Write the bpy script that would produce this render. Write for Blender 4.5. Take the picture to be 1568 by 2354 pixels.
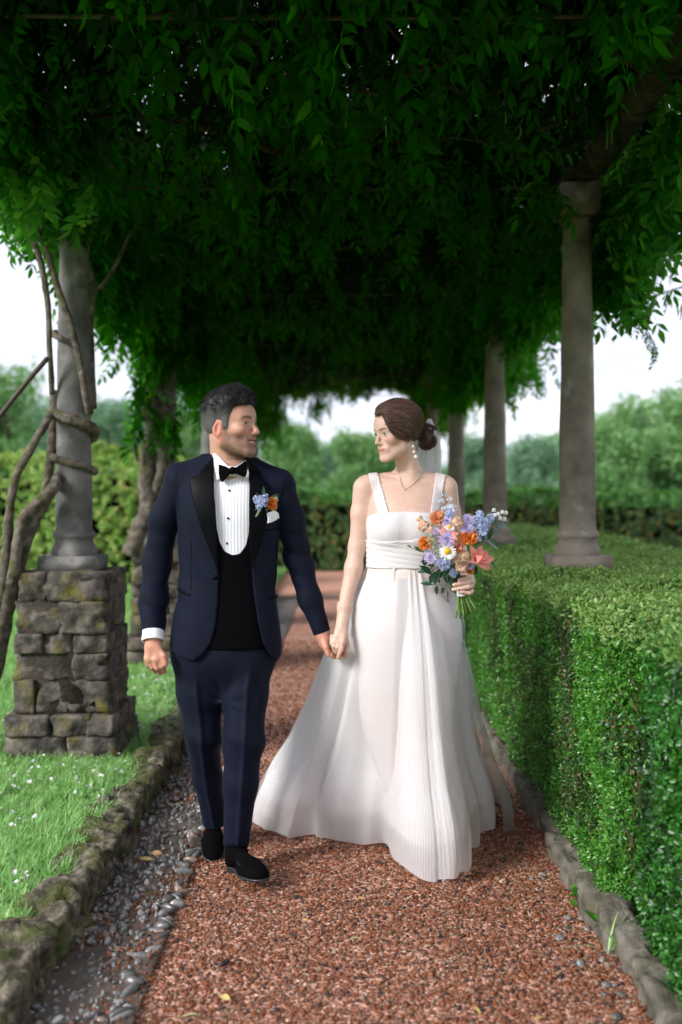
import bpy, math, random, os
import numpy as np
from math import pi, sin, cos, radians
from mathutils import Vector, Matrix, Euler

for _o in list(bpy.data.objects):
    bpy.data.objects.remove(_o)
SC = bpy.context.scene
COL = SC.collection
random.seed(11)
RNG = np.random.default_rng(7)

# ------------------------------------------------------------------ camera
F = 2287.0            # focal length in units of a 1568 wide picture (35 mm on 24 mm)
CAMH = 1.40
cam_d = bpy.data.cameras.new('camera')
cam = bpy.data.objects.new('camera', cam_d); COL.objects.link(cam)
cam.location = (0, 0, CAMH)
cam.rotation_euler = (radians(90), 0, 0)
cam_d.sensor_fit = 'HORIZONTAL'; cam_d.sensor_width = 24.0; cam_d.lens = 35.0
cam_d.shift_y = -36.5 / 1568.0
cam_d.shift_x = 4.0 / 1568.0
cam_d.clip_start = 0.05; cam_d.clip_end = 600
cam_d.dof.use_dof = True; cam_d.dof.focus_distance = 3.68; cam_d.dof.aperture_fstop = 1.5
SC.camera = cam

# ------------------------------------------------------------------ sky, sun, exposure
SUN_DIR = Vector((-0.70, -0.50, 0.49)).normalized()      # towards the sun
wd = bpy.data.worlds.new('World'); SC.world = wd; wd.use_nodes = True
nt = wd.node_tree; nt.nodes.clear()
N = nt.nodes.new; L = nt.links.new
out = N('ShaderNodeOutputWorld'); bg = N('ShaderNodeBackground'); bg.inputs['Strength'].default_value = 0.1
sky = N('ShaderNodeTexSky'); sky.sky_type = 'NISHITA'; sky.sun_disc = False
sky.sun_elevation = math.asin(SUN_DIR.z); sky.sun_rotation = math.atan2(SUN_DIR.x, SUN_DIR.y)
tc = N('ShaderNodeTexCoord'); mp = N('ShaderNodeMapping'); mp.inputs['Scale'].default_value = (1, 1, 3.0)
nz = N('ShaderNodeTexNoise'); nz.inputs['Scale'].default_value = 3.2; nz.inputs['Detail'].default_value = 5
cr = N('ShaderNodeValToRGB'); cr.color_ramp.elements[0].position = 0.34; cr.color_ramp.elements[1].position = 0.64
cr.color_ramp.elements[0].color = (2.9, 3.05, 3.75, 1); cr.color_ramp.elements[1].color = (4.0, 4.0, 4.25, 1)
mx = N('ShaderNodeMix'); mx.data_type = 'RGBA'; mx.inputs[0].default_value = 0.93
L(tc.outputs['Generated'], mp.inputs['Vector']); L(mp.outputs[0], nz.inputs['Vector']); L(nz.outputs['Fac'], cr.inputs['Fac'])
L(sky.outputs[0], mx.inputs[6]); L(cr.outputs[0], mx.inputs[7]); L(mx.outputs[2], bg.inputs['Color']); L(bg.outputs[0], out.inputs[0])
sun_d = bpy.data.lights.new('sun', 'SUN'); sun_d.energy = 1.35; sun_d.angle = radians(20); sun_d.color = (1.0, 0.975, 0.94)
sun = bpy.data.objects.new('sun', sun_d); COL.objects.link(sun)
sun.rotation_euler = SUN_DIR.to_track_quat('Z', 'Y').to_euler()
SC.view_settings.view_transform = 'Standard'; SC.view_settings.look = 'None'
SC.view_settings.exposure = 1.7; SC.view_settings.gamma = 1.0; SC.view_settings.use_curve_mapping = False
SC.render.engine = 'CYCLES'
cy = SC.cycles
cy.use_denoising = True; cy.denoiser = 'OPENIMAGEDENOISE'
try: cy.denoising_input_passes = 'RGB_ALBEDO_NORMAL'
except Exception: pass
cy.max_bounces = 6; cy.diffuse_bounces = 3; cy.glossy_bounces = 2; cy.transmission_bounces = 4
cy.use_adaptive_sampling = True; cy.adaptive_threshold = 0.05; cy.adaptive_min_samples = 16; cy.transparent_max_bounces = 14
cy.sample_clamp_indirect = 4.0; cy.caustics_reflective = False; cy.caustics_refractive = False

# ------------------------------------------------------------------ helpers
def W(px, py, Y):
    """place of a point seen at (px, py) of the 1568 wide picture that stands Y metres away"""
    return np.array([(px - 780.0) * Y / F, Y, CAMH - (py - 1140.0) * Y / F])

def tag(o, label=None, cat=None, group=None, kind=None):
    if label: o['label'] = label
    if cat: o['category'] = cat
    if group: o['group'] = group
    if kind: o['kind'] = kind
    return o

def empty(name, loc=(0, 0, 0), rz=0.0):
    o = bpy.data.objects.new(name, None); COL.objects.link(o); o.location = loc; o.rotation_euler = (0, 0, rz)
    o.empty_display_size = 0.05
    return o

def link(name, me, parent=None, loc=None, rot=None, scl=None):
    o = bpy.data.objects.new(name, me); COL.objects.link(o)
    if loc is not None: o.location = loc
    if rot is not None: o.rotation_euler = rot
    if scl is not None: o.scale = scl if hasattr(scl, '__len__') else (scl,) * 3
    if parent is not None:
        o.parent = parent
    return o

def wlink(name, me, parent):
    """mesh in world coordinates under a parent that stands at its base"""
    o = link(name, me, parent)
    if parent.parent is None: o.matrix_parent_inverse = parent.matrix_basis.inverted()
    return o

def mesh(name, V, Fc, mat=None, smooth=True, cols=None, uv=None):
    V = np.asarray(V, dtype=np.float32)
    me = bpy.data.meshes.new(name)
    if isinstance(Fc, np.ndarray):
        k = Fc.shape[1]; n = len(Fc)
        me.vertices.add(len(V)); me.vertices.foreach_set('co', V.ravel())
        me.loops.add(n * k); me.loops.foreach_set('vertex_index', Fc.astype(np.int32).ravel())
        me.polygons.add(n); me.polygons.foreach_set('loop_start', np.arange(0, n * k, k, dtype=np.int32))
        try: me.polygons.foreach_set('loop_total', np.full(n, k, dtype=np.int32))
        except Exception: pass
        me.update(calc_edges=True); me.validate()
    else:
        me.from_pydata([tuple(map(float, v)) for v in V], [], [tuple(int(i) for i in f) for f in Fc]); me.update()
    if smooth: me.polygons.foreach_set('use_smooth', np.ones(len(me.polygons), dtype=bool))
    if cols is not None:
        a = me.color_attributes.new('Col', 'FLOAT_COLOR', 'POINT')
        c = np.ones((len(V), 4), dtype=np.float32); c[:, :3] = cols
        a.data.foreach_set('color', c.ravel())
    if uv is not None:
        a = me.attributes.new('puv', 'FLOAT_VECTOR', 'POINT')
        u = np.zeros((len(V), 3), dtype=np.float32); u[:, :uv.shape[1]] = uv
        a.data.foreach_set('vector', u.ravel())
    if mat is not None:
        for m in (mat if isinstance(mat, (list, tuple)) else [mat]): me.materials.append(m)
    return me

def mjoin(parts):
    """[(V, F)] with equal face size -> one"""
    Vs, Fs, off = [], [], 0
    for V, Fc in parts:
        Vs.append(np.asarray(V, float)); Fs.append(np.asarray(Fc) + off); off += len(V)
    return np.concatenate(Vs), np.concatenate(Fs)

def _h(i, j, k, s):
    n = np.sin(i * 127.1 + j * 311.7 + k * 74.7 + s * 53.3) * 43758.5453
    return n - np.floor(n)

def vnoise(P, s=0.0):
    """value noise in -1..1 on (N,3)"""
    P = np.asarray(P); I = np.floor(P); f = P - I; f = f * f * (3 - 2 * f)
    x, y, z = I[:, 0], I[:, 1], I[:, 2]; fx, fy, fz = f[:, 0], f[:, 1], f[:, 2]
    def l(a, b, t): return a + (b - a) * t
    v = l(l(l(_h(x, y, z, s), _h(x + 1, y, z, s), fx), l(_h(x, y + 1, z, s), _h(x + 1, y + 1, z, s), fx), fy),
          l(l(_h(x, y, z + 1, s), _h(x + 1, y, z + 1, s), fx), l(_h(x, y + 1, z + 1, s), _h(x + 1, y + 1, z + 1, s), fx), fy), fz)
    return v * 2 - 1

def fbm(P, s=0.0, o=3):
    P = np.asarray(P); v = 0; a = 1.0
    for i in range(o):
        v = v + a * vnoise(P * (2.03 ** i) + i * 7.7, s + i); a *= 0.5
    return v

def catmull(pts, per=8):
    P = np.asarray(pts, float); n = len(P); res = []
    for i in range(n - 1):
        p0 = P[max(i - 1, 0)]; p1 = P[i]; p2 = P[i + 1]; p3 = P[min(i + 2, n - 1)]
        for t in np.linspace(0, 1, per, endpoint=False):
            res.append(0.5 * ((2 * p1) + (-p0 + p2) * t + (2 * p0 - 5 * p1 + 4 * p2 - p3) * t * t + (-p0 + 3 * p1 - 3 * p2 + p3) * t ** 3))
    res.append(P[-1]); return np.array(res)

def tube(pts, rad, n=10, per=6, rough=0.0, seed=0.0, rs=18.0, cap=True, smoothpath=True):
    P = np.asarray(pts, float); R = np.broadcast_to(np.asarray(rad, float), (len(P),))
    if smoothpath and len(P) > 2:
        Q = catmull(np.c_[P, R], per); P, R = Q[:, :3], Q[:, 3]
    T = np.gradient(P, axis=0); T /= np.linalg.norm(T, axis=1)[:, None] + 1e-9
    up = np.array([0, 0, 1.0]) if abs(T[0, 2]) < 0.9 else np.array([1.0, 0, 0])
    u = np.cross(T[0], up); u /= np.linalg.norm(u); V = []
    for i in range(len(P)):
        u = u - T[i] * np.dot(u, T[i]); u /= np.linalg.norm(u) + 1e-9; v = np.cross(T[i], u)
        a = np.arange(n) * 2 * pi / n
        V.append(P[i] + R[i] * (np.cos(a)[:, None] * u + np.sin(a)[:, None] * v))
    V = np.concatenate(V)
    if rough > 0:
        c = np.repeat(P, n, axis=0); d = V - c
        V = c + d * (1 + rough * fbm(V * rs, seed, 2))[:, None]
    m = len(P); i = np.arange(m - 1)[:, None] * n; j = np.arange(n)[None]; j2 = (j + 1) % n
    Fc = np.stack([i + j, i + j2, i + n + j2, i + n + j], -1).reshape(-1, 4)
    if cap:
        V = np.concatenate([V, P[:1], P[-1:]]); a, b = len(V) - 2, len(V) - 1
        jj = np.arange(n); k = (jj + 1) % n
        Fc = np.concatenate([Fc, np.stack([np.full(n, a), k, jj, np.full(n, a)], -1) * 1, np.stack([np.full(n, b), (m - 1) * n + jj, (m - 1) * n + k, np.full(n, b)], -1)])
    return V, Fc

def fix_tris(V, Fc):
    """quads with a repeated index -> python face list"""
    return [tuple(dict.fromkeys(int(i) for i in f)) for f in Fc]

def tube_mesh(name, pts, rad, mat, **k):
    V, Fc = tube(pts, rad, **k); return mesh(name, V, fix_tris(V, Fc), mat)

def lathe(profile, n=28, c=(0, 0), rough=0.0, seed=0.0, rs=8.0):
    """profile [(r, z)]"""
    a = np.arange(n) * 2 * pi / n; V = []
    for r, z in profile:
        V.append(np.c_[c[0] + r * np.cos(a), c[1] + r * np.sin(a), np.full(n, z)])
    V = np.concatenate(V)
    if rough:
        d = np.c_[np.tile(np.cos(a), len(profile)), np.tile(np.sin(a), len(profile)), np.zeros(len(V))]
        V = V + d * (rough * fbm(V * rs, seed, 3))[:, None]
    m = len(profile); i = np.arange(m - 1)[:, None] * n; j = np.arange(n)[None]; j2 = (j + 1) % n
    return V, np.stack([i + j, i + j2, i + n + j2, i + n + j], -1).reshape(-1, 4)

def gridbox(sx, sy, sz, nx=6, ny=6, nz=6):
    """box centred on the origin, faces divided; shared corners welded"""
    key = {}; V = []; Fc = []
    def vid(p):
        k = tuple(np.round(p, 5))
        if k not in key: key[k] = len(V); V.append(p)
        return key[k]
    def face(o, a, b, na, nb):
        for i in range(na):
            for j in range(nb):
                Fc.append([vid(o + a * (i + di) / na + b * (j + dj) / nb) for di, dj in ((0, 0), (1, 0), (1, 1), (0, 1))])
    X, Y, Z = np.array([sx, 0, 0.]), np.array([0, sy, 0.]), np.array([0, 0, sz * 1.]); o = -(X + Y + Z) / 2
    face(o, Y, X, ny, nx); face(o + Z, X, Y, nx, ny); face(o, X, Z, nx, nz); face(o + Y, Z, X, nz, nx); face(o, Z, Y, nz, ny); face(o + X, Y, Z, ny, nz)
    return np.array(V), np.array(Fc)

def stone(sx, sy, sz, seed, rnd=0.25, amp=0.12, n=5, freq=9.0):
    """a rough block: rounded, pitted"""
    V, Fc = gridbox(sx, sy, sz, max(2, n), max(2, n), max(2, n - 1))
    S = np.array([sx, sy, sz]) / 2; m = S.min()
    q = V / S; r = rnd * m
    inner = np.clip(V, -(S - r), S - r); d = V - inner; ln = np.linalg.norm(d, axis=1)[:, None]
    V = np.where(ln > 1e-6, inner + d / (ln + 1e-9) * np.minimum(ln, r), V)
    nrm = V / (np.linalg.norm(V, axis=1)[:, None] + 1e-6)
    V = V + nrm * (amp * m * fbm(V * freq + seed * 3.1, seed, 3))[:, None]
    return V, Fc

def pebble_mesh(name, mat, seed, n=2):
    import bmesh
    bm = bmesh.new(); bmesh.ops.create_icosphere(bm, subdivisions=n, radius=1.0)
    me = bpy.data.meshes.new(name); bm.to_mesh(me); bm.free()
    V = np.array([v.co[:] for v in me.vertices]); V *= (1 + 0.22 * vnoise(V * 1.3 + seed, seed))[:, None]
    me.vertices.foreach_set('co', V.astype(np.float32).ravel()); me.materials.append(mat)
    me.polygons.foreach_set('use_smooth', np.ones(len(me.polygons), dtype=bool)); me.update()
    return me

# ---- materials
def newmat(name):
    m = bpy.data.materials.new(name); m.use_nodes = True; t = m.node_tree; t.nodes.clear()
    o = t.nodes.new('ShaderNodeOutputMaterial'); return m, t, o

def P_(t, **k):
    b = t.nodes.new('ShaderNodeBsdfPrincipled')
    for a, v in k.items():
        b.inputs[a.replace('_', ' ')].default_value = (*v, 1) if isinstance(v, tuple) and len(v) == 3 else v
    return b

def ramp(t, stops, fac):
    r = t.nodes.new('ShaderNodeValToRGB'); e = r.color_ramp.elements
    while len(e) > 1: e.remove(e[-1])
    e[0].position = stops[0][0]; e[0].color = (*stops[0][1], 1)
    for p, c in stops[1:]:
        x = e.new(p); x.color = (*c, 1)
    t.links.new(fac, r.inputs['Fac']); return r.outputs['Color']

def noise(t, scale, detail=4, coord='Object', rough=0.55, vec=None, dist=0.0):
    n = t.nodes.new('ShaderNodeTexNoise'); n.inputs['Scale'].default_value = scale; n.inputs['Detail'].default_value = detail
    n.inputs['Roughness'].default_value = rough; n.inputs['Distortion'].default_value = dist
    if vec is None:
        c = t.nodes.new('ShaderNodeTexCoord'); vec = c.outputs[coord]
    t.links.new(vec, n.inputs['Vector']); return n.outputs['Fac']

def mixc(t, a, b, fac, mode='MIX'):
    m = t.nodes.new('ShaderNodeMix'); m.data_type = 'RGBA'; m.blend_type = mode
    for s, v in ((m.inputs[0], fac), (m.inputs[6], a), (m.inputs[7], b)):
        if hasattr(v, 'is_output') or isinstance(v, bpy.types.NodeSocket): t.links.new(v, s)
        else: s.default_value = (*v, 1) if isinstance(v, tuple) else v
    return m.outputs[2]

def math_(t, op, a, b=0.0):
    m = t.nodes.new('ShaderNodeMath'); m.operation = op
    for s, v in ((m.inputs[0], a), (m.inputs[1], b)):
        if isinstance(v, bpy.types.NodeSocket): t.links.new(v, s)
        else: s.default_value = v
    return m.outputs[0]

def bump(t, h, dist, strength=1.0):
    b = t.nodes.new('ShaderNodeBump'); b.inputs['Distance'].default_value = dist; b.inputs['Strength'].default_value = strength
    t.links.new(h, b.inputs['Height']); return b.outputs[0]

def mat_noise(name, stops, scale=8, rough=0.8, bd=0.0, bs=None, coord='Object', detail=6, spec=0.3, extra=None, sheen=0.0):
    m, t, o = newmat(name)
    f = noise(t, scale, detail, coord); b = P_(t, Roughness=rough)
    b.inputs['Specular IOR Level'].default_value = spec
    if sheen: b.inputs['Sheen Weight'].default_value = sheen
    c = ramp(t, stops, f)
    if extra:                                            # (stops as mask, colour, scale)
        g = noise(t, extra[2], 4, coord); k = ramp(t, extra[0], g); c = mixc(t, c, extra[1], k)
    t.links.new(c, b.inputs['Base Color'])
    if bd: t.links.new(bump(t, noise(t, bs or scale * 3, 6, coord), bd), b.inputs['Normal'])
    t.links.new(b.outputs[0], o.inputs[0]); return m

def mat_plain(name, c, rough=0.5, spec=0.5, metal=0.0, var=0.12, scale=30, sheen=0.0, bd=0.0):
    m, t, o = newmat(name); b = P_(t, Roughness=rough); b.inputs['Specular IOR Level'].default_value = spec; b.inputs['Metallic'].default_value = metal
    lo = tuple(x * (1 - var) for x in c); hi = tuple(min(1, x * (1 + var)) for x in c)
    f = noise(t, scale, 3)
    t.links.new(ramp(t, [(0.3, lo), (0.7, hi)], f), b.inputs['Base Color'])
    if sheen: b.inputs['Sheen Weight'].default_value = sheen
    if bd: t.links.new(bump(t, noise(t, scale * 6, 3), bd), b.inputs['Normal'])
    t.links.new(b.outputs[0], o.inputs[0]); return m

def mat_leaf(name, stops, trans=0.35, tcol=None, rough=0.42, spec=0.4, rand='inst', attr=False):
    """leaf: colour by instance, lets light through"""
    m, t, o = newmat(name); oi = t.nodes.new('ShaderNodeObjectInfo')
    g = t.nodes.new('ShaderNodeNewGeometry')
    v = math_(t, 'FRACT', math_(t, 'ADD', oi.outputs['Random'], math_(t, 'MULTIPLY', g.outputs['Random Per Island'], 0.6)))
    c = ramp(t, stops, v)
    b = P_(t, Roughness=rough); b.inputs['Specular IOR Level'].default_value = spec; t.links.new(c, b.inputs['Base Color'])
    tr = t.nodes.new('ShaderNodeBsdfTranslucent')
    t.links.new(mixc(t, c, tcol or (0.25, 0.5, 0.03), 0.55), tr.inputs['Color'])
    mx = t.nodes.new('ShaderNodeMixShader'); mx.inputs[0].default_value = trans
    t.links.new(b.outputs[0], mx.inputs[1]); t.links.new(tr.outputs[0], mx.inputs[2]); t.links.new(mx.outputs[0], o.inputs[0]); return m

# ---- scattering of what nobody could count: one object whose points carry small meshes
HID = bpy.data.collections.new('scatter_meshes')
def scatter(name, protos, pts, rot, scl, mat=None, parent=None, idx=None, real=False):
    """protos: list of mesh data; pts (n,3); rot (n,3) euler; scl (n,) or (n,3)"""
    pts = np.asarray(pts, np.float32); n = len(pts)
    c = bpy.data.collections.new(name + '_set')
    for i, me in enumerate(protos):
        o = bpy.data.objects.new('%s_%03d' % (name, i), me); c.objects.link(o)
    me = bpy.data.meshes.new(name); me.vertices.add(n); me.vertices.foreach_set('co', pts.ravel())
    a = me.attributes.new('rot', 'FLOAT_VECTOR', 'POINT'); a.data.foreach_set('vector', np.asarray(rot, np.float32).ravel())
    s = np.asarray(scl, np.float32)
    if s.ndim == 1: s = np.repeat(s[:, None], 3, 1)
    a = me.attributes.new('scl', 'FLOAT_VECTOR', 'POINT'); a.data.foreach_set('vector', s.ravel())
    if idx is None: idx = RNG.integers(0, len(protos), n)
    a = me.attributes.new('idx', 'INT', 'POINT'); a.data.foreach_set('value', np.asarray(idx, np.int32))
    if mat: me.materials.append(mat)
    ng = bpy.data.node_groups.new(name, 'GeometryNodeTree')
    ng.interface.new_socket('Geometry', in_out='INPUT', socket_type='NodeSocketGeometry')
    ng.interface.new_socket('Geometry', in_out='OUTPUT', socket_type='NodeSocketGeometry')
    gi = ng.nodes.new('NodeGroupInput'); go = ng.nodes.new('NodeGroupOutput')
    ci = ng.nodes.new('GeometryNodeCollectionInfo'); ci.inputs['Collection'].default_value = c
    ci.inputs['Separate Children'].default_value = True; ci.inputs['Reset Children'].default_value = True
    ip = ng.nodes.new('GeometryNodeInstanceOnPoints'); ip.inputs['Pick Instance'].default_value = True
    def na(nm, ty):
        x = ng.nodes.new('GeometryNodeInputNamedAttribute'); x.data_type = ty; x.inputs['Name'].default_value = nm; return x.outputs['Attribute']
    er = ng.nodes.new('FunctionNodeEulerToRotation'); lk = ng.links.new
    lk(gi.outputs[0], ip.inputs['Points']); lk(ci.outputs[0], ip.inputs['Instance']); lk(na('idx', 'INT'), ip.inputs['Instance Index'])
    lk(na('rot', 'FLOAT_VECTOR'), er.inputs[0]); lk(er.outputs[0], ip.inputs['Rotation']); lk(na('scl', 'FLOAT_VECTOR'), ip.inputs['Scale'])
    if real:
        rz = ng.nodes.new('GeometryNodeRealizeInstances'); lk(ip.outputs[0], rz.inputs[0]); lk(rz.outputs[0], go.inputs[0])
    else: lk(ip.outputs[0], go.inputs[0])
    o = link(name, me, None)
    md = o.modifiers.new('scatter', 'NODES'); md.node_group = ng
    if parent is not None:
        o.parent = parent; o.matrix_parent_inverse = parent.matrix_basis.inverted()
    return o

def leafshape(L_, w, bend=0.15, seg=4, fold=0.12, tip=0.0):
    """a pointed leaf along +X from the origin, lying in XY; quads"""
    V = []; Fc = []
    for i in range(seg + 1):
        t = i / seg; hw = w * (sin(pi * min(1, t ** 0.8)) ** 0.9 if 0 < t < 1 else 0.0) + (0.0008 if t in (0, 1) else 0)
        x = L_ * t; z = -bend * L_ * t * t
        V += [(x, -hw, z + fold * hw), (x, 0, z), (x, hw, z + fold * hw)]
    for i in range(seg):
        a = i * 3
        Fc += [(a, a + 3, a + 4, a + 1), (a + 1, a + 4, a + 5, a + 2)]
    return np.array(V), np.array(Fc)

def xf(V, rot=(0, 0, 0), loc=(0, 0, 0), s=1.0):
    M = np.array(Euler(rot).to_matrix()); return (np.asarray(V) * s) @ M.T + np.asarray(loc)
# ================================================================== materials of the setting
M = {}
M['grassbase'] = mat_noise('grass_soil', [(0.3, (0.095, 0.19, 0.0475)), (0.55, (0.133, 0.285, 0.057)), (0.75, (0.19, 0.247, 0.095))], 3.0, 0.9, 0.02, 40)
def _gravel_sheet():
    m, t, o = newmat('red_gravel'); b = P_(t, Roughness=0.85); b.inputs['Specular IOR Level'].default_value = 0.25
    c = t.nodes.new('ShaderNodeTexCoord'); v = t.nodes.new('ShaderNodeTexVoronoi'); v.inputs['Scale'].default_value = 95
    t.links.new(c.outputs['Object'], v.inputs['Vector'])
    sp = t.nodes.new('ShaderNodeSeparateColor'); t.links.new(v.outputs['Color'], sp.inputs[0])
    col = ramp(t, [(0.0, (0.095, 0.0665, 0.0608)), (0.2, (0.285, 0.1425, 0.1045)), (0.5, (0.513, 0.2375, 0.1615)), (0.8, (0.684, 0.361, 0.2565)), (1.0, (0.76, 0.532, 0.418))], sp.outputs[0])
    big = ramp(t, [(0.3, (0.9, 0.9, 0.9)), (0.7, (1, 1, 1))], noise(t, 1.7, 5))
    t.links.new(mixc(t, col, big, 1.0, 'MULTIPLY'), b.inputs['Base Color'])
    t.links.new(bump(t, math_(t, 'MULTIPLY', v.outputs['Distance'], -1.0), 0.006), b.inputs['Normal'])
    t.links.new(b.outputs[0], o.inputs[0]); return m
M['gravel'] = _gravel_sheet()
M['plaza'] = mat_noise('pink_gravel', [(0.3, (0.486, 0.2295, 0.1485)), (0.7, (0.621, 0.3375, 0.243))], 30, 0.9, 0.004, 80)
M['mortar'] = mat_noise('wet_mortar', [(0.25, (0.035, 0.03, 0.024)), (0.5, (0.10, 0.085, 0.07)), (0.75, (0.17, 0.09, 0.065))], 12, 0.55, 0.008, 60, spec=0.5)
def _pebblemat(name, stops, rough=0.5, spec=0.5):
    m, t, o = newmat(name); b = P_(t, Roughness=rough); b.inputs['Specular IOR Level'].default_value = spec
    oi = t.nodes.new('ShaderNodeObjectInfo'); c = ramp(t, stops, oi.outputs['Random'])
    k = ramp(t, [(0.3, (0.65, 0.65, 0.65)), (0.7, (1.1, 1.1, 1.1))], noise(t, 2.2, 5))
    t.links.new(mixc(t, c, k, 1.0, 'MULTIPLY'), b.inputs['Base Color'])
    t.links.new(b.outputs[0], o.inputs[0]); return m
M['cobble'] = _pebblemat('grey_cobble', [(0, (0.075, 0.072, 0.0675)), (0.4, (0.15, 0.1455, 0.138)), (0.7, (0.24, 0.2325, 0.225)), (0.9, (0.225, 0.15, 0.1125)), (1, (0.42, 0.405, 0.39))], 0.32, 0.6)
M['gravelstone'] = _pebblemat('gravel_stone', [(0, (0.0358, 0.02608, 0.02608)), (0.15, (0.06127, 0.037, 0.03215)), (0.2, (0.1663, 0.04974, 0.02053)), (0.5, (0.2416, 0.07646, 0.02778)), (0.82, (0.2939, 0.1189, 0.06054)), (0.9, (0.2501, 0.1529, 0.09451)), (1, (0.318, 0.2403, 0.1819))], 0.7, 0.35)
M['tufa'] = mat_noise('mossy_tufa', [(0.30, (0.00975, 0.008775, 0.006825)), (0.44, (0.05362, 0.04583, 0.03315)), (0.56, (0.1365, 0.117, 0.08288)), (0.70, (0.2925, 0.2535, 0.1852))], 22, 0.9, 0.012, 60,
                      extra=([(0.47, (0, 0, 0)), (0.60, (0.675, 0.675, 0.675))], (0.07312, 0.09262, 0.01365), 7))
M['palestone'] = mat_noise('pale_kerb_stone', [(0.3, (0.06, 0.054, 0.042)), (0.5, (0.144, 0.129, 0.102)), (0.7, (0.228, 0.21, 0.174))], 14, 0.9, 0.01, 50,
                           extra=([(0.52, (0, 0, 0)), (0.66, (0.42, 0.42, 0.42))], (0.06, 0.066, 0.018), 9))
M['pier'] = mat_noise('mossy_pier_stone', [(0.28, (0.0153, 0.01403, 0.01275)), (0.45, (0.06375, 0.0561, 0.04845)), (0.6, (0.1403, 0.1211, 0.102)), (0.75, (0.2805, 0.2422, 0.1913))], 13, 0.92, 0.010, 55,
                      extra=([(0.55, (0, 0, 0)), (0.68, (0.765, 0.765, 0.765))], (0.1466, 0.1275, 0.02295), 8))
M['piermortar'] = mat_noise('pier_mortar', [(0.3, (0.015, 0.013, 0.011)), (0.6, (0.05, 0.04, 0.03)), (0.75, (0.16, 0.12, 0.08))], 10, 0.95, 0.01, 50)
M['column'] = mat_noise('weathered_column_stone', [(0.28, (0.0952, 0.08096, 0.06664)), (0.5, (0.2046, 0.1714, 0.138)), (0.72, (0.2713, 0.2332, 0.1904))], 5, 0.9, 0.004, 70,
                        extra=([(0.60, (0, 0, 0)), (0.66, (0.4896, 0.4896, 0.4896))], (0.3998, 0.3713, 0.3332), 4.2))
M['columndark'] = mat_noise('grey_column_stone', [(0.28, (0.07875, 0.0765, 0.07425)), (0.5, (0.1575, 0.1519, 0.1462)), (0.72, (0.2475, 0.2363, 0.225))], 6, 0.9, 0.004, 70,
                            extra=([(0.58, (0, 0, 0)), (0.68, (0.675, 0.675, 0.675))], (0.3375, 0.3262, 0.3038), 5))
M['bark'] = mat_noise('vine_bark', [(0.3, (0.042, 0.0336, 0.0264)), (0.5, (0.12, 0.0984, 0.078)), (0.72, (0.24, 0.21, 0.174))], 22, 0.95, 0.01, 70,
                      extra=([(0.56, (0, 0, 0)), (0.68, (0.72, 0.72, 0.72))], (0.108, 0.12, 0.024), 9))
M['log'] = mat_noise('mossy_log', [(0.3, (0.012, 0.0104, 0.0072)), (0.5, (0.032, 0.028, 0.016)), (0.72, (0.08, 0.072, 0.04))], 14, 0.95, 0.012, 60)
M['pole'] = mat_plain('brown_pole', (0.045, 0.024, 0.018), 0.6)
M['iron'] = mat_plain('old_rod', (0.06, 0.05, 0.025), 0.8)
M['trunk'] = mat_noise('tree_bark', [(0.3, (0.05, 0.04, 0.03)), (0.7, (0.14, 0.11, 0.08))], 8, 0.95)
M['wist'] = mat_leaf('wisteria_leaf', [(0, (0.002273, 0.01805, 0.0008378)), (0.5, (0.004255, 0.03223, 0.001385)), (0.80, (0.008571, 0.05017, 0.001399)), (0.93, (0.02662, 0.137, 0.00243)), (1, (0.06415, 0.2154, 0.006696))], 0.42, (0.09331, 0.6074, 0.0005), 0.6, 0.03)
M['wistshade'] = mat_leaf('wisteria_leaf_shade', [(0, (0.0028, 0.0112, 0.0021)), (0.5, (0.0056, 0.021, 0.0035)), (1, (0.0098, 0.0336, 0.0049))], 0.2, (0.021, 0.098, 0.007), 0.6, 0.08)  # darker leaf copy, the roof's inner shade put into the colour
M['wistlit'] = mat_leaf('wisteria_leaf_lit', [(0, (0.02, 0.09375, 0.0125)), (0.5, (0.0375, 0.15, 0.02)), (0.9, (0.075, 0.225, 0.03125)), (1, (0.2, 0.275, 0.0375))], 0.45, (0.2, 0.775, 0.0375), 0.5, 0.2)  # brighter leaf copy for the roof edges, outside light put into the colour
M['box'] = mat_leaf('box_leaf', [(0, (0.02404, 0.1164, 0.01944)), (0.45, (0.0386, 0.1925, 0.02322)), (0.8, (0.08045, 0.2727, 0.03429)), (1, (0.152, 0.3367, 0.04426))], 0.25, (0.2324, 0.617, 0.0005), 0.32, 0.55)
M['boxtop'] = mat_leaf('box_leaf_toplit', [(0, (0.1107, 0.2398, 0.05535)), (0.5, (0.1845, 0.3414, 0.08298)), (1, (0.2767, 0.4151, 0.12))], 0.3, (0.3228, 0.5074, 0.05535), 0.4, 0.45)  # paler leaf for hedge tops, light from above put into the colour
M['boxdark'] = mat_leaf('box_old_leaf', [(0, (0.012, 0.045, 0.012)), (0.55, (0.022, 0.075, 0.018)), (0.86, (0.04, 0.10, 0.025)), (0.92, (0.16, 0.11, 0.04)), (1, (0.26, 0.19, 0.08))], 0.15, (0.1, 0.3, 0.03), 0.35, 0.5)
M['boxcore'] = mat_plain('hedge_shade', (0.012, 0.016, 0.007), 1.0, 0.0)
M['boxtwig'] = mat_noise('dry_box_twig', [(0.3, (0.06, 0.04, 0.025)), (0.7, (0.20, 0.13, 0.07))], 30, 0.9)
M['hedgeL'] = mat_leaf('light_hedge_leaf', [(0, (0.1755, 0.324, 0.0675)), (0.5, (0.297, 0.486, 0.108)), (0.9, (0.486, 0.594, 0.1755)), (1, (0.702, 0.486, 0.2025))], 0.3, (0.405, 0.675, 0.0675), 0.5)
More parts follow.
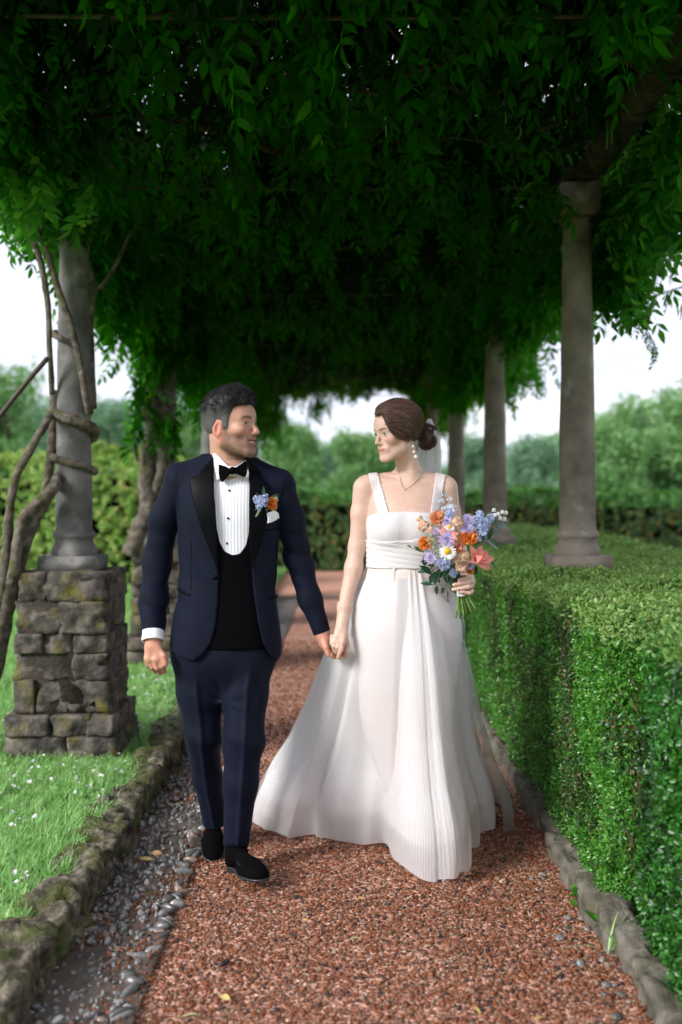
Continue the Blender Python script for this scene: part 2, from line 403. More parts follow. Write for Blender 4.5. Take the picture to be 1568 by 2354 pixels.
M['hedgeD'] = mat_leaf('dark_hedge_leaf', [(0, (0.033, 0.09, 0.03)), (0.5, (0.06, 0.165, 0.0525)), (0.93, (0.12, 0.24, 0.09)), (0.97, (0.6, 0.3, 0.06)), (1, (0.6, 0.3, 0.06))], 0.22, (0.15, 0.45, 0.06), 0.5)
M['treeA'] = mat_leaf('tree_leaf_green', [(0, (0.1109, 0.2465, 0.08628)), (0.6, (0.1849, 0.3574, 0.1356)), (1, (0.2712, 0.4437, 0.1726))], 0.3, (0.2465, 0.493, 0.07395), 0.6)
M['treeB'] = mat_leaf('tree_leaf_hazy_blue_green', [(0, (0.1275, 0.2422, 0.153)), (0.6, (0.204, 0.3443, 0.2167)), (1, (0.2805, 0.4335, 0.2805))], 0.25, (0.1913, 0.4462, 0.1275), 0.6)  # pale blue green, distance haze put into the leaf colour
M['grass'] = mat_leaf('grass_blade', [(0, (0.1732, 0.3698, 0.1099)), (0.5, (0.2893, 0.5422, 0.1769)), (0.9, (0.419, 0.686, 0.2504)), (1, (0.6761, 0.6761, 0.367))], 0.35, (0.5356, 0.9, 0.2545), 0.45)
M['petalw'] = mat_plain('white_petal', (0.75, 0.75, 0.70), 0.7)
M['yellowleaf'] = mat_noise('fallen_yellow_leaf', [(0.3, (0.40, 0.24, 0.07)), (0.6, (0.55, 0.40, 0.14)), (0.8, (0.50, 0.44, 0.25))], 30, 0.7)

# ================================================================== ground
def sheet(name, x0, x1, y0, y1, z, mat, nx=2, ny=2, bumpy=0.0, f=1.0, seed=1):
    xs = np.linspace(x0, x1, nx + 1); ys = np.linspace(y0, y1, ny + 1)
    X, Y = np.meshgrid(xs, ys); V = np.c_[X.ravel(), Y.ravel(), np.full(X.size, z)]
    if bumpy: V[:, 2] += bumpy * fbm(V * f, seed, 3)
    i = np.arange(ny)[:, None] * (nx + 1); j = np.arange(nx)[None]
    Fc = np.stack([i + j, i + j + 1, i + nx + 2 + j, i + nx + 1 + j], -1).reshape(-1, 4)
    return tag(link(name, mesh(name, V, Fc, mat)), kind='structure')
sheet('ground', -130, 130, -40, 150, -0.03, M['grassbase'])
sheet('path', -0.86, 0.90, -3, 13.55, 0.0, M['gravel'], 30, 240, 0.006, 2.3, 3)
sheet('lawn', -40, -0.93, -3, 19.5, 0.085, M['grassbase'], 60, 60, 0.012, 1.1, 5)
sheet('lawn_beyond_hedge', 0.93, 40, -3, 13.6, 0.06, M['grassbase'], 20, 20, 0.01, 1.1, 5)
sheet('cross_path', -9, 30, 13.7, 18.4, 0.012, M['plaza'], 8, 8)
_e = sheet('stone_edging', -1.6, 1.6, 13.45, 13.72, 0.02, M['palestone'], 4, 2)
sheet('edge_strip', -0.85, -0.545, -1, 13.4, 0.012, M['mortar'], 8, 160, 0.008, 5.0, 8)

# ---- gravel
def gravel():
    pr = [pebble_mesh('gravel_stone', M['gravelstone'], s, 1) for s in range(6)]
    n1, n2 = 34000, 18000
    X = np.r_[RNG.uniform(-0.57, 0.86, n1), RNG.uniform(-0.85, 0.86, n2)]
    Y = np.r_[RNG.uniform(2.35, 4.3, n1), 4.1 + 5.5 * RNG.random(n2) ** 1.45]
    s = np.r_[RNG.gamma(6, 0.00060, n1), RNG.gamma(6, 0.00085, n2)].clip(0.0018, 0.010)
    spill = RNG.random(n1 + n2)
    V = np.c_[X, Y, np.zeros_like(X)]; V[:, 2] = 0.006 * fbm(V * 2.3, 3, 3) + s * 0.35
    sc = np.c_[s * RNG.uniform(0.9, 1.5, len(s)), s * RNG.uniform(0.8, 1.2, len(s)), s * RNG.uniform(0.6, 0.95, len(s))]
    o = scatter('gravel_stones', pr, V, RNG.uniform(0, 6.28, (len(s), 3)) * np.array([0.1, 0.1, 1]), sc)
    tag(o, 'loose brick red gravel covering the garden path', 'gravel', kind='stuff')
    # gravel spilled over the cobbled strip
    n = 6500; X = RNG.uniform(-0.83, -0.545, n); Y = RNG.uniform(2.4, 6.5, n); s = RNG.gamma(5, 0.0007, n).clip(0.0015, 0.008)
    V = np.c_[X, Y, 0.013 + 0.008 * fbm(np.c_[X, Y, np.full(n, 0.012)] * 5.0, 8, 3) + s * 0.3]
    keep = vnoise(V * np.array([5, 5, 1.0]), 4) > -0.2 - 1.2 * np.clip((X + 0.62) / 0.06, 0, 1)
    o = scatter('spilled_gravel', pr, V[keep], RNG.uniform(0, 6.28, (keep.sum(), 3)), s[keep])
    tag(o, 'red gravel spilled over the cobbled edge strip', 'gravel', kind='stuff')
gravel()

# ---- cobbled edge: border row and pebbles, each stone a piece
def cobbles():
    base = empty('cobbled_edge', (-0.7, 3.5, 0.01)); tag(base, 'grey cobbled edging between red gravel path and mossy kerb', 'edging', kind='thing')
    prot = [pebble_mesh('cobblestone', M['cobble'], 20 + s, 2) for s in range(6)]
    y = 2.35; k = 0
    while y < 6.4:
        w = random.uniform(0.008, 0.016)
        x = -0.578 + random.gauss(0, 0.013) + 0.012 * sin(y * 4)
        if random.random() > 0.3:
            o = link('cobblestone', prot[k % 6], base, (x + 0.7, y - 3.5, 0.004 + random.gauss(0, 0.003)), (random.gauss(0, 0.25), random.gauss(0, 0.25), random.gauss(0.2, 0.45)),
                     (random.uniform(0.014, 0.038), w * random.uniform(0.7, 1.2), random.uniform(0.010, 0.020)))
        y += w * 1.9; k += 1
    pts = []; tries = 0
    while len(pts) < 190 and tries < 9000:
        tries += 1
        x = random.uniform(-0.83, -0.61); y = 2.4 + 3.2 * random.random() ** 1.5; r = random.uniform(0.007, 0.016)
        if all((x - a) ** 2 + (y - b) ** 2 > (0.8 * (r + c)) ** 2 for a, b, c in pts):
            pts.append((x, y, r)); k += 1
            link('pebble', prot[k % 6], base, (x + 0.7, y - 3.5, random.uniform(-0.004, 0.004)), (random.gauss(0, 0.3), random.gauss(0, 0.3), random.uniform(0, 6.28)),
                 (r * random.uniform(1, 1.6), r * random.uniform(0.7, 1), r * random.uniform(0.5, 0.8)))
    n = 1500; P = np.c_[RNG.uniform(-0.84, -0.6, n), RNG.uniform(2.35, 8, n), np.full(n, 0.014)]; s = RNG.uniform(0.005, 0.012, n)
    o = scatter('small_pebbles', prot, P, RNG.uniform(0, 6.28, (n, 3)), np.c_[s * 1.4, s, s * 0.7]); o.parent = base; o.matrix_parent_inverse = base.matrix_basis.inverted()
    o['kind'] = 'stuff'
    # a few on the hedge side
    b2 = empty('pebble_patch', (0.72, 2.8, 0)); tag(b2, 'loose grey pebbles lying at the foot of the hedge kerb', 'pebbles', kind='thing')
    for i in range(34):
        y = random.uniform(2.45, 3.3) if i < 24 else random.uniform(3.6, 4.6); x = random.gauss(0.75, 0.045); r = random.uniform(0.007, 0.015)
        link('pebble', prot[i % 6], b2, (min(x, 0.80) - 0.72, y - 2.8, r * 0.3), (random.gauss(0, 0.3), random.gauss(0, 0.3), random.uniform(0, 6.28)), (r * 1.3, r, r * 0.7))
cobbles()

# ---- kerbs of rough stones
def kerb(name, label, x0, x1, ys, ye, h, mat, seed):
    random.seed(seed); k = empty(name, ((x0 + x1) / 2, ys, 0)); tag(k, label, 'kerb', kind='thing')
    y = ys; i = 0
    while y < ye:
        ln = random.uniform(0.22, 0.60); hh = h * random.uniform(0.90, 1.12); w = (x1 - x0) * random.uniform(0.9, 1.08)
        V, Fc = stone(w, ln * 1.02, hh + 0.08, seed + i, 0.36, 0.50, 13 if y < 6 else 5, 15)
        V += np.array([random.gauss(0, 0.008), y + ln / 2 - ys, (hh + 0.08) / 2 - 0.08])
        link('kerb_stone', mesh('kerb_stone', V, Fc, mat), k); y += ln; i += 1
kerb('stone_kerb', 'low mossy rough stone kerb edging the lawn', -1.00, -0.835, 2.2, 13.3, 0.125, M['tufa'], 31)
kerb('stone_kerb', 'pale rough stone kerb under the clipped box hedge', 0.825, 0.94, 2.1, 13.0, 0.085, M['palestone'], 47)

# ---- grass and clover
def lawn_grass():
    pr = []
    for s in range(7):
        rs = np.random.default_rng(100 + s); parts = []
        for b in range(16):
            h = rs.uniform(0.035, 0.085); V, Fc = leafshape(h, rs.uniform(0.0016, 0.003), 0.25 + rs.random() * 0.5, 3, 0.2)
            V = xf(V, (0, -radians(rs.uniform(50, 88)), rs.uniform(0, 6.28)), (rs.normal(0, 0.016), rs.normal(0, 0.016), 0)); parts.append((V, Fc))
        V, Fc = mjoin(parts); pr.append(mesh('grass_tuft', V, Fc, M['grass']))
    cl = []
    for s in range(3):                                   # broad leaved weeds
        rs = np.random.default_rng(200 + s); parts = []
        for b in range(12):
            V, Fc = leafshape(rs.uniform(0.02, 0.045), rs.uniform(0.006, 0.010), 0.3, 3)
            V = xf(V, (rs.normal(0, .2), -radians(rs.uniform(10, 70)), rs.uniform(0, 6.28)), (rs.normal(0, 0.012), rs.normal(0, 0.012), rs.uniform(0.0, 0.03))); parts.append((V, Fc))
        V, Fc = mjoin(parts); cl.append(mesh('lawn_weed', V, Fc, M['grass']))
    def field(n, x0, x1, y0, y1):
        X = RNG.uniform(x0, x1, n); Y = RNG.uniform(y0, y1, n); return np.c_[X, Y, np.full(n, 0.085)]
    P = np.concatenate([field(7500, -2.3, -0.95, 2.5, 5.2), field(6500, -4.5, -0.95, 5.0, 9.5), field(7000, -10, -1.0, 9, 16)])
    s = np.r_[np.full(7500, 0.8), np.full(6500, 1.0), np.full(7000, 1.6)] * RNG.uniform(0.6, 1.15, len(P))
    P[:, 2] += 0.012 * fbm(np.c_[P[:, :2], np.full(len(P), 0.085)] * 1.1, 5, 3) - 0.004
    idx = np.where(RNG.random(len(P)) < 0.22, RNG.integers(7, 10, len(P)), RNG.integers(0, 7, len(P)))
    o = scatter('grass', pr + cl, P, np.c_[RNG.normal(0, 0.12, (len(P), 2)), RNG.uniform(0, 6.28, len(P))], s, idx=idx)
    tag(o, 'short green lawn grass with small weeds', 'grass', kind='stuff')
    fl = []
    for s in range(3):
        rs = np.random.default_rng(300 + s); parts = []
        for b in range(9):
            V2, F2 = leafshape(0.009, 0.0032, 0.1, 2); V2 = xf(V2, (0, -radians(rs.uniform(-10, 60)), b * 0.7), (0.002, 0.003, 0.075)); parts.append((V2, F2))
        V, Fc = mjoin(parts); fl.append(mesh('lawn_flower', V, Fc, M['petalw']))
    n = 1250; P = np.concatenate([field(600, -2.2, -1.0, 2.9, 5.0), field(450, -2.9, -1.0, 4.6, 8.5), field(200, -1.35, -0.98, 5.2, 8.2)])
    P = P[(vnoise(np.c_[P[:, :2] * 2.4, np.zeros(n)], 9) > -0.25)]
    o = scatter('clover_flowers', fl, P, np.c_[RNG.normal(0, 0.25, (len(P), 2)), RNG.uniform(0, 6, len(P))], RNG.uniform(0.8, 1.3, len(P)))
    tag(o, 'tiny white flowers scattered through the lawn', 'flowers', kind='stuff')
lawn_grass()
# ================================================================== pergola: columns on piers
YC = [5.2, 7.95, 10.6, 13.25, 15.9]
XL, XR = -1.387, 1.244
def shaft_profile(z0, z1, r0, r1):
    p = [(r0 * 1.24, z0), (r0 * 1.27, z0 + 0.015), (r0 * 1.24, z0 + 0.035), (r0 * 1.12, z0 + 0.055), (r0 * 1.04, z0 + 0.085), (r0 * 1.10, z0 + 0.090), (r0 * 1.17, z0 + 0.10), (r0 * 1.17, z0 + 0.115), (r0 * 1.08, z0 + 0.125), (r0, z0 + 0.135)]
    for i in range(1, 26):
        t = i / 26; p.append((r0 + (r1 - r0) * t ** 1.3, z0 + 0.135 + (z1 - z0 - 0.315) * t))
    zt = z1 - 0.18
    p += [(r1, zt), (r1 * 1.10, zt + 0.01), (r1 * 1.10, zt + 0.03), (r1 * 1.0, zt + 0.04), (r1 * 1.02, zt + 0.09), (r1 * 1.10, zt + 0.115), (r1 * 1.18, zt + 0.14), (r1 * 1.20, zt + 0.17), (0.001, zt + 0.17)]
    return p
def pier(parent, x, y, z0, seed, fine=True):
    """rubble pier: every stone a piece; coordinates relative to the parent (standing at x, y, z0)"""
    random.seed(seed); H = 1.02 - z0
    V, Fc = gridbox(0.425, 0.425, H - 0.03, 1, 1, 1); V[:, 2] += (H - 0.03) / 2
    core = link('pier_core', mesh('pier_core', V, Fc, M['piermortar'], False), parent)
    z = 0.0; i = 0; n = 8 if fine else 4
    hs = [0.125, 0.10, 0.17, 0.13, 0.10, 0.16, 0.145]; tot = sum(hs); hs = [h * H / tot for h in hs]
    for c, h in enumerate(hs):
        wide = 0.55 if c < 2 else 0.462
        cuts = {0: [0.55], 1: [0.4, 0.75], 2: [0.22], 3: [0.62], 4: [0.3, 0.62], 5: [0.5], 6: [0.3]}[c]
        xs = [0] + cuts + [1]
        for a, b in zip(xs[:-1], xs[1:]):
            w = (b - a) * wide
            V, Fc = stone(w * 1.0, wide * random.uniform(0.97, 1.03), h * random.uniform(0.96, 1.02), seed + i, 0.15, 0.38, n + 2, 13)
            V += np.array([-wide / 2 + (a + b) / 2 * wide + random.gauss(0, 0.006), random.gauss(0, 0.006), z + h / 2])
            link('pier_stone', mesh('pier_stone', V, Fc, M['pier']), parent); i += 1
        z += h
def column(x, y, z0, label, mat, seed, fine=True, pier_on=True):
    o = empty('stone_column', (x, y, z0)); tag(o, label, 'column', 'pergola columns')
    if pier_on: pier(o, x, y, z0, seed, fine)
    zt = 1.02 - z0
    V, Fc = gridbox(0.29, 0.29, 0.075, 3, 3, 1); V += np.array([0, 0, zt + 0.035]); V += 0.004 * fbm(V * 14, seed)[:, None]
    link('plinth', mesh('plinth', V, Fc, mat, False), o)
    V, Fc = lathe(shaft_profile(zt + 0.072, 2.86 - z0, 0.094, 0.074), 30, rough=0.0035, seed=seed, rs=7)
    link('shaft', mesh('shaft', V, Fc, mat), o)
    V, Fc = gridbox(0.20, 0.20, 0.16, 3, 3, 2); V += np.array([0, 0, 2.935 - z0]); V += 0.006 * fbm(V * 10, seed)[:, None]
    link('capital_block', mesh('capital_block', V, Fc, mat, False), o)
    return o
_nm = ['nearest', 'second', 'third', 'fourth', 'farthest']
for i, y in enumerate(YC):
    column(XL, y, 0.08, ['grey stone column on rubble pier, coiled by a vine, nearest on the lawn side', 'stone column on pier wrapped by thick vine trunk, second on the lawn side', 'column behind the man, third on the lawn side',
                         'shaded column far down the walk, fourth on the lawn side', 'farthest shaded column on the lawn side'][i], M['columndark'], 60 + i * 9, i < 1)
    column(XR, y, 0.05, ['tall tan stone column rising from the box hedge, nearest on the hedge side', 'tan stone column behind the bouquet, second on the hedge side', 'tan column just behind the woman, third on the hedge side',
                         'shaded column fourth on the hedge side, hidden mostly by the woman', 'farthest shaded column on the hedge side'][i], M['column'], 160 + i * 9, False, i < 1)
# long logs on the column heads and thin rods across
for x, lab in ((XL, 'rough log beam on the lawn side columns'), (XR, 'mossy rough log beam on the hedge side columns')):
    pts = [(x + 0.03 * sin(y * 1.7), y, 3.085 + 0.015 * sin(y * 2.3)) for y in np.arange(0.9, 16.6, 0.5)]
    o = empty('log_beam', (x, 3.0, 3.0)); tag(o, lab, 'beam', 'pergola log beams')
    wlink('log', tube_mesh('log', pts, 0.075, M['log'], n=14, per=5, rough=0.14, rs=9, seed=3), o)
for k, y in enumerate((3.32, 5.18, 7.9, 10.55, 13.2, 15.85)):
    me = tube_mesh('cross_rod', [(-1.75, y, 3.012), (0, y + 0.01, 3.0), (1.7, y, 3.012)], 0.0075, M['iron'], n=6, per=4)
    o = link('cross_rod', me); tag(o, ['thin rod across the pergola right above the couple', 'thin rod spanning between the two nearest columns', 'thin rod spanning between the second pair of columns',
         'thin rod spanning between the third pair of columns', 'thin rod spanning between the fourth pair of columns', 'thin rod at the far end of the pergola'][k], 'rod', 'rods across the pergola')

# ================================================================== wisteria
def spray_mesh(name, seed, mat, seg=3):
    rs = np.random.default_rng(seed); Lr = rs.uniform(0.20, 0.29); n = int(rs.integers(5, 7)); parts = []
    dr = rs.uniform(0.3, 0.7)
    def rp(t): return np.array([Lr * t, 0, -dr * Lr * t * t])
    V, Fc = tube([rp(t) for t in (0, 0.33, 0.66, 1)], [0.002, 0.0016, 0.0012, 0.0008], n=4, per=2); parts.append((V, Fc[:-8]))
    for i in range(n):
        t = 0.22 + 0.72 * i / (n - 1)
        for s in (-1, 1):
            l = 0.066 * (0.75 + 0.45 * sin(pi * (0.2 + 0.7 * t))) * rs.uniform(0.85, 1.15)
            V, Fc = leafshape(l, l * 0.20, rs.uniform(0.1, 0.35), seg, 0.25)
            V = xf(V, (rs.normal(0, 0.25), radians(rs.uniform(5, 45)), s * radians(rs.uniform(48, 72))), rp(t)); parts.append((V, Fc))
    V, Fc = leafshape(0.075, 0.015, 0.25, seg, 0.25); parts.append((xf(V, (0, radians(45), 0), rp(1.0)), Fc))
    V, Fc = mjoin(parts); return mesh(name, V, Fc, mat)
SPR = [spray_mesh('wisteria_leaf', 400 + i, M['wist']) for i in range(9)]
SPRE = [spray_mesh('wisteria_leaf', 460 + i, M['wistlit']) for i in range(5)]
SPRL = [spray_mesh('wisteria_leaf', 430 + i, M['wistshade']) for i in range(7)]
def helix(cx, cy, r, a0, a1, z0, z1, n=18):
    return [(cx + r * cos(a), cy + r * sin(a), z) for a, z in zip(np.radians(np.linspace(a0, a1, n)), np.linspace(z0, z1, n))]
vine1 = empty('wisteria_vine', tuple(W(-40, 1740, 5.1))); tag(vine1, 'wisteria vine coiling up the nearest lawn side column and roofing the near pergola', 'vine', 'wisteria vines')
vine2 = empty('wisteria_vine', (XL - 0.1, 7.7, 0.08)); tag(vine2, 'wisteria vine with thick twisted trunk on the second lawn side column', 'vine', 'wisteria vines')
def px(pts, Y):
    return [W(p[0], p[1], p[2] if len(p) > 2 else Y) for p in pts]
def stems():
    B = M['bark']; c = (XL, 5.2)
    T = [(px([(-75, 1800), (-15, 1520), (22, 1350), (58, 1235), (95, 1160), (126, 1115), (150, 1060, 5.3)], 5.05), [0.062, 0.055, 0.048, 0.042, 0.036, 0.03, 0.026]),
         (px([(-20, 1470), (8, 1330), (20, 1200), (34, 1105), (72, 1030), (108, 968), (120, 950, 5.2)], 5.02), [0.024, 0.023, 0.022, 0.021, 0.021, 0.02, 0.02]),
         (px([(30, 1330), (48, 1210), (70, 1170), (118, 1128), (150, 1110, 5.3)], 4.98), [0.03, 0.028, 0.026, 0.024, 0.02]),
         (px([(40, 1300), (88, 1180), (112, 1090), (120, 990), (126, 900, 5.3)], 5.2), [0.022] * 5),
         (helix(*c, 0.110, -190, 5, 1.86, 1.735, 14), 0.030), (helix(*c, 0.106, -190, 10, 1.62, 1.525, 14), 0.019), (helix(*c, 0.100, -185, -60, 2.26, 2.17, 9), 0.016), (helix(*c, 0.110, 5, 170, 1.735, 1.62, 10), 0.022),
         (px([(120, 905, 5.15), (114, 800), (110, 700), (95, 610), (68, 520), (48, 440), (30, 380)], 5.04), [0.014, 0.014, 0.015, 0.016, 0.016, 0.016, 0.015]),
         (px([(206, 948, 5.13), (196, 905), (182, 830), (160, 740), (132, 660), (112, 590), (92, 520), (60, 440), (40, 400)], 5.06), [0.022, 0.020, 0.018, 0.018, 0.018, 0.018, 0.018, 0.017, 0.016]),
         (px([(212, 940), (205, 840), (200, 740), (203, 660), (188, 590), (160, 520), (120, 430)], 5.24), [0.026, 0.030, 0.034, 0.036, 0.034, 0.03, 0.026]),
         (px([(195, 690), (235, 655), (270, 600), (300, 530)], 5.4), [0.012, 0.010, 0.009, 0.008])]
    for p, r in T: wlink('vine_stem', tube_mesh('vine_stem', p, r, B, n=10, per=5, rough=0.16, rs=26, seed=len(p)), vine1)
    # twisted trunk of the second vine
    T2 = [([W(300, 1275, 7.6), W(318, 1225, 7.6), W(340, 1170, 7.65), W(338, 1100, 7.7), W(348, 1020, 7.7), W(372, 950, 7.72), W(362, 880, 7.75), W(350, 810, 7.8), W(365, 730, 7.85)], [0.075, 0.07, 0.066, 0.07, 0.072, 0.075, 0.08, 0.085, 0.08]),
          ([W(358, 1260, 7.75), W(352, 1150, 7.7), W(378, 1060, 7.62), W(350, 985, 7.6), W(338, 920, 7.62), W(375, 850, 7.66), W(392, 780, 7.7)], [0.05, 0.045, 0.04, 0.042, 0.045, 0.05, 0.05]),
          ([W(318, 1060, 7.6), W(305, 1000, 7.6), W(316, 930, 7.62), W(340, 880, 7.66)], [0.014, 0.013, 0.013, 0.013])]
    for p, r in T2: wlink('vine_trunk', tube_mesh('vine_trunk', p, r, B, n=12, per=6, rough=0.2, rs=14, seed=5), vine2)
    # branches under the roof
    T3 = [(px([(10, 262, 4.1), (45, 285), (85, 288), (118, 268), (124, 235)], 4.1), 0.008), (px([(222, 300), (235, 345), (262, 385)], 4.3), 0.008), (px([(600, 190), (680, 172), (760, 178), (840, 182)], 3.9), 0.007),
          (px([(680, 220), (740, 213), (800, 206), (870, 214)], 3.8), 0.009), (px([(1210, 175), (1240, 205), (1300, 222)], 4.2), 0.006), (px([(40, 40), (160, 34), (260, 37)], 3.9), 0.004),
          (px([(1180, 300, 4.6), (1260, 290), (1330, 250), (1400, 200)], 4.4), 0.012), (px([(620, 40), (700, 30), (800, 45), (900, 30)], 3.7), 0.012), (px([(300, 130), (420, 110), (520, 140)], 4.0), 0.010)]
    for p, r in T3: wlink('vine_branch', tube_mesh('vine_branch', p, r, M['log'], n=6, per=5, rough=0.2, rs=40), vine1)
    for i in range(26):                                   # thin roof branches
        y = random.uniform(3.3, 15.5); x = random.uniform(-1.6, 1.2)
        p = [(x + 0.45 * t + random.gauss(0, 0.06), y + 0.25 * t * random.uniform(-1, 1), 3.03 + random.gauss(0, 0.03)) for t in range(5)]
        v = vine1 if y < 9 else vine2
        wlink('vine_branch', tube_mesh('vine_branch', p, random.uniform(0.005, 0.012), M['log'], n=6, per=4, rough=0.2, rs=40), v)
stems()
def canopy():
    P = []; R = []; S = []
    def add(X, Y, Z, pitch, s=1.0):
        n = len(X); P.append(np.c_[X, Y, Z]); R.append(np.c_[RNG.normal(0, 0.45, n), np.radians(pitch), RNG.uniform(0, 2 * pi, n)]); S.append(RNG.uniform(0.8, 1.2, n) * s)
    U = RNG.uniform
    def front(x):                                        # unseen uneven front edge of the roof, placed to let light onto the couple
        return 2.5 + 0.12 * np.sin(x * 5)
    n = 17500; X = U(-1.85, 1.72, n); Y = 0.9 + 15.5 * RNG.random(n) ** 1.28; Z = 3.25 + 0.48 * RNG.random(n) ** 0.9 + 0.30 * np.clip((Y - 9) / 6, 0, 1)
    # thin spots through which light comes
    gap = (vnoise(np.c_[X * 1.35, Y * 1.05, np.zeros(n)], 21) > 0.66) & (RNG.random(n) < 0.70)
    for gx, gy, gr in ((-0.16, 4.6, 0.34), (0.25, 4.3, 0.2), (0.98, 4.95, 0.30), (1.45, 7.4, 0.40), (1.4, 6.6, 0.3), (0.6, 7.6, 0.3), (-0.3, 8.2, 0.3), (0.9, 9.6, 0.35), (-0.9, 6.9, 0.25), (1.5, 9.0, 0.4), (1.6, 5.4, 0.25), (-1.5, 4.3, 0.3), (-0.8, 4.0, 0.18), (0.1, 10.5, 0.3)):
        gap |= (np.hypot(X - gx, Y - gy) < gr) & (RNG.random(n) < 0.82)
    k = (Y > front(X)) & ~gap; add(X[k], Y[k], Z[k], U(-20, 50, k.sum()), 1.15)
    n = 3000; X = U(-1.75, 1.6, n); Y = 2.9 + 13.4 * RNG.random(n) ** 1.2; Z = 3.19 - RNG.exponential(0.050, n) + 0.30 * np.clip((Y - 9) / 6, 0, 1)
    k = ~((np.abs(X - XR) < 0.16) & (Y < 5.6)); add(X[k], Y[k], Z[k], U(0, 65, k.sum()))
    # lawn side curtain
    n = 3600; Y = U(3.4, 16.4, n); X = RNG.normal(-1.45, 0.17, n)
    hang = np.where(Y < 5.7, 0.12 + 0.06 * np.sin(Y * 9), 0.24 + 0.14 * vnoise(np.c_[Y * 1.3, Y * 0, Y * 0], 5)); hang = np.where(Y > 14.6, 0.40, hang)
    add(X, Y, 3.15 - hang * RNG.random(n) ** 0.8, U(30, 88, n))
    # hedge side curtain
    n = 2400; Y = U(3.3, 16.4, n); X = RNG.normal(1.52, 0.16, n)
    hang = 0.16 + 0.10 * vnoise(np.c_[Y * 1.6, Y * 0, Y * 0], 6); hang = np.where((Y > 9.0) & (Y < 10.7), 0.36, hang); hang = np.where(Y > 14.0, 0.4, hang)
    kk = (X > XR + 0.13) | (Y > 5.6); X, Y, hang = X[kk], Y[kk], hang[kk]; n = len(X)
    add(X, Y, 3.1 - hang * RNG.random(n) ** 0.8, U(30, 88, n))
    # clumps hanging by the heads of the columns
    def clump(px_, py_, Y_, sd, n, pitch=(20, 85)):
        c = W(px_, py_, Y_); q = RNG.normal(0, 1, (n, 3)) * sd + c; add(q[:, 0], q[:, 1], q[:, 2], U(*pitch, n))
    clump(1290, 425, 5.05, (0.05, 0.06, 0.04), 16, (20, 70)); clump(1375, 455, 5.05, (0.06, 0.08, 0.05), 26, (20, 70)); clump(1400, 560, 5.3, (0.10, 0.15, 0.12), 90); clump(1480, 450, 5.1, (0.16, 0.2, 0.07), 110); clump(1440, 610, 5.6, (0.06, 0.12, 0.05), 22)
    clump(1060, 800, 9.6, (0.12, 0.2, 0.13), 120); clump(1105, 700, 9.2, (0.12, 0.2, 0.16), 120); clump(1045, 870, 9.8, (0.05, 0.1, 0.06), 26)
    clump(1190, 700, 7.9, (0.12, 0.2, 0.10), 90); clump(1165, 840, 10.2, (0.12, 0.3, 0.14), 70)
    clump(262, 640, 6.3, (0.14, 0.2, 0.09), 110); clump(345, 770, 7.5, (0.08, 0.12, 0.12), 70); clump(425, 760, 8.3, (0.12, 0.2, 0.15), 140); clump(455, 850, 9.5, (0.08, 0.2, 0.12), 80)
    clump(325, 900, 7.5, (0.03, 0.05, 0.12), 18); clump(395, 960, 7.6, (0.03, 0.05, 0.06), 10)
    # far end, hanging veils with sky showing through
    n = 900; X = U(-1.6, 1.5, n); Y = U(15.2, 16.4, n); add(X, Y, 3.40 - U(0, 1, n) ** 1.3 * (0.20 + 0.16 * np.sin(X * 4.0 + 1)), U(30, 88, n))
    clump(612, 935, 16.0, (0.13, 0.15, 0.25), 200); clump(700, 885, 16.0, (0.28, 0.1, 0.09), 55); clump(738, 925, 16.0, (0.09, 0.1, 0.07), 26); clump(1005, 915, 15.8, (0.20, 0.2, 0.24), 200)
    P = np.concatenate(P); R = np.concatenate(R); S = np.concatenate(S)
    P[:, 2] += np.where(np.abs(P[:, 0]) < 1.3, 0.15, 0.05) * vnoise(np.c_[P[:, 0] * 1.6, P[:, 1] * 1.1, np.zeros(len(P))], 33) * np.clip((P[:, 1] - 4) / 2, 0.3, 1)
    keep = ~((np.abs(P[:, 0] - XR) < 0.15) & (P[:, 1] < 5.25) & (P[:, 1] > 2.8) & (P[:, 2] < 3.34)); P, R, S = P[keep], R[keep], S[keep]; d = P[:, 1]
    # the nearest hanging leaves are pieces of their own
    vis = (P[:, 2] < 3.05) & (P[:, 1] < 6.2) & (P[:, 1] > 3.3)
    xs = 780 + P[:, 0] * F / P[:, 1]; ys = 1140 - (P[:, 2] - CAMH) * F / P[:, 1]; vis &= (xs > -30) & (xs < 1598) & (ys > -20)
    ids = np.where(vis)[0]; ids = ids[np.argsort(d[ids] + 0.5 * RNG.random(len(ids)))][:225]
    for i in ids:
        o = link('leaf', (SPRE[int(i) % 5] if abs(P[i][0] - 0.1) > 1.35 else SPR[int(i) % 9]), None, tuple(P[i]), tuple(R[i]), float(S[i])); o.parent = vine1; o.matrix_parent_inverse = vine1.matrix_basis.inverted()
    rest = np.ones(len(P), bool); rest[ids] = False
    a = rest & (P[:, 1] < 8.5); b = rest & ~(P[:, 1] < 8.5)
    for v, k in ((vine1, a), (vine2, b)):
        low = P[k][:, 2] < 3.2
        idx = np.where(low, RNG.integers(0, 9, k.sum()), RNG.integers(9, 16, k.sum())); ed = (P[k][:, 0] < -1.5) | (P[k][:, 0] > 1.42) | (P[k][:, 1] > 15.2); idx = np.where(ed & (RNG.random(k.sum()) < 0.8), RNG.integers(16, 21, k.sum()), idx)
        o = scatter('foliage', SPR + SPRL + SPRE, P[k], R[k], S[k], parent=v, idx=idx, real=True); o['kind'] = 'stuff'
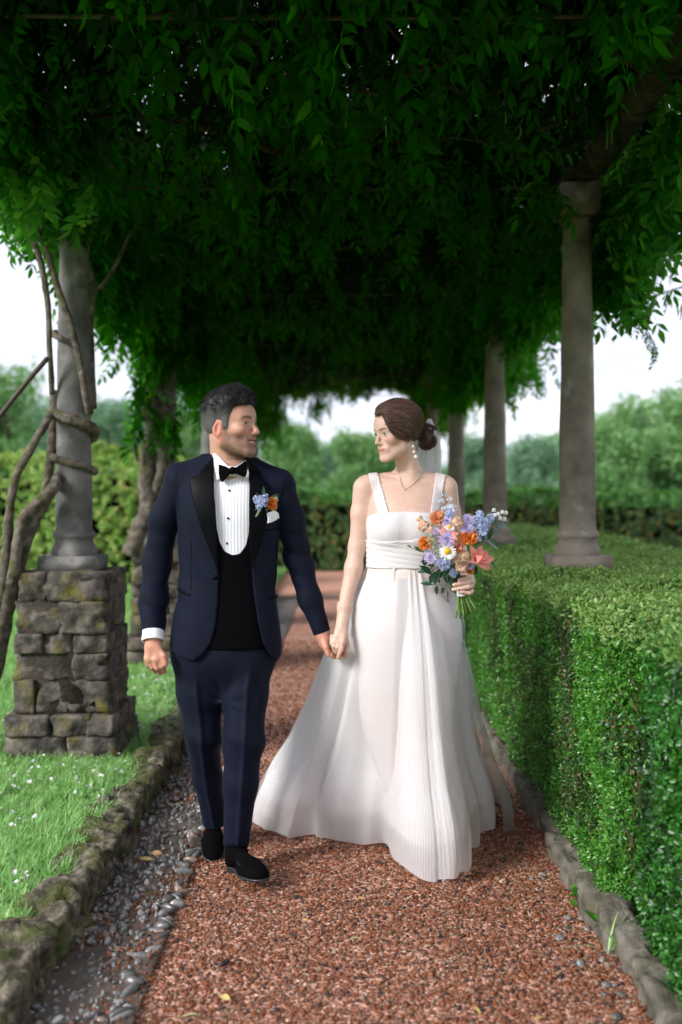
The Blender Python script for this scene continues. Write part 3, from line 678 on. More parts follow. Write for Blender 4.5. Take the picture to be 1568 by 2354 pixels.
    # sprays hanging at the lawn side corner, outside light put into their colour
    for (x, y, Y, rz, pit, s) in [(40, 340, 4.3, 0.3, 80, 1.05), (100, 360, 4.25, -0.5, 76, 1.15), (95, 395, 4.2, 2.6, 80, 0.9), (215, 400, 4.3, 0.2, 84, 1.1), (205, 430, 4.3, 1.8, 84, 0.8), (20, 410, 4.25, 1.0, 84, 1.0), (60, 380, 4.4, 2.0, 80, 1.1),
                                  (150, 350, 4.4, 0.9, 70, 1.0), (180, 345, 4.5, -1.2, 72, 1.0), (10, 350, 4.2, 2.8, 82, 1.0)]:
        o = link('leaf', SPRE[int(x) % 5], None, tuple(W(x, y, Y)), (0.2, radians(pit), rz), s); o.parent = vine1; o.matrix_parent_inverse = vine1.matrix_basis.inverted()
    # trailing shoots against the sky
    for pts in ([(1370, 640), (1440, 650), (1500, 668), (1568, 690)], [(1500, 470), (1520, 520), (1528, 556)], [(1460, 720), (1490, 760), (1508, 800)]):
        wlink('shoot', tube_mesh('shoot', px(pts, 5.6), 0.0016, M['bark'], n=4, per=4), vine1)
        for i, p in enumerate(catmull(np.array(px(pts, 5.6)), 3)[1:]):
            o = link('leaf', SPR[i % 9], None, tuple(p), (0, radians(random.uniform(40, 85)), random.uniform(0, 6)), 0.38); o.parent = vine1; o.matrix_parent_inverse = vine1.matrix_basis.inverted()
    # seed pods
    for i in range(30):
        x, y, Y = random.choice([(760 + random.gauss(0, 300), random.uniform(190, 320), 4.0), (1480 + random.gauss(0, 50), random.uniform(470, 520), 5.2), (1085, random.uniform(740, 850), 9.3), (1250 + random.gauss(0, 80), random.uniform(180, 300), 4.4)])
        p = W(x, y, Y); l = random.uniform(0.06, 0.16)
        wlink('seed_pod', tube_mesh('seed_pod', [p, p + (0.004, 0, -l * 0.5), p + (random.gauss(0, 0.01), 0, -l)], [0.0015, 0.004, 0.0015], M['grass'], n=4, per=3), vine1)
canopy()
me = tube_mesh('pole', px([(-40, 1005), (60, 880), (110, 822)], 5.0), 0.013, M['pole'], n=8, per=3)
tag(link('support_pole', me), 'thin dark brown pole leaning against the nearest lawn side column', 'pole')
# ================================================================== hedges
def twig_mesh(name, seed, mat, n=22, ll=0.014, spread=0.03):
    rs = np.random.default_rng(seed); parts = []
    for i in range(n):
        l = ll * rs.uniform(0.7, 1.25); V, Fc = leafshape(l, l * 0.27, 0.12, 2, 0.3)
        d = rs.uniform(0, spread); a = rs.uniform(0, 6.28)
        V = xf(V, (rs.normal(0, 0.5), -radians(rs.uniform(-15, 70)), a), (rs.normal(0, 0.011), rs.normal(0, 0.011), d)); parts.append((V, Fc))
    V, Fc = mjoin(parts); return mesh(name, V, Fc, mat)
def euler_to(nrm, spin):
    """euler that turns +Z to nrm with a spin about it"""
    E = []
    for n, s in zip(nrm, spin):
        q = Vector(n).to_track_quat('Z', 'Y') @ Euler((0, 0, s)).to_quaternion(); E.append(q.to_euler()[:])
    return np.array(E)
def boxhedge(name, label, cat, x0, x1, y0, y1, z0, z1, mats, dens, ll, tn, seed, faces='LFT', rnd=0.06, wob=0.03, group=None, density_top=None, scale=1.0):
    o = empty(name, ((x0 + x1) / 2, (y0 + y1) / 2, z0)); tag(o, label, cat, group)
    m = 0.05 * scale + rnd
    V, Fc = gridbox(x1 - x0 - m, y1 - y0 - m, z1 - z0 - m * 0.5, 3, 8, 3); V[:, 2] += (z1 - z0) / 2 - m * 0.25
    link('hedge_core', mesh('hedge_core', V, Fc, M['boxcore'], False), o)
    rs = np.random.default_rng(seed); P = []; Nn = []; top = []
    def put(n, f):
        a, b = rs.random(n), rs.random(n)
        if f == 'L': p = np.c_[np.full(n, x0), y0 + a * (y1 - y0), z0 + b * (z1 - z0)]; q = np.tile((-1, 0, 0.25), (n, 1))
        if f == 'R': p = np.c_[np.full(n, x1), y0 + a * (y1 - y0), z0 + b * (z1 - z0)]; q = np.tile((1, 0, 0.25), (n, 1))
        if f == 'F': p = np.c_[x0 + a * (x1 - x0), np.full(n, y0), z0 + b * (z1 - z0)]; q = np.tile((0, -1, 0.25), (n, 1))
        if f == 'B': p = np.c_[x0 + a * (x1 - x0), np.full(n, y1), z0 + b * (z1 - z0)]; q = np.tile((0, 1, 0.25), (n, 1))
        if f == 'T': p = np.c_[x0 + a * (x1 - x0), y0 + b * (y1 - y0), np.full(n, z1)]; q = np.tile((0, 0, 1.0), (n, 1))
        # rounded edges
        c = np.array([(x0 + x1) / 2, (y0 + y1) / 2, (z0 + z1) / 2]); hs = np.array([(x1 - x0) / 2, (y1 - y0) / 2, (z1 - z0) / 2]) - rnd
        inn = np.clip(p, c - hs, c + hs); inn[:, 2] = np.where(p[:, 2] < c[2], p[:, 2], inn[:, 2]); d = p - inn; ln = np.linalg.norm(d, axis=1)[:, None] + 1e-9
        p = inn + d / ln * rnd; q = q * 0.5 + d / ln
        p = p + (d / ln) * (wob * fbm(p * 3.2 / scale, seed, 3) - 0.03 * scale * rs.random(n) ** 2)[:, None]
        P.append(p); Nn.append(q + rs.normal(0, 0.33, (n, 3))); top.append(np.full(n, f == 'T') | (p[:, 2] > z1 - 0.05 * scale))
    for f in faces:
        area = {'L': (y1 - y0) * (z1 - z0), 'R': (y1 - y0) * (z1 - z0), 'F': (x1 - x0) * (z1 - z0), 'B': (x1 - x0) * (z1 - z0), 'T': (x1 - x0) * (y1 - y0)}[f]
        put(int(area * (density_top if f == 'T' and density_top else dens)), f)
    P = np.concatenate(P); Nn = np.concatenate(Nn); top = np.concatenate(top)
    # thin and dying spots
    thin = (vnoise(P * np.array([3, 2.0, 2.0]) / scale, seed + 2) > 0.62) & (rs.random(len(P)) < 0.7) & ~top
    P, Nn, top = P[~thin], Nn[~thin], top[~thin]
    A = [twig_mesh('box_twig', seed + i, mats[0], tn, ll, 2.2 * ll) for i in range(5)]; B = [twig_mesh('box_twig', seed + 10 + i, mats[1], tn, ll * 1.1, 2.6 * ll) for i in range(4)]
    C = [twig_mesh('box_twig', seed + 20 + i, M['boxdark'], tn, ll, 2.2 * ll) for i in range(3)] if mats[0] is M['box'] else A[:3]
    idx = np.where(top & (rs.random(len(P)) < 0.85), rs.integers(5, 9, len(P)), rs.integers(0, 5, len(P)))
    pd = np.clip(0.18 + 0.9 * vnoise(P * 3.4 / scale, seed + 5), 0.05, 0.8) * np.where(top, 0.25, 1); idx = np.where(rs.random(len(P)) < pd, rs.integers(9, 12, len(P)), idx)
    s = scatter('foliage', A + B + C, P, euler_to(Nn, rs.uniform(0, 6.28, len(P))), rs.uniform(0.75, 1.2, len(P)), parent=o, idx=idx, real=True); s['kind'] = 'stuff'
    return o
BX = (M['box'], M['boxtop'])
h1 = boxhedge('box_hedge', 'long clipped box hedge beside the woman with the tan column rising out of it', 'hedge', 0.90, 2.5, 3.22, 6.75, 0.06, 0.985, BX, 3600, 0.0135, 20, 501, 'LFT', 0.05, 0.026, 'box hedges along the path', 1900)
h2 = boxhedge('box_hedge', 'nearest clipped box hedge, a blurred block at the picture edge', 'hedge', 0.945, 2.0, 1.5, 3.10, 0.04, 0.985, BX, 2700, 0.0165, 20, 521, 'LBT', 0.09, 0.04, 'box hedges along the path', 1600)
h3 = boxhedge('box_hedge', 'clipped box hedge continuing behind the woman beyond a dark gap', 'hedge', 0.90, 2.5, 6.95, 12.8, 0.06, 0.97, BX, 900, 0.024, 20, 541, 'LFT', 0.06, 0.03, 'box hedges along the path', 700)
# bare twigs in the joint between the two near hedges
_tw = empty('dry_twigs', (0.97, 3.16, 0.1)); tag(_tw, 'brown dry twigs in the joint between the two nearest box hedges', 'twigs')
for i in range(110):
    p = np.array([random.uniform(0.93, 1.04), random.gauss(3.17, 0.05), random.uniform(0.12, 0.93)])
    q = p + np.array([random.gauss(-0.012, 0.015), random.gauss(0, 0.03), random.uniform(0.02, 0.09)]); r = q + np.array([random.gauss(-0.01, 0.015), random.gauss(0, 0.02), random.uniform(0.01, 0.05)])
    wlink('twig', tube_mesh('twig', [p, q, r], [0.002, 0.0014, 0.0007], M['boxtwig'], n=3, per=2), _tw)
# ---- far hedges
HL = (M['hedgeL'], M['hedgeL']); HD = (M['hedgeD'], M['box'])
boxhedge('far_hedge', 'pale yellow green hedge across the lawn behind the nearest column', 'hedge', -14, -2.3, 14.2, 15.4, 0.05, 1.9, HL, 170, 0.06, 24, 561, 'FTR', 0.3, 0.14, 'hedges closing the garden', 150, 3.0)
boxhedge('far_hedge', 'dark green hedge across the end of the walk behind the couple', 'hedge', -3.4, 5.0, 18.4, 19.6, 0.0, 1.36, HD, 200, 0.055, 24, 571, 'FT', 0.12, 0.08, 'hedges closing the garden', 150, 2.4)
boxhedge('far_hedge', 'dark green hedge with orange leaves behind the tan columns', 'hedge', 5.0, 17, 18.1, 19.4, 0.0, 1.32, HD, 180, 0.055, 24, 581, 'FT', 0.12, 0.08, 'hedges closing the garden', 150, 2.4)

# ================================================================== trees
def clump_mesh(name, seed, mat, n=70, r=0.5, l=0.15):
    rs = np.random.default_rng(seed); parts = []
    for i in range(n):
        V, Fc = leafshape(l * rs.uniform(0.6, 1.3), l * 0.3, 0.2, 2)
        d = rs.normal(0, 1, 3); d = d / np.linalg.norm(d) * r * rs.random() ** 0.45
        parts.append((xf(V, (rs.uniform(0, 6), rs.uniform(-1, 1), rs.uniform(0, 6)), d * (1, 1, 0.75)), Fc))
    V, Fc = mjoin(parts); return mesh(name, V, Fc, mat)
CLA = [clump_mesh('leaf_clump', 600 + i, M['treeA']) for i in range(4)]; CLB = [clump_mesh('leaf_clump', 620 + i, M['treeB']) for i in range(4)]
def tree(label, px_, top, Y, wpx, cl, seed, group):
    rs = np.random.default_rng(seed); x = (px_ - 780) * Y / F; H = CAMH - (top - 1140) * Y / F; Wd = wpx * Y / F / 2
    o = empty('tree', (x, Y, 0)); tag(o, label, 'tree', group)
    lobes = []; V, Fc = tube([(0, 0, -0.1), (0.1, 0, H * 0.25), (0.05, 0.1, H * 0.5), (0, 0, H * 0.8)], [0.035 * H, 0.028 * H, 0.02 * H, 0.008 * H], n=8)
    br = [(V, Fc)]
    for i in range(15):
        a = rs.uniform(0, 6.28); z = H * rs.uniform(0.14, 0.86); rr = Wd * (0.75 * math.sqrt(max(0.05, 1 - ((z / H - 0.45) / 0.55) ** 2))) * rs.uniform(0.5, 1)
        c = np.array([rr * cos(a), rr * sin(a) * 0.8, z]); lobes.append((c, Wd * rs.uniform(0.36, 0.55)))
        br.append(tube([(0.05, 0, z * 0.55), c * 0.5 + (0, 0, z * 0.3), c], [0.014 * H, 0.01 * H, 0.003 * H], n=5, per=3))
    lobes.append((np.array([0, 0, H * 0.86]), H * 0.14 + Wd * 0.1))
    V, Fc = mjoin(br); link('trunk', mesh('trunk', V, fix_tris(V, Fc), M['trunk']), o)
    P = []
    for c, r in lobes:
        n = int(24 + 9 * r * r); d = rs.normal(0, 1, (n, 3)); d /= np.linalg.norm(d, axis=1)[:, None]
        P.append(c + d * (r * rs.random(n) ** 0.4)[:, None] * (1, 1, 0.85))
    P = np.concatenate(P); P = P[(P[:, 2] > 0.3) & (P[:, 2] < H * 1.0)]
    s = scatter('crown', cl, P + np.array([x, Y, 0]), rs.uniform(0, 6, (len(P), 3)), rs.uniform(0.8, 1.6, len(P)) * (0.5 + Wd * 0.16), parent=o); s['kind'] = 'stuff'
TR = [('broad green tree at the left picture edge beyond the pale hedge', 10, 845, 34, 210, CLA), ('blue green tree seen just left of the coiled column', 100, 935, 46, 180, CLB), ('low green tree right of the coiled column', 235, 925, 40, 150, CLB),
      ('green tree between the coiled column and the vine trunk', 300, 945, 48, 130, CLB), ('pale tree behind the wrapped second column', 400, 930, 44, 130, CLA), ('tree hidden mostly behind the head of the man', 520, 960, 50, 150, CLB),
      ('green tree to the right of the head of the man', 655, 990, 42, 120, CLA), ('hazy tree in the middle gap between the couple', 745, 1035, 60, 130, CLB), ('hazy green tree in the gap beside the face of the woman', 830, 1000, 48, 120, CLA),
      ('tree behind the veil of the woman', 930, 990, 55, 130, CLB), ('low tree between the third and second tan columns', 1085, 1015, 45, 120, CLB), ('low tree left of the nearest tan column', 1215, 1020, 44, 130, CLB),
      ('low tree behind the nearest tan column', 1300, 1010, 50, 130, CLA), ('tall green tree right of the nearest tan column', 1450, 925, 36, 190, CLA), ('taller tree at the right picture edge', 1560, 900, 31, 170, CLA), ('lower tree in front of the tall trees at the right', 1400, 985, 30, 130, CLA)]
for i, (lab, a, b, Y, w, c) in enumerate(TR): tree(lab, a, b - 8, Y, w * 1.4, c, 700 + i, 'trees beyond the hedges')
# ================================================================== modelling in distance fields (figures, cloth)
def smin(a, b, k):
    h = np.clip(0.5 + 0.5 * (b - a) / k, 0, 1); return b * (1 - h) + a * h - k * h * (1 - h)
def smax(a, b, k): return -smin(-a, -b, k)
def s_sph(P, c, r): return np.linalg.norm(P - np.asarray(c), axis=1) - r
def s_ell(P, c, r, R=None):
    P = np.asarray(P); t = P.dtype; q = P - np.asarray(c).astype(t)
    if R is not None: q = q @ R.astype(t)
    r = np.asarray(r).astype(t); a = q / r; k0 = np.sqrt(a[:, 0] ** 2 + a[:, 1] ** 2 + a[:, 2] ** 2); a = a / r; k1 = np.sqrt(a[:, 0] ** 2 + a[:, 1] ** 2 + a[:, 2] ** 2) + t.type(1e-9)
    return k0 * (k0 - 1) / k1
def s_cone(P, a, b, r1, r2):
    P = np.asarray(P); t = P.dtype; a = np.asarray(a).astype(t); b = np.asarray(b).astype(t); ba = b - a; x, y, z = P[:, 0] - a[0], P[:, 1] - a[1], P[:, 2] - a[2]
    h = np.clip((x * ba[0] + y * ba[1] + z * ba[2]) / (ba @ ba), 0, 1); x = x - h * ba[0]; y = y - h * ba[1]; z = z - h * ba[2]
    return np.sqrt(x * x + y * y + z * z) - (t.type(r1) + t.type(r2 - r1) * h)
def s_chain(P, pts, rad, k=0.01):
    d = None
    for i in range(len(pts) - 1):
        e = s_cone(P, pts[i], pts[i + 1], rad[i], rad[i + 1]); d = e if d is None else smin(d, e, k)
    return d
_LC = {}
def s_loft(P, rows, n=2.3):
    """rows: (z, cx, hx, cy, hy), any order"""
    k_ = tuple(map(tuple, rows)); r = _LC[k_] if k_ in _LC else _LC.setdefault(k_, catmull(np.array(sorted(rows)), 5)); z = P[:, 2]; i = lambda k: np.interp(z, r[:, 0], r[:, k])
    hx, hy = i(2), i(4); q = ((np.abs(P[:, 0] - i(1)) / hx) ** n + (np.abs(P[:, 1] - i(3)) / hy) ** n) ** (1 / n)
    d = (q - 1) * np.minimum(hx, hy)
    return np.maximum(d, np.maximum(r[0, 0] - z, z - r[-1, 0])).astype(np.float32)
def poly2(X, Z, poly):
    """signed distance to a polygon in the XZ plane (inside negative)"""
    p = np.asarray(poly, float); d = np.full(len(X), 1e9); s = np.ones(len(X)); n = len(p); j = n - 1
    for i in range(n):
        e = p[j] - p[i]; wx = X - p[i, 0]; wz = Z - p[i, 1]; t = np.clip((wx * e[0] + wz * e[1]) / (e @ e + 1e-12), 0, 1)
        d = np.minimum(d, (wx - e[0] * t) ** 2 + (wz - e[1] * t) ** 2)
        c1 = Z >= p[i, 1]; c2 = Z < p[j, 1]; c3 = e[0] * wz > e[1] * wx
        s = np.where((c1 & c2 & c3) | (~c1 & ~c2 & ~c3), -s, s); j = i
    return s * np.sqrt(d)
def pp(pts, Y):
    """traced outline -> XZ outline at distance Y"""
    return [(W(a, b, Y)[0], W(a, b, Y)[2]) for a, b in pts]

def surfnet(f, lo, hi, h, relax=1):
    """surface of f = 0 as quads"""
    lo = np.asarray(lo, float); hi = np.asarray(hi, float); B = 4
    nb = np.ceil((hi - lo) / (h * B)).astype(int); n = nb * B + 1
    ax = [lo[k] + (np.arange(nb[k]) + 0.5) * h * B for k in range(3)]
    C = np.stack(np.meshgrid(*ax, indexing='ij'), -1).reshape(-1, 3).astype(np.float32); fc = np.concatenate([f(C[s:s + 300000]) for s in range(0, len(C), 300000)]).reshape(nb)
    act = np.abs(fc) < h * B * 1.25
    G = np.repeat(np.repeat(np.repeat(fc, B, 0), B, 1), B, 2).astype(np.float32)
    G = np.pad(G, ((0, 1), (0, 1), (0, 1)), mode='edge'); m = np.zeros(n, bool)
    ac = np.argwhere(act) * B; of = np.stack(np.meshgrid(*[np.arange(B + 1)] * 3, indexing='ij'), -1).reshape(-1, 3)
    for o in of: q = ac + o; m[q[:, 0], q[:, 1], q[:, 2]] = True
    I = np.argwhere(m); val = np.empty(len(I), np.float32)
    for s in range(0, len(I), 400000): val[s:s + 400000] = f((lo + I[s:s + 400000] * h).astype(np.float32))
    G[m] = val
    S = G < 0
    cnt = np.zeros(np.array(n) - 1, np.int8)
    for a in (0, 1):
        for b in (0, 1):
            for c in (0, 1): cnt += S[a:n[0] - 1 + a, b:n[1] - 1 + b, c:n[2] - 1 + c]
    cell = (cnt > 0) & (cnt < 8); ci = np.argwhere(cell); vid = np.full(cell.shape, -1, np.int64); vid[cell] = np.arange(len(ci))
    off = np.array([(a, b, c) for a in (0, 1) for b in (0, 1) for c in (0, 1)])
    cv = np.stack([G[ci[:, 0] + o[0], ci[:, 1] + o[1], ci[:, 2] + o[2]] for o in off], 1)
    acc = np.zeros((len(ci), 3)); w = np.zeros(len(ci))
    for a in range(8):
        for b in range(a + 1, 8):
            if np.abs(off[a] - off[b]).sum() != 1: continue
            x = (cv[:, a] < 0) != (cv[:, b] < 0); t = np.where(x, cv[:, a] / np.where(x, cv[:, a] - cv[:, b], 1), 0)
            acc += np.where(x[:, None], off[a] + t[:, None] * (off[b] - off[a]), 0); w += x
    V = lo + (ci + acc / w[:, None]) * h; Q = []
    for d in range(3):
        u, v = (d + 1) % 3, (d + 2) % 3; sl0 = [slice(None)] * 3; sl1 = [slice(None)] * 3; sl0[d] = slice(0, n[d] - 1); sl1[d] = slice(1, n[d])
        A = S[tuple(sl0)]; Bq = S[tuple(sl1)]; E = np.argwhere(A != Bq); E = E[(E[:, u] > 0) & (E[:, v] > 0) & (E[:, u] < n[u] - 1) & (E[:, v] < n[v] - 1)]
        fl = A[tuple(E.T)]
        def g(du, dv):
            q = E.copy(); q[:, u] -= du; q[:, v] -= dv; return vid[tuple(q.T)]
        q = np.stack([g(1, 1), g(0, 1), g(0, 0), g(1, 0)], 1); q[~fl] = q[~fl][:, ::-1]; Q.append(q)
    Q = np.concatenate(Q); Q = Q[(Q >= 0).all(1)]
    for _ in range(relax):
        A = np.zeros_like(V); c = np.zeros(len(V))
        for a, b in ((0, 1), (1, 2), (2, 3), (3, 0)):
            np.add.at(A, Q[:, a], V[Q[:, b]]); np.add.at(A, Q[:, b], V[Q[:, a]]); np.add.at(c, Q[:, a], 1); np.add.at(c, Q[:, b], 1)
        V = V * 0.5 + 0.5 * A / np.maximum(c, 1)[:, None]
    return V, Q

def rot_head(yaw, pitch, roll=0.0):
    """columns: the head's right-to-left x axis, forward y, up z in the world; yaw 0 looks at the camera, + turns to picture right"""
    fwd = np.array([sin(yaw) * cos(pitch), -cos(yaw) * cos(pitch), sin(pitch)]); up = np.array([0, 0, 1.0]); x = np.cross(fwd, up); x /= np.linalg.norm(x); z = np.cross(x, fwd)
    x2 = x * cos(roll) + z * sin(roll); z2 = -x * sin(roll) + z * cos(roll)
    return np.stack([x2, fwd, z2], 1)

def head_sdf(p, male=True, smile=0.0, mouth_open=0.0, part=None):
    """p in head space (x side, y forward, z up; origin at eye level between the ears), male size"""
    ax = np.abs(p[:, 0]); q = np.c_[ax, p[:, 1], p[:, 2]]
    d = s_ell(p, (0, -0.014, 0.034), (0.0745, 0.0975, 0.086))                                # cranium
    d = smin(d, s_ell(p, (0, 0.028, 0.030), (0.062, 0.060, 0.060)), 0.03)                    # forehead
    d = smin(d, s_ell(p, (0, 0.026, -0.040), (0.058, 0.058, 0.066) if male else (0.050, 0.054, 0.064)), 0.03)   # face mass
    jw = 0.053 if male else 0.042
    d = smin(d, s_cone(q, (jw, -0.002, -0.062), (0.020, 0.068, -0.098), 0.015, 0.015), 0.030)  # jaw
    d = smin(d, s_cone(q, (jw, -0.002, -0.062), (0.062, -0.004, -0.015), 0.014, 0.010), 0.03)
    d = smin(d, s_ell(p, (0, 0.075, -0.104 if male else -0.101), (0.021, 0.016, 0.016) if male else (0.014, 0.014, 0.014)), 0.020)   # chin
    d = smin(d, s_ell(q, (0.041, 0.060, -0.026 + 0.004 * smile), (0.024, 0.021 + 0.003 * smile, 0.020)) if male else s_ell(q, (0.038, 0.056, -0.022), (0.020, 0.017, 0.018)), 0.022)         # cheekbones
    d = smin(d, s_cone(q, (0.010, 0.083, 0.020), (0.045, 0.066, 0.021), 0.0085 if male else 0.006, 0.007), 0.014)     # brow ridge
    d = smax(d, -s_ell(q, (0.031, 0.094, 0.0015), (0.017, 0.014, 0.0115)), 0.014)           # eye sockets
    # nose
    nl = 0.0 if male else -0.006
    d = smin(d, s_cone(p, (0, 0.080, 0.010), (0, 0.104 + nl * 0.5, -0.026), 0.0075 if male else 0.0064, 0.0088 if male else 0.0062), 0.010 if male else 0.007)
    d = smin(d, s_sph(p, (0, 0.1055 + nl * 0.45, -0.031), 0.0105 if male else 0.0076), 0.008)
    d = smin(d, s_ell(q, (0.0115 if male else 0.0086, 0.094 + nl * 0.8, -0.035), (0.0078, 0.011, 0.0075) if male else (0.0062, 0.010, 0.0062)), 0.006)
    d = smax(d, -s_ell(q, (0.0062, 0.097 + nl * 0.6, -0.0435), (0.0034, 0.0055, 0.0045)), 0.003)
    # muzzle and lips
    d = smin(d, s_ell(p, (0, 0.074 if male else 0.0725, -0.062), (0.028 + 0.006 * smile, 0.018 if male else 0.0150, 0.022)), 0.018)
    lo_ = 0.0 if male else -0.0042
    up = 0.003 * smile
    mw = (0.022 if male else 0.0245) + (0.010 if male else 0.006) * smile
    if male and smile > 0: d = smax(d, -(s_cone(q, (0.0185, 0.0885, -0.037), (0.0345, 0.0700, -0.064), 0.0016, 0.0012) - 0.0006 * smile), 0.005)
    zl = -0.0625
    bend = zl + up * (p[:, 0] / mw) ** 2 * 1.6
    pl = np.c_[ax, p[:, 1] + 9.0 * p[:, 0] ** 2, p[:, 2] - (bend - zl)]
    d = smin(d, s_cone(pl, (0.0, 0.0905 + lo_, zl + 0.0045), (mw, 0.0895 + lo_, zl + 0.001), 0.0048 if male else 0.0042, 0.0018), 0.006)
    d = smin(d, s_cone(pl, (0.0, 0.0895 + lo_, zl - 0.0060 - mouth_open), (mw * 0.8, 0.0885 + lo_, zl - 0.002 - mouth_open * 0.4), 0.0056 if male else 0.0048, 0.0022), 0.006)
    cut = s_ell(np.c_[pl[:, 0], pl[:, 1], pl[:, 2]], (0, 0.094 + lo_, zl - mouth_open * 0.5), (mw * (0.98 if male else 0.7), 0.012 + lo_ * 1.4, (0.0013 if male else 0.0010) + mouth_open * 0.72))
    d = smax(d, -cut, 0.002)
    # lids round the eyeballs
    e = q - np.array([0.0315, 0.0715, 0.0025]); re = np.linalg.norm(e, axis=1)
    lid = re - 0.0142; sl = e[:, 2] - 0.22 * 0; opening = np.maximum(e[:, 2] - ((0.0042 if male else 0.0040) - 0.0012 * smile - 14.0 * e[:, 0] ** 2), -(e[:, 2] + (0.0036 - 0.0010 * smile - 10.0 * e[:, 0] ** 2)))
    lid = np.maximum(lid, -np.maximum(opening, -(e[:, 1] - 0.004)) + 0)
    lid = np.maximum(lid, 0.0118 - re)
    d = smin(d, lid, 0.0022)
    # ears
    er = np.array(Euler((radians(-12), radians(0), radians(28))).to_matrix())
    c = np.array([0.0765 if male else 0.0725, -0.014, -0.016])
    ear = s_ell(q, c, (0.0075, 0.0165, 0.0285), er); g = (q - c) @ er
    ear = smin(ear, s_ell(q, c + np.array([-0.001, 0.004, -0.022]), (0.006, 0.009, 0.012)), 0.006)
    ear = smax(ear, -s_ell(q, c + er @ np.array([0.007, 0.003, 0.004]), (0.0065, 0.0100, 0.018), er), 0.003)
    ear = smin(ear, s_ell(q, c + er @ np.array([0.002, 0.012, -0.004]), (0.004, 0.004, 0.006), er), 0.004)
    d = smin(d, ear, 0.006)
    return d

def skin_mat(name, blood=0.35):
    m, t, o = newmat(name); b = P_(t, Roughness=0.46); b.inputs['Specular IOR Level'].default_value = 0.42
    a = t.nodes.new('ShaderNodeVertexColor'); a.layer_name = 'Col'
    k = ramp(t, [(0.3, (0.93, 0.91, 0.91)), (0.7, (1.04, 1.02, 1.02))], noise(t, 55, 4))
    t.links.new(mixc(t, a.outputs[0], k, 1.0, 'MULTIPLY'), b.inputs['Base Color'])
    b.inputs['Subsurface Weight'].default_value = 0.25; b.inputs['Subsurface Radius'].default_value = (0.012, 0.004, 0.002); b.inputs['Subsurface Scale'].default_value = 0.6
    t.links.new(bump(t, noise(t, 420, 3), 0.0006), b.inputs['Normal'])
    t.links.new(b.outputs[0], o.inputs[0]); return m

def strands(paths, rad, n=3):
    """many polylines (k, m, 3) -> one triangle-sided mesh, tapering"""
    P = np.asarray(paths, float); K, m, _ = P.shape; T = np.gradient(P, axis=1); T /= np.linalg.norm(T, axis=2)[..., None] + 1e-9
    ref = np.array([0.31, 0.52, 0.79]); u = np.cross(T, ref); u /= np.linalg.norm(u, axis=2)[..., None] + 1e-9; v = np.cross(T, u)
    tp = np.linspace(1, 0.25, m)[None, :, None] * np.broadcast_to(np.asarray(rad, float).reshape(-1, 1, 1), (K, 1, 1))
    rings = [P + tp * (cos(a) * u + sin(a) * v) for a in np.arange(n) * 2 * pi / n]
    V = np.stack(rings, 2).reshape(-1, 3)
    base = (np.arange(K)[:, None, None] * m + np.arange(m - 1)[None, :, None]) * n; j = np.arange(n)[None, None]; j2 = (j + 1) % n
    Fc = np.stack([base + j, base + j2, base + n + j2, base + n + j], -1).reshape(-1, 4)
    return V, Fc
def hair_mat(name, attr=True, c=(0.03, 0.02, 0.015), rough=0.38):
    m, t, o = newmat(name); b = P_(t, Roughness=rough); b.inputs['Specular IOR Level'].default_value = 0.55
    if attr:
        a = t.nodes.new('ShaderNodeVertexColor'); a.layer_name = 'Col'; t.links.new(a.outputs[0], b.inputs['Base Color'])
    else:
        t.links.new(ramp(t, [(0.3, tuple(x * 0.6 for x in c)), (0.7, tuple(x * 1.5 for x in c))], noise(t, 90, 4)), b.inputs['Base Color'])
    t.links.new(b.outputs[0], o.inputs[0]); return m
def grad(f, P, e=0.0015):
    g = np.stack([f(P + e * v) - f(P - e * v) for v in np.eye(3)], 1); return g / (np.linalg.norm(g, axis=1)[:, None] + 1e-9)
def iris_mat(name, c):
    m, t, o = newmat(name); b = P_(t, Roughness=0.06); b.inputs['Specular IOR Level'].default_value = 0.6
    tcn = t.nodes.new('ShaderNodeTexCoord'); s = t.nodes.new('ShaderNodeSeparateXYZ'); t.links.new(tcn.outputs['Object'], s.inputs[0])
    r = math_(t, 'SQRT', math_(t, 'ADD', math_(t, 'MULTIPLY', s.outputs[0], s.outputs[0]), math_(t, 'MULTIPLY', s.outputs[2], s.outputs[2])))
    f = math_(t, 'MULTIPLY', r, 100.0)
    col = ramp(t, [(0.0, (0.005, 0.005, 0.005)), (0.22, (0.005, 0.005, 0.005)), (0.27, c), (0.52, tuple(x * 0.6 for x in c)), (0.60, (0.02, 0.02, 0.02)), (0.64, (0.62, 0.58, 0.56)), (1, (0.62, 0.56, 0.54))], f)
    t.links.new(col, b.inputs['Base Color']); t.links.new(b.outputs[0], o.inputs[0]); return m
def eyeball(parent, c, R, mat, look):
    """sphere whose +Y looks along the gaze"""
    V, Fc = lathe([(0.0122 * sin(a), -0.0122 * cos(a)) for a in np.linspace(0.02, pi - 0.02, 13)], 20); V = V[:, [0, 2, 1]] * np.array([1, 1, 1])
    V[:, 1] *= 1; me = mesh('eye', V, Fc[:, ::-1], mat)
    o = link('eye', me, parent); lk = Vector(look).normalized(); q = lk.to_track_quat('Y', 'Z')
    o.matrix_parent_inverse = parent.matrix_basis.inverted(); o.location = tuple(c); o.rotation_euler = q.to_euler(); return o
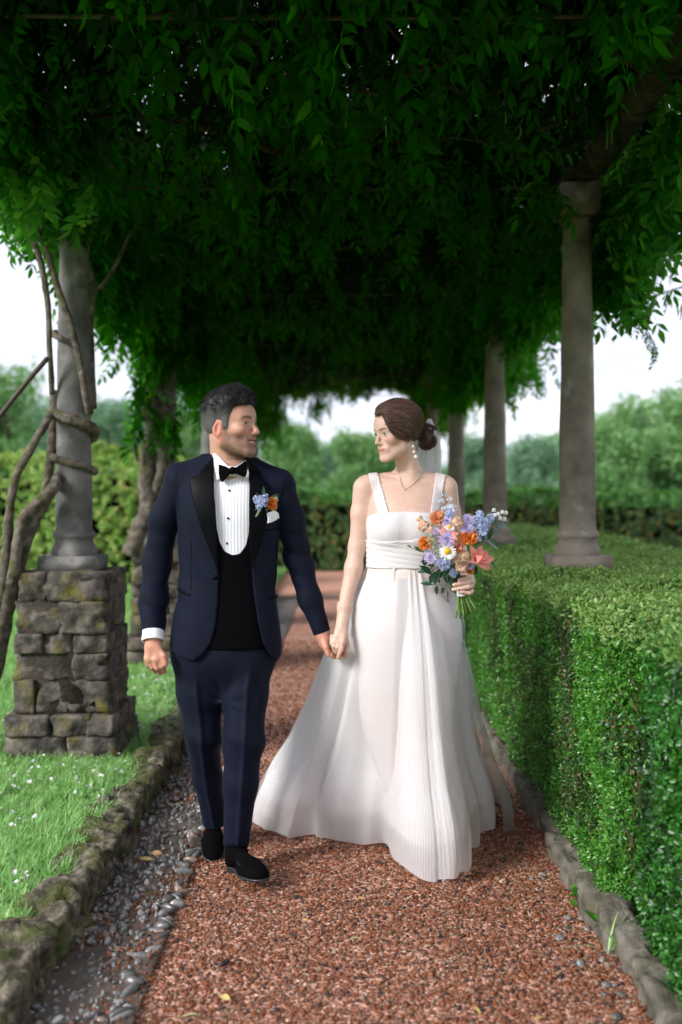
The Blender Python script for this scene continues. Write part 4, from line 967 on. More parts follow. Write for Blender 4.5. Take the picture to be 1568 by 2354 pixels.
# ================================================================== the man
def build_man():
    YG = 3.76
    man = empty('person', (-0.43, 3.76, 0.0)); tag(man, 'bearded man in navy dinner suit and black bow tie, walking and turning his head', 'person')
    HC = W(533, 978, YG); HR = rot_head(radians(63), radians(2), radians(0)); HS = 1.03
    def head(P): return head_sdf((P - HC) @ HR / HS, True, 1.0, 0.0056) * HS
    hw = lambda l: HC + HR @ (np.asarray(l, float) * HS)
    NB = W(527, 1085, 3.79)
    def hand_r(P):
        q = lambda a, b, Y: W(a, b, Y)
        d = s_chain(P, [q(352, 1455, 3.72), q(352, 1482, 3.715)], [0.027, 0.027])
        pal = s_cone(P, q(345, 1490, 3.715), q(342, 1513, 3.705), 0.020, 0.017); pal = smin(pal, s_cone(P, q(360, 1488, 3.71), q(361, 1514, 3.70), 0.020, 0.0165), 0.012)
        d = smin(d, pal, 0.018)
        for a in ([(364, 1512, 3.697), (373, 1531, 3.70), (378, 1545, 3.725)], [(355, 1516, 3.695), (361, 1535, 3.70), (369, 1547, 3.73)], [(346, 1515, 3.70), (350, 1533, 3.71), (358, 1543, 3.74)], [(337, 1510, 3.71), (340, 1526, 3.72), (347, 1535, 3.745)]):
            d = smin(d, s_chain(P, [q(*x) for x in a], [0.0105, 0.0095, 0.0085], 0.004), 0.006)
        d = smin(d, s_chain(P, [q(362, 1490, 3.705), q(376, 1507, 3.69), q(381, 1526, 3.69)], [0.014, 0.0115, 0.0095], 0.004), 0.010)
        return d
    def hand_l(P):
        q = W
        d = s_chain(P, [q(738, 1450, 3.79), q(750, 1474, 3.79)], [0.026, 0.025])
        d = smin(d, s_chain(P, [q(750, 1476, 3.795), q(765, 1496, 3.81)], [0.025, 0.024]), 0.02)
        d = smin(d, s_chain(P, [q(744, 1468, 3.775), q(749, 1488, 3.752), q(755, 1504, 3.748)], [0.013, 0.0115, 0.0095], 0.004), 0.010)
        for a in ([(772, 1490, 3.82), (789, 1494, 3.80), (790, 1508, 3.775)], [(770, 1496, 3.82), (786, 1500, 3.81), (782, 1512, 3.775)], [(766, 1500, 3.82), (776, 1505, 3.82), (771, 1510, 3.78)], [(760, 1502, 3.82), (766, 1507, 3.81), (764, 1508, 3.78)]):
            d = smin(d, s_chain(P, [q(*x) for x in a], [0.0105, 0.0095, 0.008], 0.004), 0.006)
        return d
    def body(P):
        d = head(P)
        nk = s_cone(P, hw((0, -0.030, -0.045)), NB + (0.0, 0.015, 0), 0.056, 0.062)
        d = smin(d, nk, 0.022)
        d = smin(d, s_cone(P, hw((0, -0.04, -0.04)), NB + (0, 0.03, -0.02), 0.045, 0.075), 0.02)
        d = smin(d, s_cone(P, W(470, 1095, 3.80), W(590, 1105, 3.80), 0.05, 0.05), 0.05)
        # arms and trunk under the clothes keep hands and head one figure
        d = smin(d, s_chain(P, [W(527, 1100, 3.80), W(524, 1250, 3.80), W(520, 1450, 3.80)], [0.08, 0.085, 0.08]), 0.04)
        d = smin(d, s_chain(P, [W(470, 1105, 3.80), W(415, 1115, 3.79), W(364, 1292, 3.825), W(353, 1390, 3.785), W(351, 1470, 3.72)], [0.045, 0.036, 0.028, 0.026, 0.026]), 0.02)
        d = smin(d, s_chain(P, [W(590, 1110, 3.80), W(640, 1125, 3.79), W(682, 1287, 3.835), W(711, 1378, 3.81), W(740, 1456, 3.79)], [0.045, 0.036, 0.028, 0.024, 0.025]), 0.02)
        d = smin(d, s_chain(P, [W(480, 1460, 3.80), W(462, 1690, 3.79), W(499, 1880, 3.96), W(498, 1910, 3.98)], [0.07, 0.04, 0.026, 0.02]), 0.02)
        d = smin(d, s_chain(P, [W(570, 1460, 3.80), W(562, 1690, 3.70), W(541, 1930, 3.70), W(541, 1960, 3.70)], [0.07, 0.04, 0.024, 0.02]), 0.02)
        d = smin(d, hand_r(P), 0.012); d = smin(d, hand_l(P), 0.012)
        return d
    # fine for head and hands, coarse under the clothes; one mesh
    V0, Q0 = surfnet(body, (-0.80, 3.50, 0.02), (0.06, 4.10, 1.45), 0.012, 2)
    c0 = V0[Q0].mean(1); hands = ((c0[:, 2] < W(0, 1464, 3.72)[2]) & (c0[:, 2] > 0.72) & ((c0[:, 0] < -0.63) | (c0[:, 0] > -0.09)))
    keep = ~((c0[:, 2] > 1.425) | hands); Q0 = Q0[keep]
    V1, Q1 = surfnet(body, (HC[0] - 0.17, HC[1] - 0.17, 1.41), (HC[0] + 0.17, HC[1] + 0.17, 1.86), 0.0026, 1)
    V2, Q2 = surfnet(body, (-0.76, 3.62, 0.70), (-0.60, 3.82, 0.895), 0.0026, 1)
    V3, Q3 = surfnet(body, (-0.10, 3.66, 0.76), (0.05, 3.88, 0.905), 0.0026, 1)
    V, Q = mjoin([(V0, Q0), (V1, Q1), (V2, Q2), (V3, Q3)])
    l = (V - HC) @ HR / HS
    col = np.tile((0.53, 0.295, 0.21), (len(V), 1)).astype(float)
    def blend(mask, c): 
        m = np.clip(mask, 0, 1)[:, None]; col[:] = col * (1 - m) + np.array(c) * m
    ax = np.abs(l[:, 0]); inhead = (l[:, 2] > -0.14) & (np.linalg.norm(l, axis=1) < 0.2)
    g = lambda x, c, s: np.exp(-((x - c) / s) ** 2)
    fz = vnoise(l * 260, 3) * 0.5 + 0.5
    blend(inhead * 0.45 * np.exp(-((ax - 0.042) / 0.018) ** 2 - ((l[:, 2] + 0.03) / 0.02) ** 2) * (l[:, 1] > 0.02), (0.56, 0.23, 0.17))
    blend(inhead * 0.6 * np.exp(-(l[:, 0] / 0.014) ** 2 - ((l[:, 2] + 0.033) / 0.012) ** 2) * (l[:, 1] > 0.085), (0.55, 0.23, 0.17))
    blend(inhead * 0.75 * (ax > 0.073), (0.62, 0.22, 0.15))                                           # warm ears
    # stubble: jaw, chin, upper lip
    jawline = np.clip((-0.020 - 0.46 * np.maximum(l[:, 1] - 0.035, 0) - l[:, 2]) / 0.012, 0, 1)
    st = inhead * jawline * (l[:, 2] > -0.128) * np.clip((l[:, 1] + 0.012) / 0.02, 0, 1) * np.clip((-0.018 - l[:, 2]) / 0.02, 0, 1)
    st = np.maximum(st, inhead * np.exp(-(l[:, 0] / 0.026) ** 2 - ((l[:, 2] + 0.050) / 0.007) ** 2) * (l[:, 1] > 0.07))
    st = np.maximum(st, inhead * (ax > 0.052) * (l[:, 2] < 0.01) * (l[:, 2] > -0.07) * g(l[:, 1], 0.012, 0.012))
    st *= 1 - np.clip(np.exp(-((l[:, 2] + 0.148) / 0.012) ** 2), 0, 1)
    stf = st * inhead; blend(np.clip(st, 0, 1) * (0.34 + 0.14 * fz), (0.13, 0.082, 0.060))
    lips = inhead * (l[:, 1] > 0.075) * np.exp(-(np.maximum(ax - 0.018, 0) / 0.006) ** 2) * np.clip(1.3 - np.abs(l[:, 2] + 0.0655 - 6 * l[:, 0] ** 2) / 0.009, 0, 1)
    blend(lips, (0.52, 0.20, 0.16))
    # brows
    bz = 0.0205 + 0.004 * np.sin(np.clip((ax - 0.012) / 0.04, 0, 1) * pi); br = inhead * (l[:, 1] > 0.05) * np.clip((ax - 0.010) / 0.006, 0, 1) * np.clip((0.055 - ax) / 0.012, 0, 1) * np.exp(-((l[:, 2] - bz) / 0.0042) ** 2)
    blend(br * 0.95, (0.03, 0.02, 0.015))
    lash = inhead * (l[:, 1] > 0.06) * np.exp(-((ax - 0.0315) / 0.012) ** 4) * np.exp(-((l[:, 2] - 0.0068) / 0.0018) ** 2); blend(lash * 0.8, (0.05, 0.03, 0.025))
    hands_m = (V[:, 2] < 0.9) & (V[:, 2] > 0.7); col[hands_m] = col[hands_m] * np.array([1.12, 1.0, 0.98])
    sk = skin_mat('man_skin'); o = wlink('body', mesh('body', V, Q, sk, cols=col), man); o['label'] = 'skin of the man, head with stubble and both hands'
    em = iris_mat('brown_eye', (0.10, 0.05, 0.025)); look = HR @ np.array([0.30, 1.0, 0.0])
    for s in (-1, 1): eyeball(man, hw((s * 0.0315, 0.0715, 0.0025)), HR, em, look)
    # teeth
    tv, tf = stone(0.044, 0.010, 0.010, 3, 0.6, 0.05, 4); tv[:, 1] -= 8 * tv[:, 0] ** 2
    wlink('teeth', mesh('teeth', hw((0, 0.0805, -0.0625)) + tv @ HR.T, tf, mat_plain('teeth', (0.85, 0.82, 0.74), 0.3)), man)
    # ---- hair: short curls, grey at the sides
    def hairvol(P):
        p = (P - HC) @ HR / HS; ax_ = np.abs(p[:, 0]); t = np.clip((p[:, 2] - 0.03) / 0.07, 0, 1)
        th = 0.005 + 0.011 * t ** 1.2 + 0.017 * t * np.exp(-((p[:, 1] - 0.035) / 0.05) ** 2) + 0.004 * np.clip(-p[:, 1] / 0.1, 0, 1)
        line = np.interp(p[:, 1], [-0.12, -0.06, -0.042, -0.030, -0.022, 0.004, 0.008, 0.026, 0.034, 0.05, 0.085, 0.12], [-0.09, -0.085, -0.06, -0.02, 0.018, 0.014, -0.022, -0.018, 0.012, 0.060, 0.070, 0.078])
        th = th * (0.30 + 0.70 * np.clip((p[:, 2] - line) / 0.035, 0, 1)); d = head_sdf(p, True, 0, 0) - th + 0.0035 * vnoise(p * 95, 4) * t
        d = smax(d, (line - p[:, 2]) * 0.7, 0.004); return np.maximum(d, s_ell(p, (0, -0.01, 0.03), (0.12, 0.145, 0.16)) ) * HS
    Vh, Qh = surfnet(hairvol, (HC[0] - 0.16, HC[1] - 0.16, HC[2] - 0.12), (HC[0] + 0.16, HC[1] + 0.16, HC[2] + 0.19), 0.0045, 1)
    def hcol(X, r):
        p = (X - HC) @ HR / HS; k = np.clip((0.062 - p[:, 2]) / 0.055, 0, 1) * np.clip((0.07 - p[:, 1]) / 0.03, 0, 1)
        c0_ = np.array([0.007, 0.0065, 0.0065]); c1_ = np.array([0.125, 0.12, 0.12]); return (c0_ * (1 - k[:, None]) + c1_ * k[:, None]) * r[:, None]
    hm = hair_mat('man_hair', True, rough=0.55)
    rs = np.random.default_rng(15); cand = np.where((stf > 0.35) & (np.arange(len(V)) >= len(V0)))[0]; bi = rs.choice(cand, 3800); nb = grad(head, V[bi]); dn = nb * 0.7 + (HR @ np.array([0, 0.15, -0.8]))[None] + rs.normal(0, 0.35, nb.shape); dn /= np.linalg.norm(dn, axis=1)[:, None]
    pb = V[bi] + rs.normal(0, 0.001, nb.shape); Vs, Fs = strands(np.stack([pb + dn * (0.0042 * s_) for s_ in (0, 0.5, 1)], 1), rs.uniform(0.00022, 0.00038, 3800)); wlink('stubble', mesh('stubble', Vs, Fs, hm, cols=np.repeat(np.array([[0.08, 0.055, 0.042]]) * rs.uniform(0.5, 2.0, (3800, 1)), 9, 0)), man)
    wlink('hair', mesh('hair', Vh, Qh, hm, cols=hcol(Vh, 0.75 + 0.3 * vnoise(Vh * 300, 2))), man)
    rs = np.random.default_rng(5); ids = rs.integers(0, len(Vh), 9500); B0 = Vh[ids]; nn = grad(hairvol, B0)
    lo = (B0 - HC) @ HR / HS; t = np.clip((lo[:, 2] - 0.035) / 0.06, 0, 1)
    dirn = nn * (0.45 + 0.5 * t[:, None]) + rs.normal(0, 0.55, nn.shape) * (0.5 + 0.6 * t[:, None]) + (HR @ np.array([0, 0.2, -0.55]))[None] * (1 - t[:, None]); dirn /= np.linalg.norm(dirn, axis=1)[:, None]
    ln = 0.0052 + 0.009 * t * rs.random(len(t)) + 0.0035 * rs.random(len(t)); curl = np.cross(dirn, rs.normal(0, 1, nn.shape)); curl /= np.linalg.norm(curl, axis=1)[:, None]
    S = np.linspace(0, 1, 5); paths = np.stack([B0 - nn * 0.002 + dirn * (ln * s)[:, None] + curl * (ln * 0.55 * s * s * t)[:, None] for s in S], 1)
    Vs, Fs = strands(paths, rs.uniform(0.0004, 0.0007, len(t))); r = np.repeat(rs.uniform(0.5, 1.9, len(t)), 15)
    ob = wlink('hair_strands', mesh('hair_strands', Vs, Fs, hm, cols=hcol(Vs, r)), man)
    top = np.where(((Vh - HC) @ HR / HS)[:, 2] > 0.055)[0]; ci = rs.choice(top, 300); tp, tn = [], []
    for i, n0 in zip(ci, grad(hairvol, Vh[ci])):
        t1 = np.cross(n0, rs.normal(0, 1, 3)) + 0.5 * (HR @ np.array([0.0, 0.8, 0.1])); t1 /= np.linalg.norm(t1); Lc = rs.uniform(0.006, 0.012)
        for k in range(12):
            b_ = Vh[i] + rs.normal(0, 0.0022, 3); tp.append([b_ - n0 * 0.003 + n0 * Lc * 0.75 * sin(u * 2.2) + t1 * Lc * (1 - cos(u * 2.2)) * 0.8 for u in np.linspace(0, 1, 7)]); tn.append(rs.uniform(0.5, 1.6))
    Vs, Fs = strands(np.array(tp), rs.uniform(0.0005, 0.0009, len(tp))); wlink('hair_curls', mesh('hair_curls', Vs, Fs, hm, cols=hcol(Vs, np.repeat(np.array(tn), 21)) * 1.5 + 0.004), man)
    # ---- clothes -------------------------------------------------------------------------------
    navy, t_, o_ = newmat('navy_wool'); b = P_(t_, Roughness=0.75); b.inputs['Specular IOR Level'].default_value = 0.14; b.inputs['Sheen Weight'].default_value = 0.06; b.inputs['Sheen Roughness'].default_value = 0.4; b.inputs['Sheen Tint'].default_value = (0.4, 0.5, 0.8, 1)
    t_.links.new(ramp(t_, [(0.3, (0.0026, 0.0042, 0.0125)), (0.7, (0.0044, 0.0068, 0.0190))], noise(t_, 12, 4)), b.inputs['Base Color']); t_.links.new(bump(t_, noise(t_, 900, 2), 0.0004), b.inputs['Normal']); t_.links.new(b.outputs[0], o_.inputs[0])
    satin = mat_plain('black_satin', (0.0016, 0.0018, 0.0030), 0.45, 0.07, var=0.04)
    velvet = mat_plain('black_velvet', (0.0022, 0.0022, 0.0026), 0.9, 0.05)
    black = mat_plain('black_wool', (0.0022, 0.0022, 0.003), 0.95, 0.05)
    white, t_, o_ = newmat('pleated_shirt'); b = P_(t_, Roughness=0.7); b.inputs['Base Color'].default_value = (0.80, 0.80, 0.84, 1)
    tcn = t_.nodes.new('ShaderNodeTexCoord'); wv = t_.nodes.new('ShaderNodeTexWave'); wv.inputs['Scale'].default_value = 26; wv.bands_direction = 'X'; t_.links.new(tcn.outputs['Object'], wv.inputs['Vector'])
    t_.links.new(bump(t_, wv.outputs['Fac'], 0.0005), b.inputs['Normal']); t_.links.new(mixc(t_, (0.66, 0.67, 0.73), (0.83, 0.83, 0.86), wv.outputs['Fac']), b.inputs['Base Color']); t_.links.new(b.outputs[0], o_.inputs[0])
    cuffm = mat_plain('white_cotton', (0.80, 0.80, 0.84), 0.7, 0.3, var=0.03)
    z = lambda y, Y=YG: W(0, y, Y)[2]; x = lambda a, Y=YG: W(a, 0, Y)[0]; m_ = YG / F
    rows = [(z(1565), x(515), 128 * m_, 3.79, 0.125), (z(1500), x(516.5), 133.5 * m_, 3.785, 0.132), (z(1430), x(518), 129 * m_, 3.785, 0.128), (z(1370), x(521), 120 * m_, 3.785, 0.120), (z(1310), x(522), 116 * m_, 3.785, 0.116), (z(1240), x(523), 121 * m_, 3.785, 0.120),
            (z(1180), x(524), 124 * m_, 3.785, 0.124), (z(1130), x(525), 122 * m_, 3.79, 0.115), (z(1095), x(526), 112 * m_, 3.795, 0.095), (z(1070), x(527), 84 * m_, 3.80, 0.075), (z(1050), x(527), 60 * m_, 3.805, 0.062)]
    rows = [(a_, b_, c_ * (0.955 if a_ < z(1150) else 1.0), d_, e_ * 0.96) for a_, b_, c_, d_, e_ in rows]
    def shear(P):
        q = P.copy(); q[:, 2] = P[:, 2] + 0.055 * (P[:, 0] - x(527)) * np.clip((P[:, 2] - z(1250)) / 0.2, 0, 1); return q
    def torso(P):
        q = shear(P); d = s_loft(q, rows, 2.35)
        sh = np.minimum(s_cone(q, W(500, 1069, 3.80), W(408, 1096, 3.80), 0.040, 0.040), s_cone(q, W(554, 1069, 3.80), W(644, 1096, 3.80), 0.040, 0.040))
        return smin(d, sh, 0.035)
    AR = [W(413, 1112, 3.795), W(377, 1195, 3.805), W(361, 1292, 3.825), W(352, 1385, 3.79), W(350.5, 1478, 3.72)]; AL = [W(644, 1122, 3.795), W(667, 1200, 3.81), W(686, 1285, 3.835), W(713, 1378, 3.81), W(745, 1466, 3.79)]
    rR = [0.058, 0.0535, 0.0515, 0.0475, 0.0425]; rL = [0.058, 0.0530, 0.0490, 0.0415, 0.0360]
    def wrk(P, s, a):
        return a * (1.25 * (1 - 2 * np.abs(np.sin(P[:, 2] * 34 + P[:, 0] * 18 + 2.4 * vnoise(P * 8, s)))) * np.clip(vnoise(P * 6, s + 3) + 0.35, 0, 1) + 0.8 * vnoise(P * np.array([14, 14, 8.0]), s + 1))
    def sleeves(P):
        a = s_chain(P, AR, rR, 0.03); b_ = s_chain(P, AL, rL, 0.03)
        a = a + wrk(P, 2, 0.0042) * np.clip((W(0, 1120, 3.8)[2] - P[:, 2]) / 0.08, 0, 1); b_ = b_ + wrk(P, 6, 0.0042) * np.clip((W(0, 1120, 3.8)[2] - P[:, 2]) / 0.08, 0, 1)
        def cutp(d, pts, c, w_=1.0):
            n = pts[-1] - pts[-2]; n = n / np.linalg.norm(n); return np.maximum(d, (P - c) @ n)
        return cutp(a, AR, W(350.5, 1465, 3.72)), cutp(b_, AL, W(741, 1455, 3.79))
    YF = 3.665
    OPEN = pp([(486, 1020), (487, 1093), (494, 1190), (499, 1290), (501.5, 1330), (500, 1385), (495, 1440), (485, 1478), (468, 1503), (452, 1513), (440, 1600), (640, 1600), (632, 1526), (617, 1508), (603, 1480), (592, 1430), (580, 1350), (575.5, 1290), (573, 1230), (572, 1120), (567, 1055), (566, 1020)], YF)
    HEM = np.array([(360, 1486), (385, 1491), (410, 1506), (436, 1513), (452, 1513), (468, 1506), (520, 1505), (600, 1500), (615, 1515), (632, 1526), (642, 1516), (651, 1508), (690, 1506)], float)
    def jacket(P):
        P = np.asarray(P)
        d = torso(P) + 0.0035 * vnoise(P * np.array([9, 9, 6.0]), 8) + 0.0022 * np.sin(P[:, 2] * 45 + P[:, 0] * 30) * np.exp(-((P[:, 2] - z(1340)) / 0.07) ** 2)
        a, b_ = sleeves(P); d = smin(d, a, 0.006 + 0.03 * np.clip((P[:, 2] - z(1135)) / 0.05, 0, 1)); d = smin(d, b_, 0.006 + 0.03 * np.clip((P[:, 2] - z(1150)) / 0.05, 0, 1))
        o = np.maximum(poly2(P[:, 0], P[:, 2], OPEN), P[:, 1] - 3.76); d = np.maximum(d, -o)
        pxx = 780 + P[:, 0] * F / 3.72; hz = CAMH - (np.interp(pxx, HEM[:, 0], HEM[:, 1]) - 1140) * 3.72 / F
        far = np.abs(P[:, 0] - x(518)) < 0.235
        arms = np.minimum(a, b_); body_ = np.maximum(d, hz - P[:, 2]); d = np.where(np.minimum(a, b_) < 0.02, np.minimum(np.maximum(arms, d - 0.02), body_), body_)
        nk = s_cone(P, W(527, 1020, 3.80), W(527, 1080, 3.795), 0.068, 0.070); return np.maximum(d, -nk)
    Vj, Qj = surfnet(jacket, (-0.80, 3.56, 0.74), (0.02, 3.98, 1.58), 0.0050, 1)
    jk = wlink('jacket', mesh('jacket', Vj, Qj, navy), man); jk['label'] = 'navy wool dinner jacket'
    def sub(name, f, lo, hi, h, mat, parent=man, relax=1):
        V_, Q_ = surfnet(f, lo, hi, h, relax); return wlink(name, mesh(name, V_, Q_, mat), parent)
    def shell(P, off, th, poly, cutY=3.76):
        return np.maximum(np.maximum(np.abs(torso(P) - off) - th, poly2(P[:, 0], P[:, 2], poly)), P[:, 1] - cutY)
    LAPL = pp([(485, 1046), (488, 1093), (494, 1185), (500.5, 1312), (476, 1252), (458, 1203), (440, 1143), (430, 1097), (449, 1093), (466, 1068)], YF)
    LAPR = pp([(566, 1056), (571.5, 1122), (572.5, 1237), (576, 1310), (597, 1257), (612, 1202), (620, 1115), (604, 1107), (592, 1078)], YF)
    BL, BH = (-0.70, 3.58, 0.72), (-0.18, 3.82, 1.58)
    sub('lapel', lambda P: shell(P, 0.0035, 0.0032, LAPL), (-0.62, 3.58, 1.05), (-0.42, 3.80, 1.60), 0.0034, satin); sub('lapel', lambda P: shell(P, 0.0035, 0.0032, LAPR), (-0.37, 3.58, 1.05), (-0.22, 3.80, 1.60), 0.0034, satin)
    U = pp([(470, 1030), (492, 1150), (497, 1215), (503, 1246), (515, 1268), (533, 1277), (550, 1273), (563, 1255), (570, 1225), (573, 1150), (590, 1030)], YF)
    def vest(P):
        d = torso(P) + 0.010 ; d = np.maximum(d, -np.maximum(poly2(P[:, 0], P[:, 2], U), P[:, 1] - 3.74)); return np.maximum(np.maximum(d, z(1486) - P[:, 2]), P[:, 2] - z(1150))
    sub('waistcoat', vest, (-0.66, 3.60, 0.74), (-0.22, 3.97, 1.42), 0.0055, black)
    def shirt(P):
        d = torso(P) + 0.018; d = np.maximum(d, z(1290) - P[:, 2]); return np.maximum(d, P[:, 2] - z(1078))
    sub('shirt', shirt, (-0.62, 3.60, 1.14), (-0.24, 3.97, 1.54), 0.0045, white)
    for (a, b_) in ((526, 1127), (524, 1191), (521, 1249)):     # studs
        p = W(a, b_, 3.68); V_, F_ = lathe([(0.001, 0.004), (0.0035, 0.003), (0.0045, 0.0), (0.0035, -0.003)], 10); V_ = V_[:, [0, 2, 1]] * (1, -1, 1)
        c = p.copy()
        for yy in np.arange(3.60, 3.80, 0.002):
            if torso(np.array([[p[0], yy, p[2]]]))[0] < -0.018: c[1] = yy - 0.002; break
        wlink('stud', mesh('stud', V_ + c, F_, satin), man)
    pk = W(493, 1328, 3.66)
    for yy in np.arange(3.58, 3.80, 0.002):
        if torso(np.array([[pk[0], yy, pk[2]]]))[0] < 0.0: pk[1] = yy - 0.002; break
    V_, F_ = lathe([(0.001, 0.006), (0.008, 0.005), (0.011, 0.0), (0.009, -0.004)], 14); V_ = V_[:, [0, 2, 1]] * (1, -1, 1); wlink('jacket_button', mesh('jacket_button', V_ + pk, F_, satin), man)
    sub('pocket_welt', lambda P: shell(P, 0.002, 0.0032, pp([(398, 1355), (436, 1366), (436, 1372), (398, 1361)], YF)), (-0.66, 3.58, 0.98), (-0.50, 3.80, 1.08), 0.0028, satin)
    sub('pocket_welt', lambda P: shell(P, 0.002, 0.0032, pp([(620, 1378), (638, 1371), (638, 1377), (620, 1384)], YF)), (-0.28, 3.58, 0.98), (-0.20, 3.84, 1.06), 0.0028, satin)
    sub('pocket_square', lambda P: shell(P, 0.006, 0.004, pp([(613, 1180), (614, 1203), (628, 1199), (639, 1192), (638, 1180), (628, 1172)], YF)) + 0.002 * vnoise(P * 90, 2), (-0.30, 3.58, 1.26), (-0.20, 3.82, 1.38), 0.0026, cuffm)
    # seams and the breast pocket
    def seam(name, pts, r=0.0012, mat=black):
        q_ = []
        for a_, b2_ in catmull(np.array(pts, float), 6):
            ys = np.arange(3.57, 3.86, 0.0015); P_ = np.stack([W(a_, b2_, 3.68)[0] + 0 * ys, ys, W(a_, b2_, 3.68)[2] + 0 * ys], 1); dd = jacket(P_); k_ = np.argmax(dd < 0.0006); q_.append(P_[k_])
        V_, F_ = tube(np.array(q_), r, n=5, smoothpath=False); wlink(name, mesh(name, V_, fix_tris(V_, F_), mat), man)
    seam('dart_seam', [(439, 1243), (438, 1300), (437, 1356)]); seam('dart_seam', [(632, 1250), (633, 1310), (634, 1366)]); seam('breast_pocket', [(603, 1222), (620, 1219), (638, 1214)], 0.0022)
    seam('armhole_seam', [(401, 1086), (399, 1110), (402, 1140), (407, 1172)], 0.0011); seam('armhole_seam', [(651, 1104), (648, 1130), (644, 1158), (640, 1182)], 0.0011)
    # collar and bow tie
    CK = pp([(470, 1026), (487, 1036), (504, 1050), (526, 1071), (545, 1071), (566, 1054), (576, 1060), (577, 1100), (560, 1096), (516, 1094), (491, 1113), (470, 1110)], 3.72)
    def collar(P):
        d = s_cone(P, W(527, 1030, 3.79), W(527, 1100, 3.775), 0.0625, 0.074); d = np.abs(d) - 0.0032
        fr = np.maximum(poly2(P[:, 0], P[:, 2], CK), P[:, 1] - 3.80); bk = np.maximum(np.maximum(3.80 - P[:, 1], P[:, 2] - z(1034)), z(1085) - P[:, 2]); return np.maximum(d, np.minimum(fr, bk))
    sub('shirt_collar', collar, (-0.55, 3.66, 1.42), (-0.29, 3.90, 1.62), 0.0028, cuffm)
    BT = pp([(502, 1066), (516, 1070), (528, 1076), (542, 1074), (554, 1065), (565.5, 1057), (568, 1072), (567.5, 1088), (564, 1098), (553, 1094), (541, 1088), (529, 1089), (521, 1098), (511, 1110), (504, 1100), (501.5, 1086)], 3.69)
    def bow(P):
        dx = P[:, 0] - W(535, 0, 3.69)[0]; yc = 3.690 + 2.6 * dx * dx
        d = np.maximum(poly2(P[:, 0], P[:, 2], BT) + 0.001, np.abs(P[:, 1] - yc) - 0.009); k = s_ell(P, W(535, 1081, 3.686), (0.012, 0.012, 0.0145)); return smin(d, k, 0.004)
    sub('bow_tie', bow, (-0.48, 3.65, 1.43), (-0.32, 3.74, 1.56), 0.0028, velvet)
    # cuffs
    def cuff(c, A, B, r):
        n = (B - A) / np.linalg.norm(B - A)
        def f(P):
            q = P - c; h = q @ n; rad = np.linalg.norm(q - h[:, None] * n, axis=1); return np.maximum(np.abs(rad - r) - 0.003, np.abs(h) - 0.02)
        return f
    c1 = W(351.5, 1462, 3.72); sub('shirt_cuff', cuff(c1, AR[-2], AR[-1], 0.0385), c1 - 0.06, c1 + 0.06, 0.003, cuffm)
    # ---- trousers
    LR = [W(452, 1490, 3.80), W(459, 1590, 3.80), W(467, 1690, 3.79), W(477, 1790, 3.86), W(498, 1905, 3.95)]; rr = [0.095, 0.085, 0.066, 0.054, 0.050]
    LL = [W(576, 1495, 3.79), W(564, 1600, 3.765), W(560, 1700, 3.725), W(553, 1800, 3.71), W(541, 1960, 3.70)]; rl = [0.092, 0.079, 0.0745, 0.062, 0.0465]
    hipr = [(z(1440), x(520), 112 * m_, 3.79, 0.112), (z(1500), x(516), 121 * m_, 3.79, 0.122), (z(1560), x(513), 112 * m_, 3.79, 0.108), (z(1600), x(512), 80 * m_, 3.79, 0.07)]
    def leg(P, pts, r, off):
        d = s_chain(P, pts, r, 0.03); zz = np.array([q[2] for q in pts])[::-1]; cx = np.interp(P[:, 2], zz, np.array([q[0] for q in pts])[::-1]); cyy = np.interp(P[:, 2], zz, np.array([q[1] for q in pts])[::-1])
        return d - 0.010 * np.exp(-((P[:, 0] - cx - off) / 0.010) ** 2) * (P[:, 1] < cyy) * np.clip((z(1505) - P[:, 2]) / 0.1, 0, 1)
    def trousers(P):
        w1 = 0.0022 * vnoise(P * np.array([9, 9, 5.0]), 3) + 0.005 * np.sin(P[:, 2] * 40 - P[:, 0] * 60) * np.exp(-((P[:, 2] - z(1580)) / 0.06) ** 2) * np.clip(vnoise(P * 5, 9) + 0.4, 0, 1)
        w1 = w1 + 0.004 * np.sin(P[:, 2] * 55 + P[:, 0] * 30) * np.exp(-((P[:, 2] - z(1700)) / 0.05) ** 2)
        a = leg(P, LR, rr, 0.004); b_ = leg(P, LL, rl, 0.012)
        def cutp(d, pts, c):
            n = pts[-1] - pts[-2]; n = n / np.linalg.norm(n); n = n + np.array([0, -0.35, 0]); n /= np.linalg.norm(n); return np.maximum(d, (P - c) @ n)
        a = cutp(a, LR, W(500, 1893, 3.95)); b_ = cutp(b_, LL, W(541, 1946, 3.70))
        d = smin(smin(a, b_, 0.006 + 0.045 * np.clip((P[:, 2] - z(1700)) / 0.14, 0, 1)), s_ell(P, W(515, 1500, 3.79), (0.198, 0.116, 0.150)), 0.03)
        cr = W(520, 1612, 3.72); dx, dz = P[:, 0] - cr[0], P[:, 2] - cr[2]; an = np.arctan2(dz, dx); rr2 = np.hypot(dx, dz)
        return d + w1 + 0.0022 * np.sin(an * 7 + 2 * vnoise(P * 14, 5)) * np.exp(-((rr2 - 0.05) / 0.06) ** 2) * (P[:, 1] < 3.8)
    sub('trousers', trousers, (-0.70, 3.56, 0.06), (-0.20, 4.08, 0.92), 0.0054, navy)
    # ---- shoes
    shoem = velvet; solem = mat_plain('shoe_sole', (0.022, 0.022, 0.026), 0.4, 0.5)
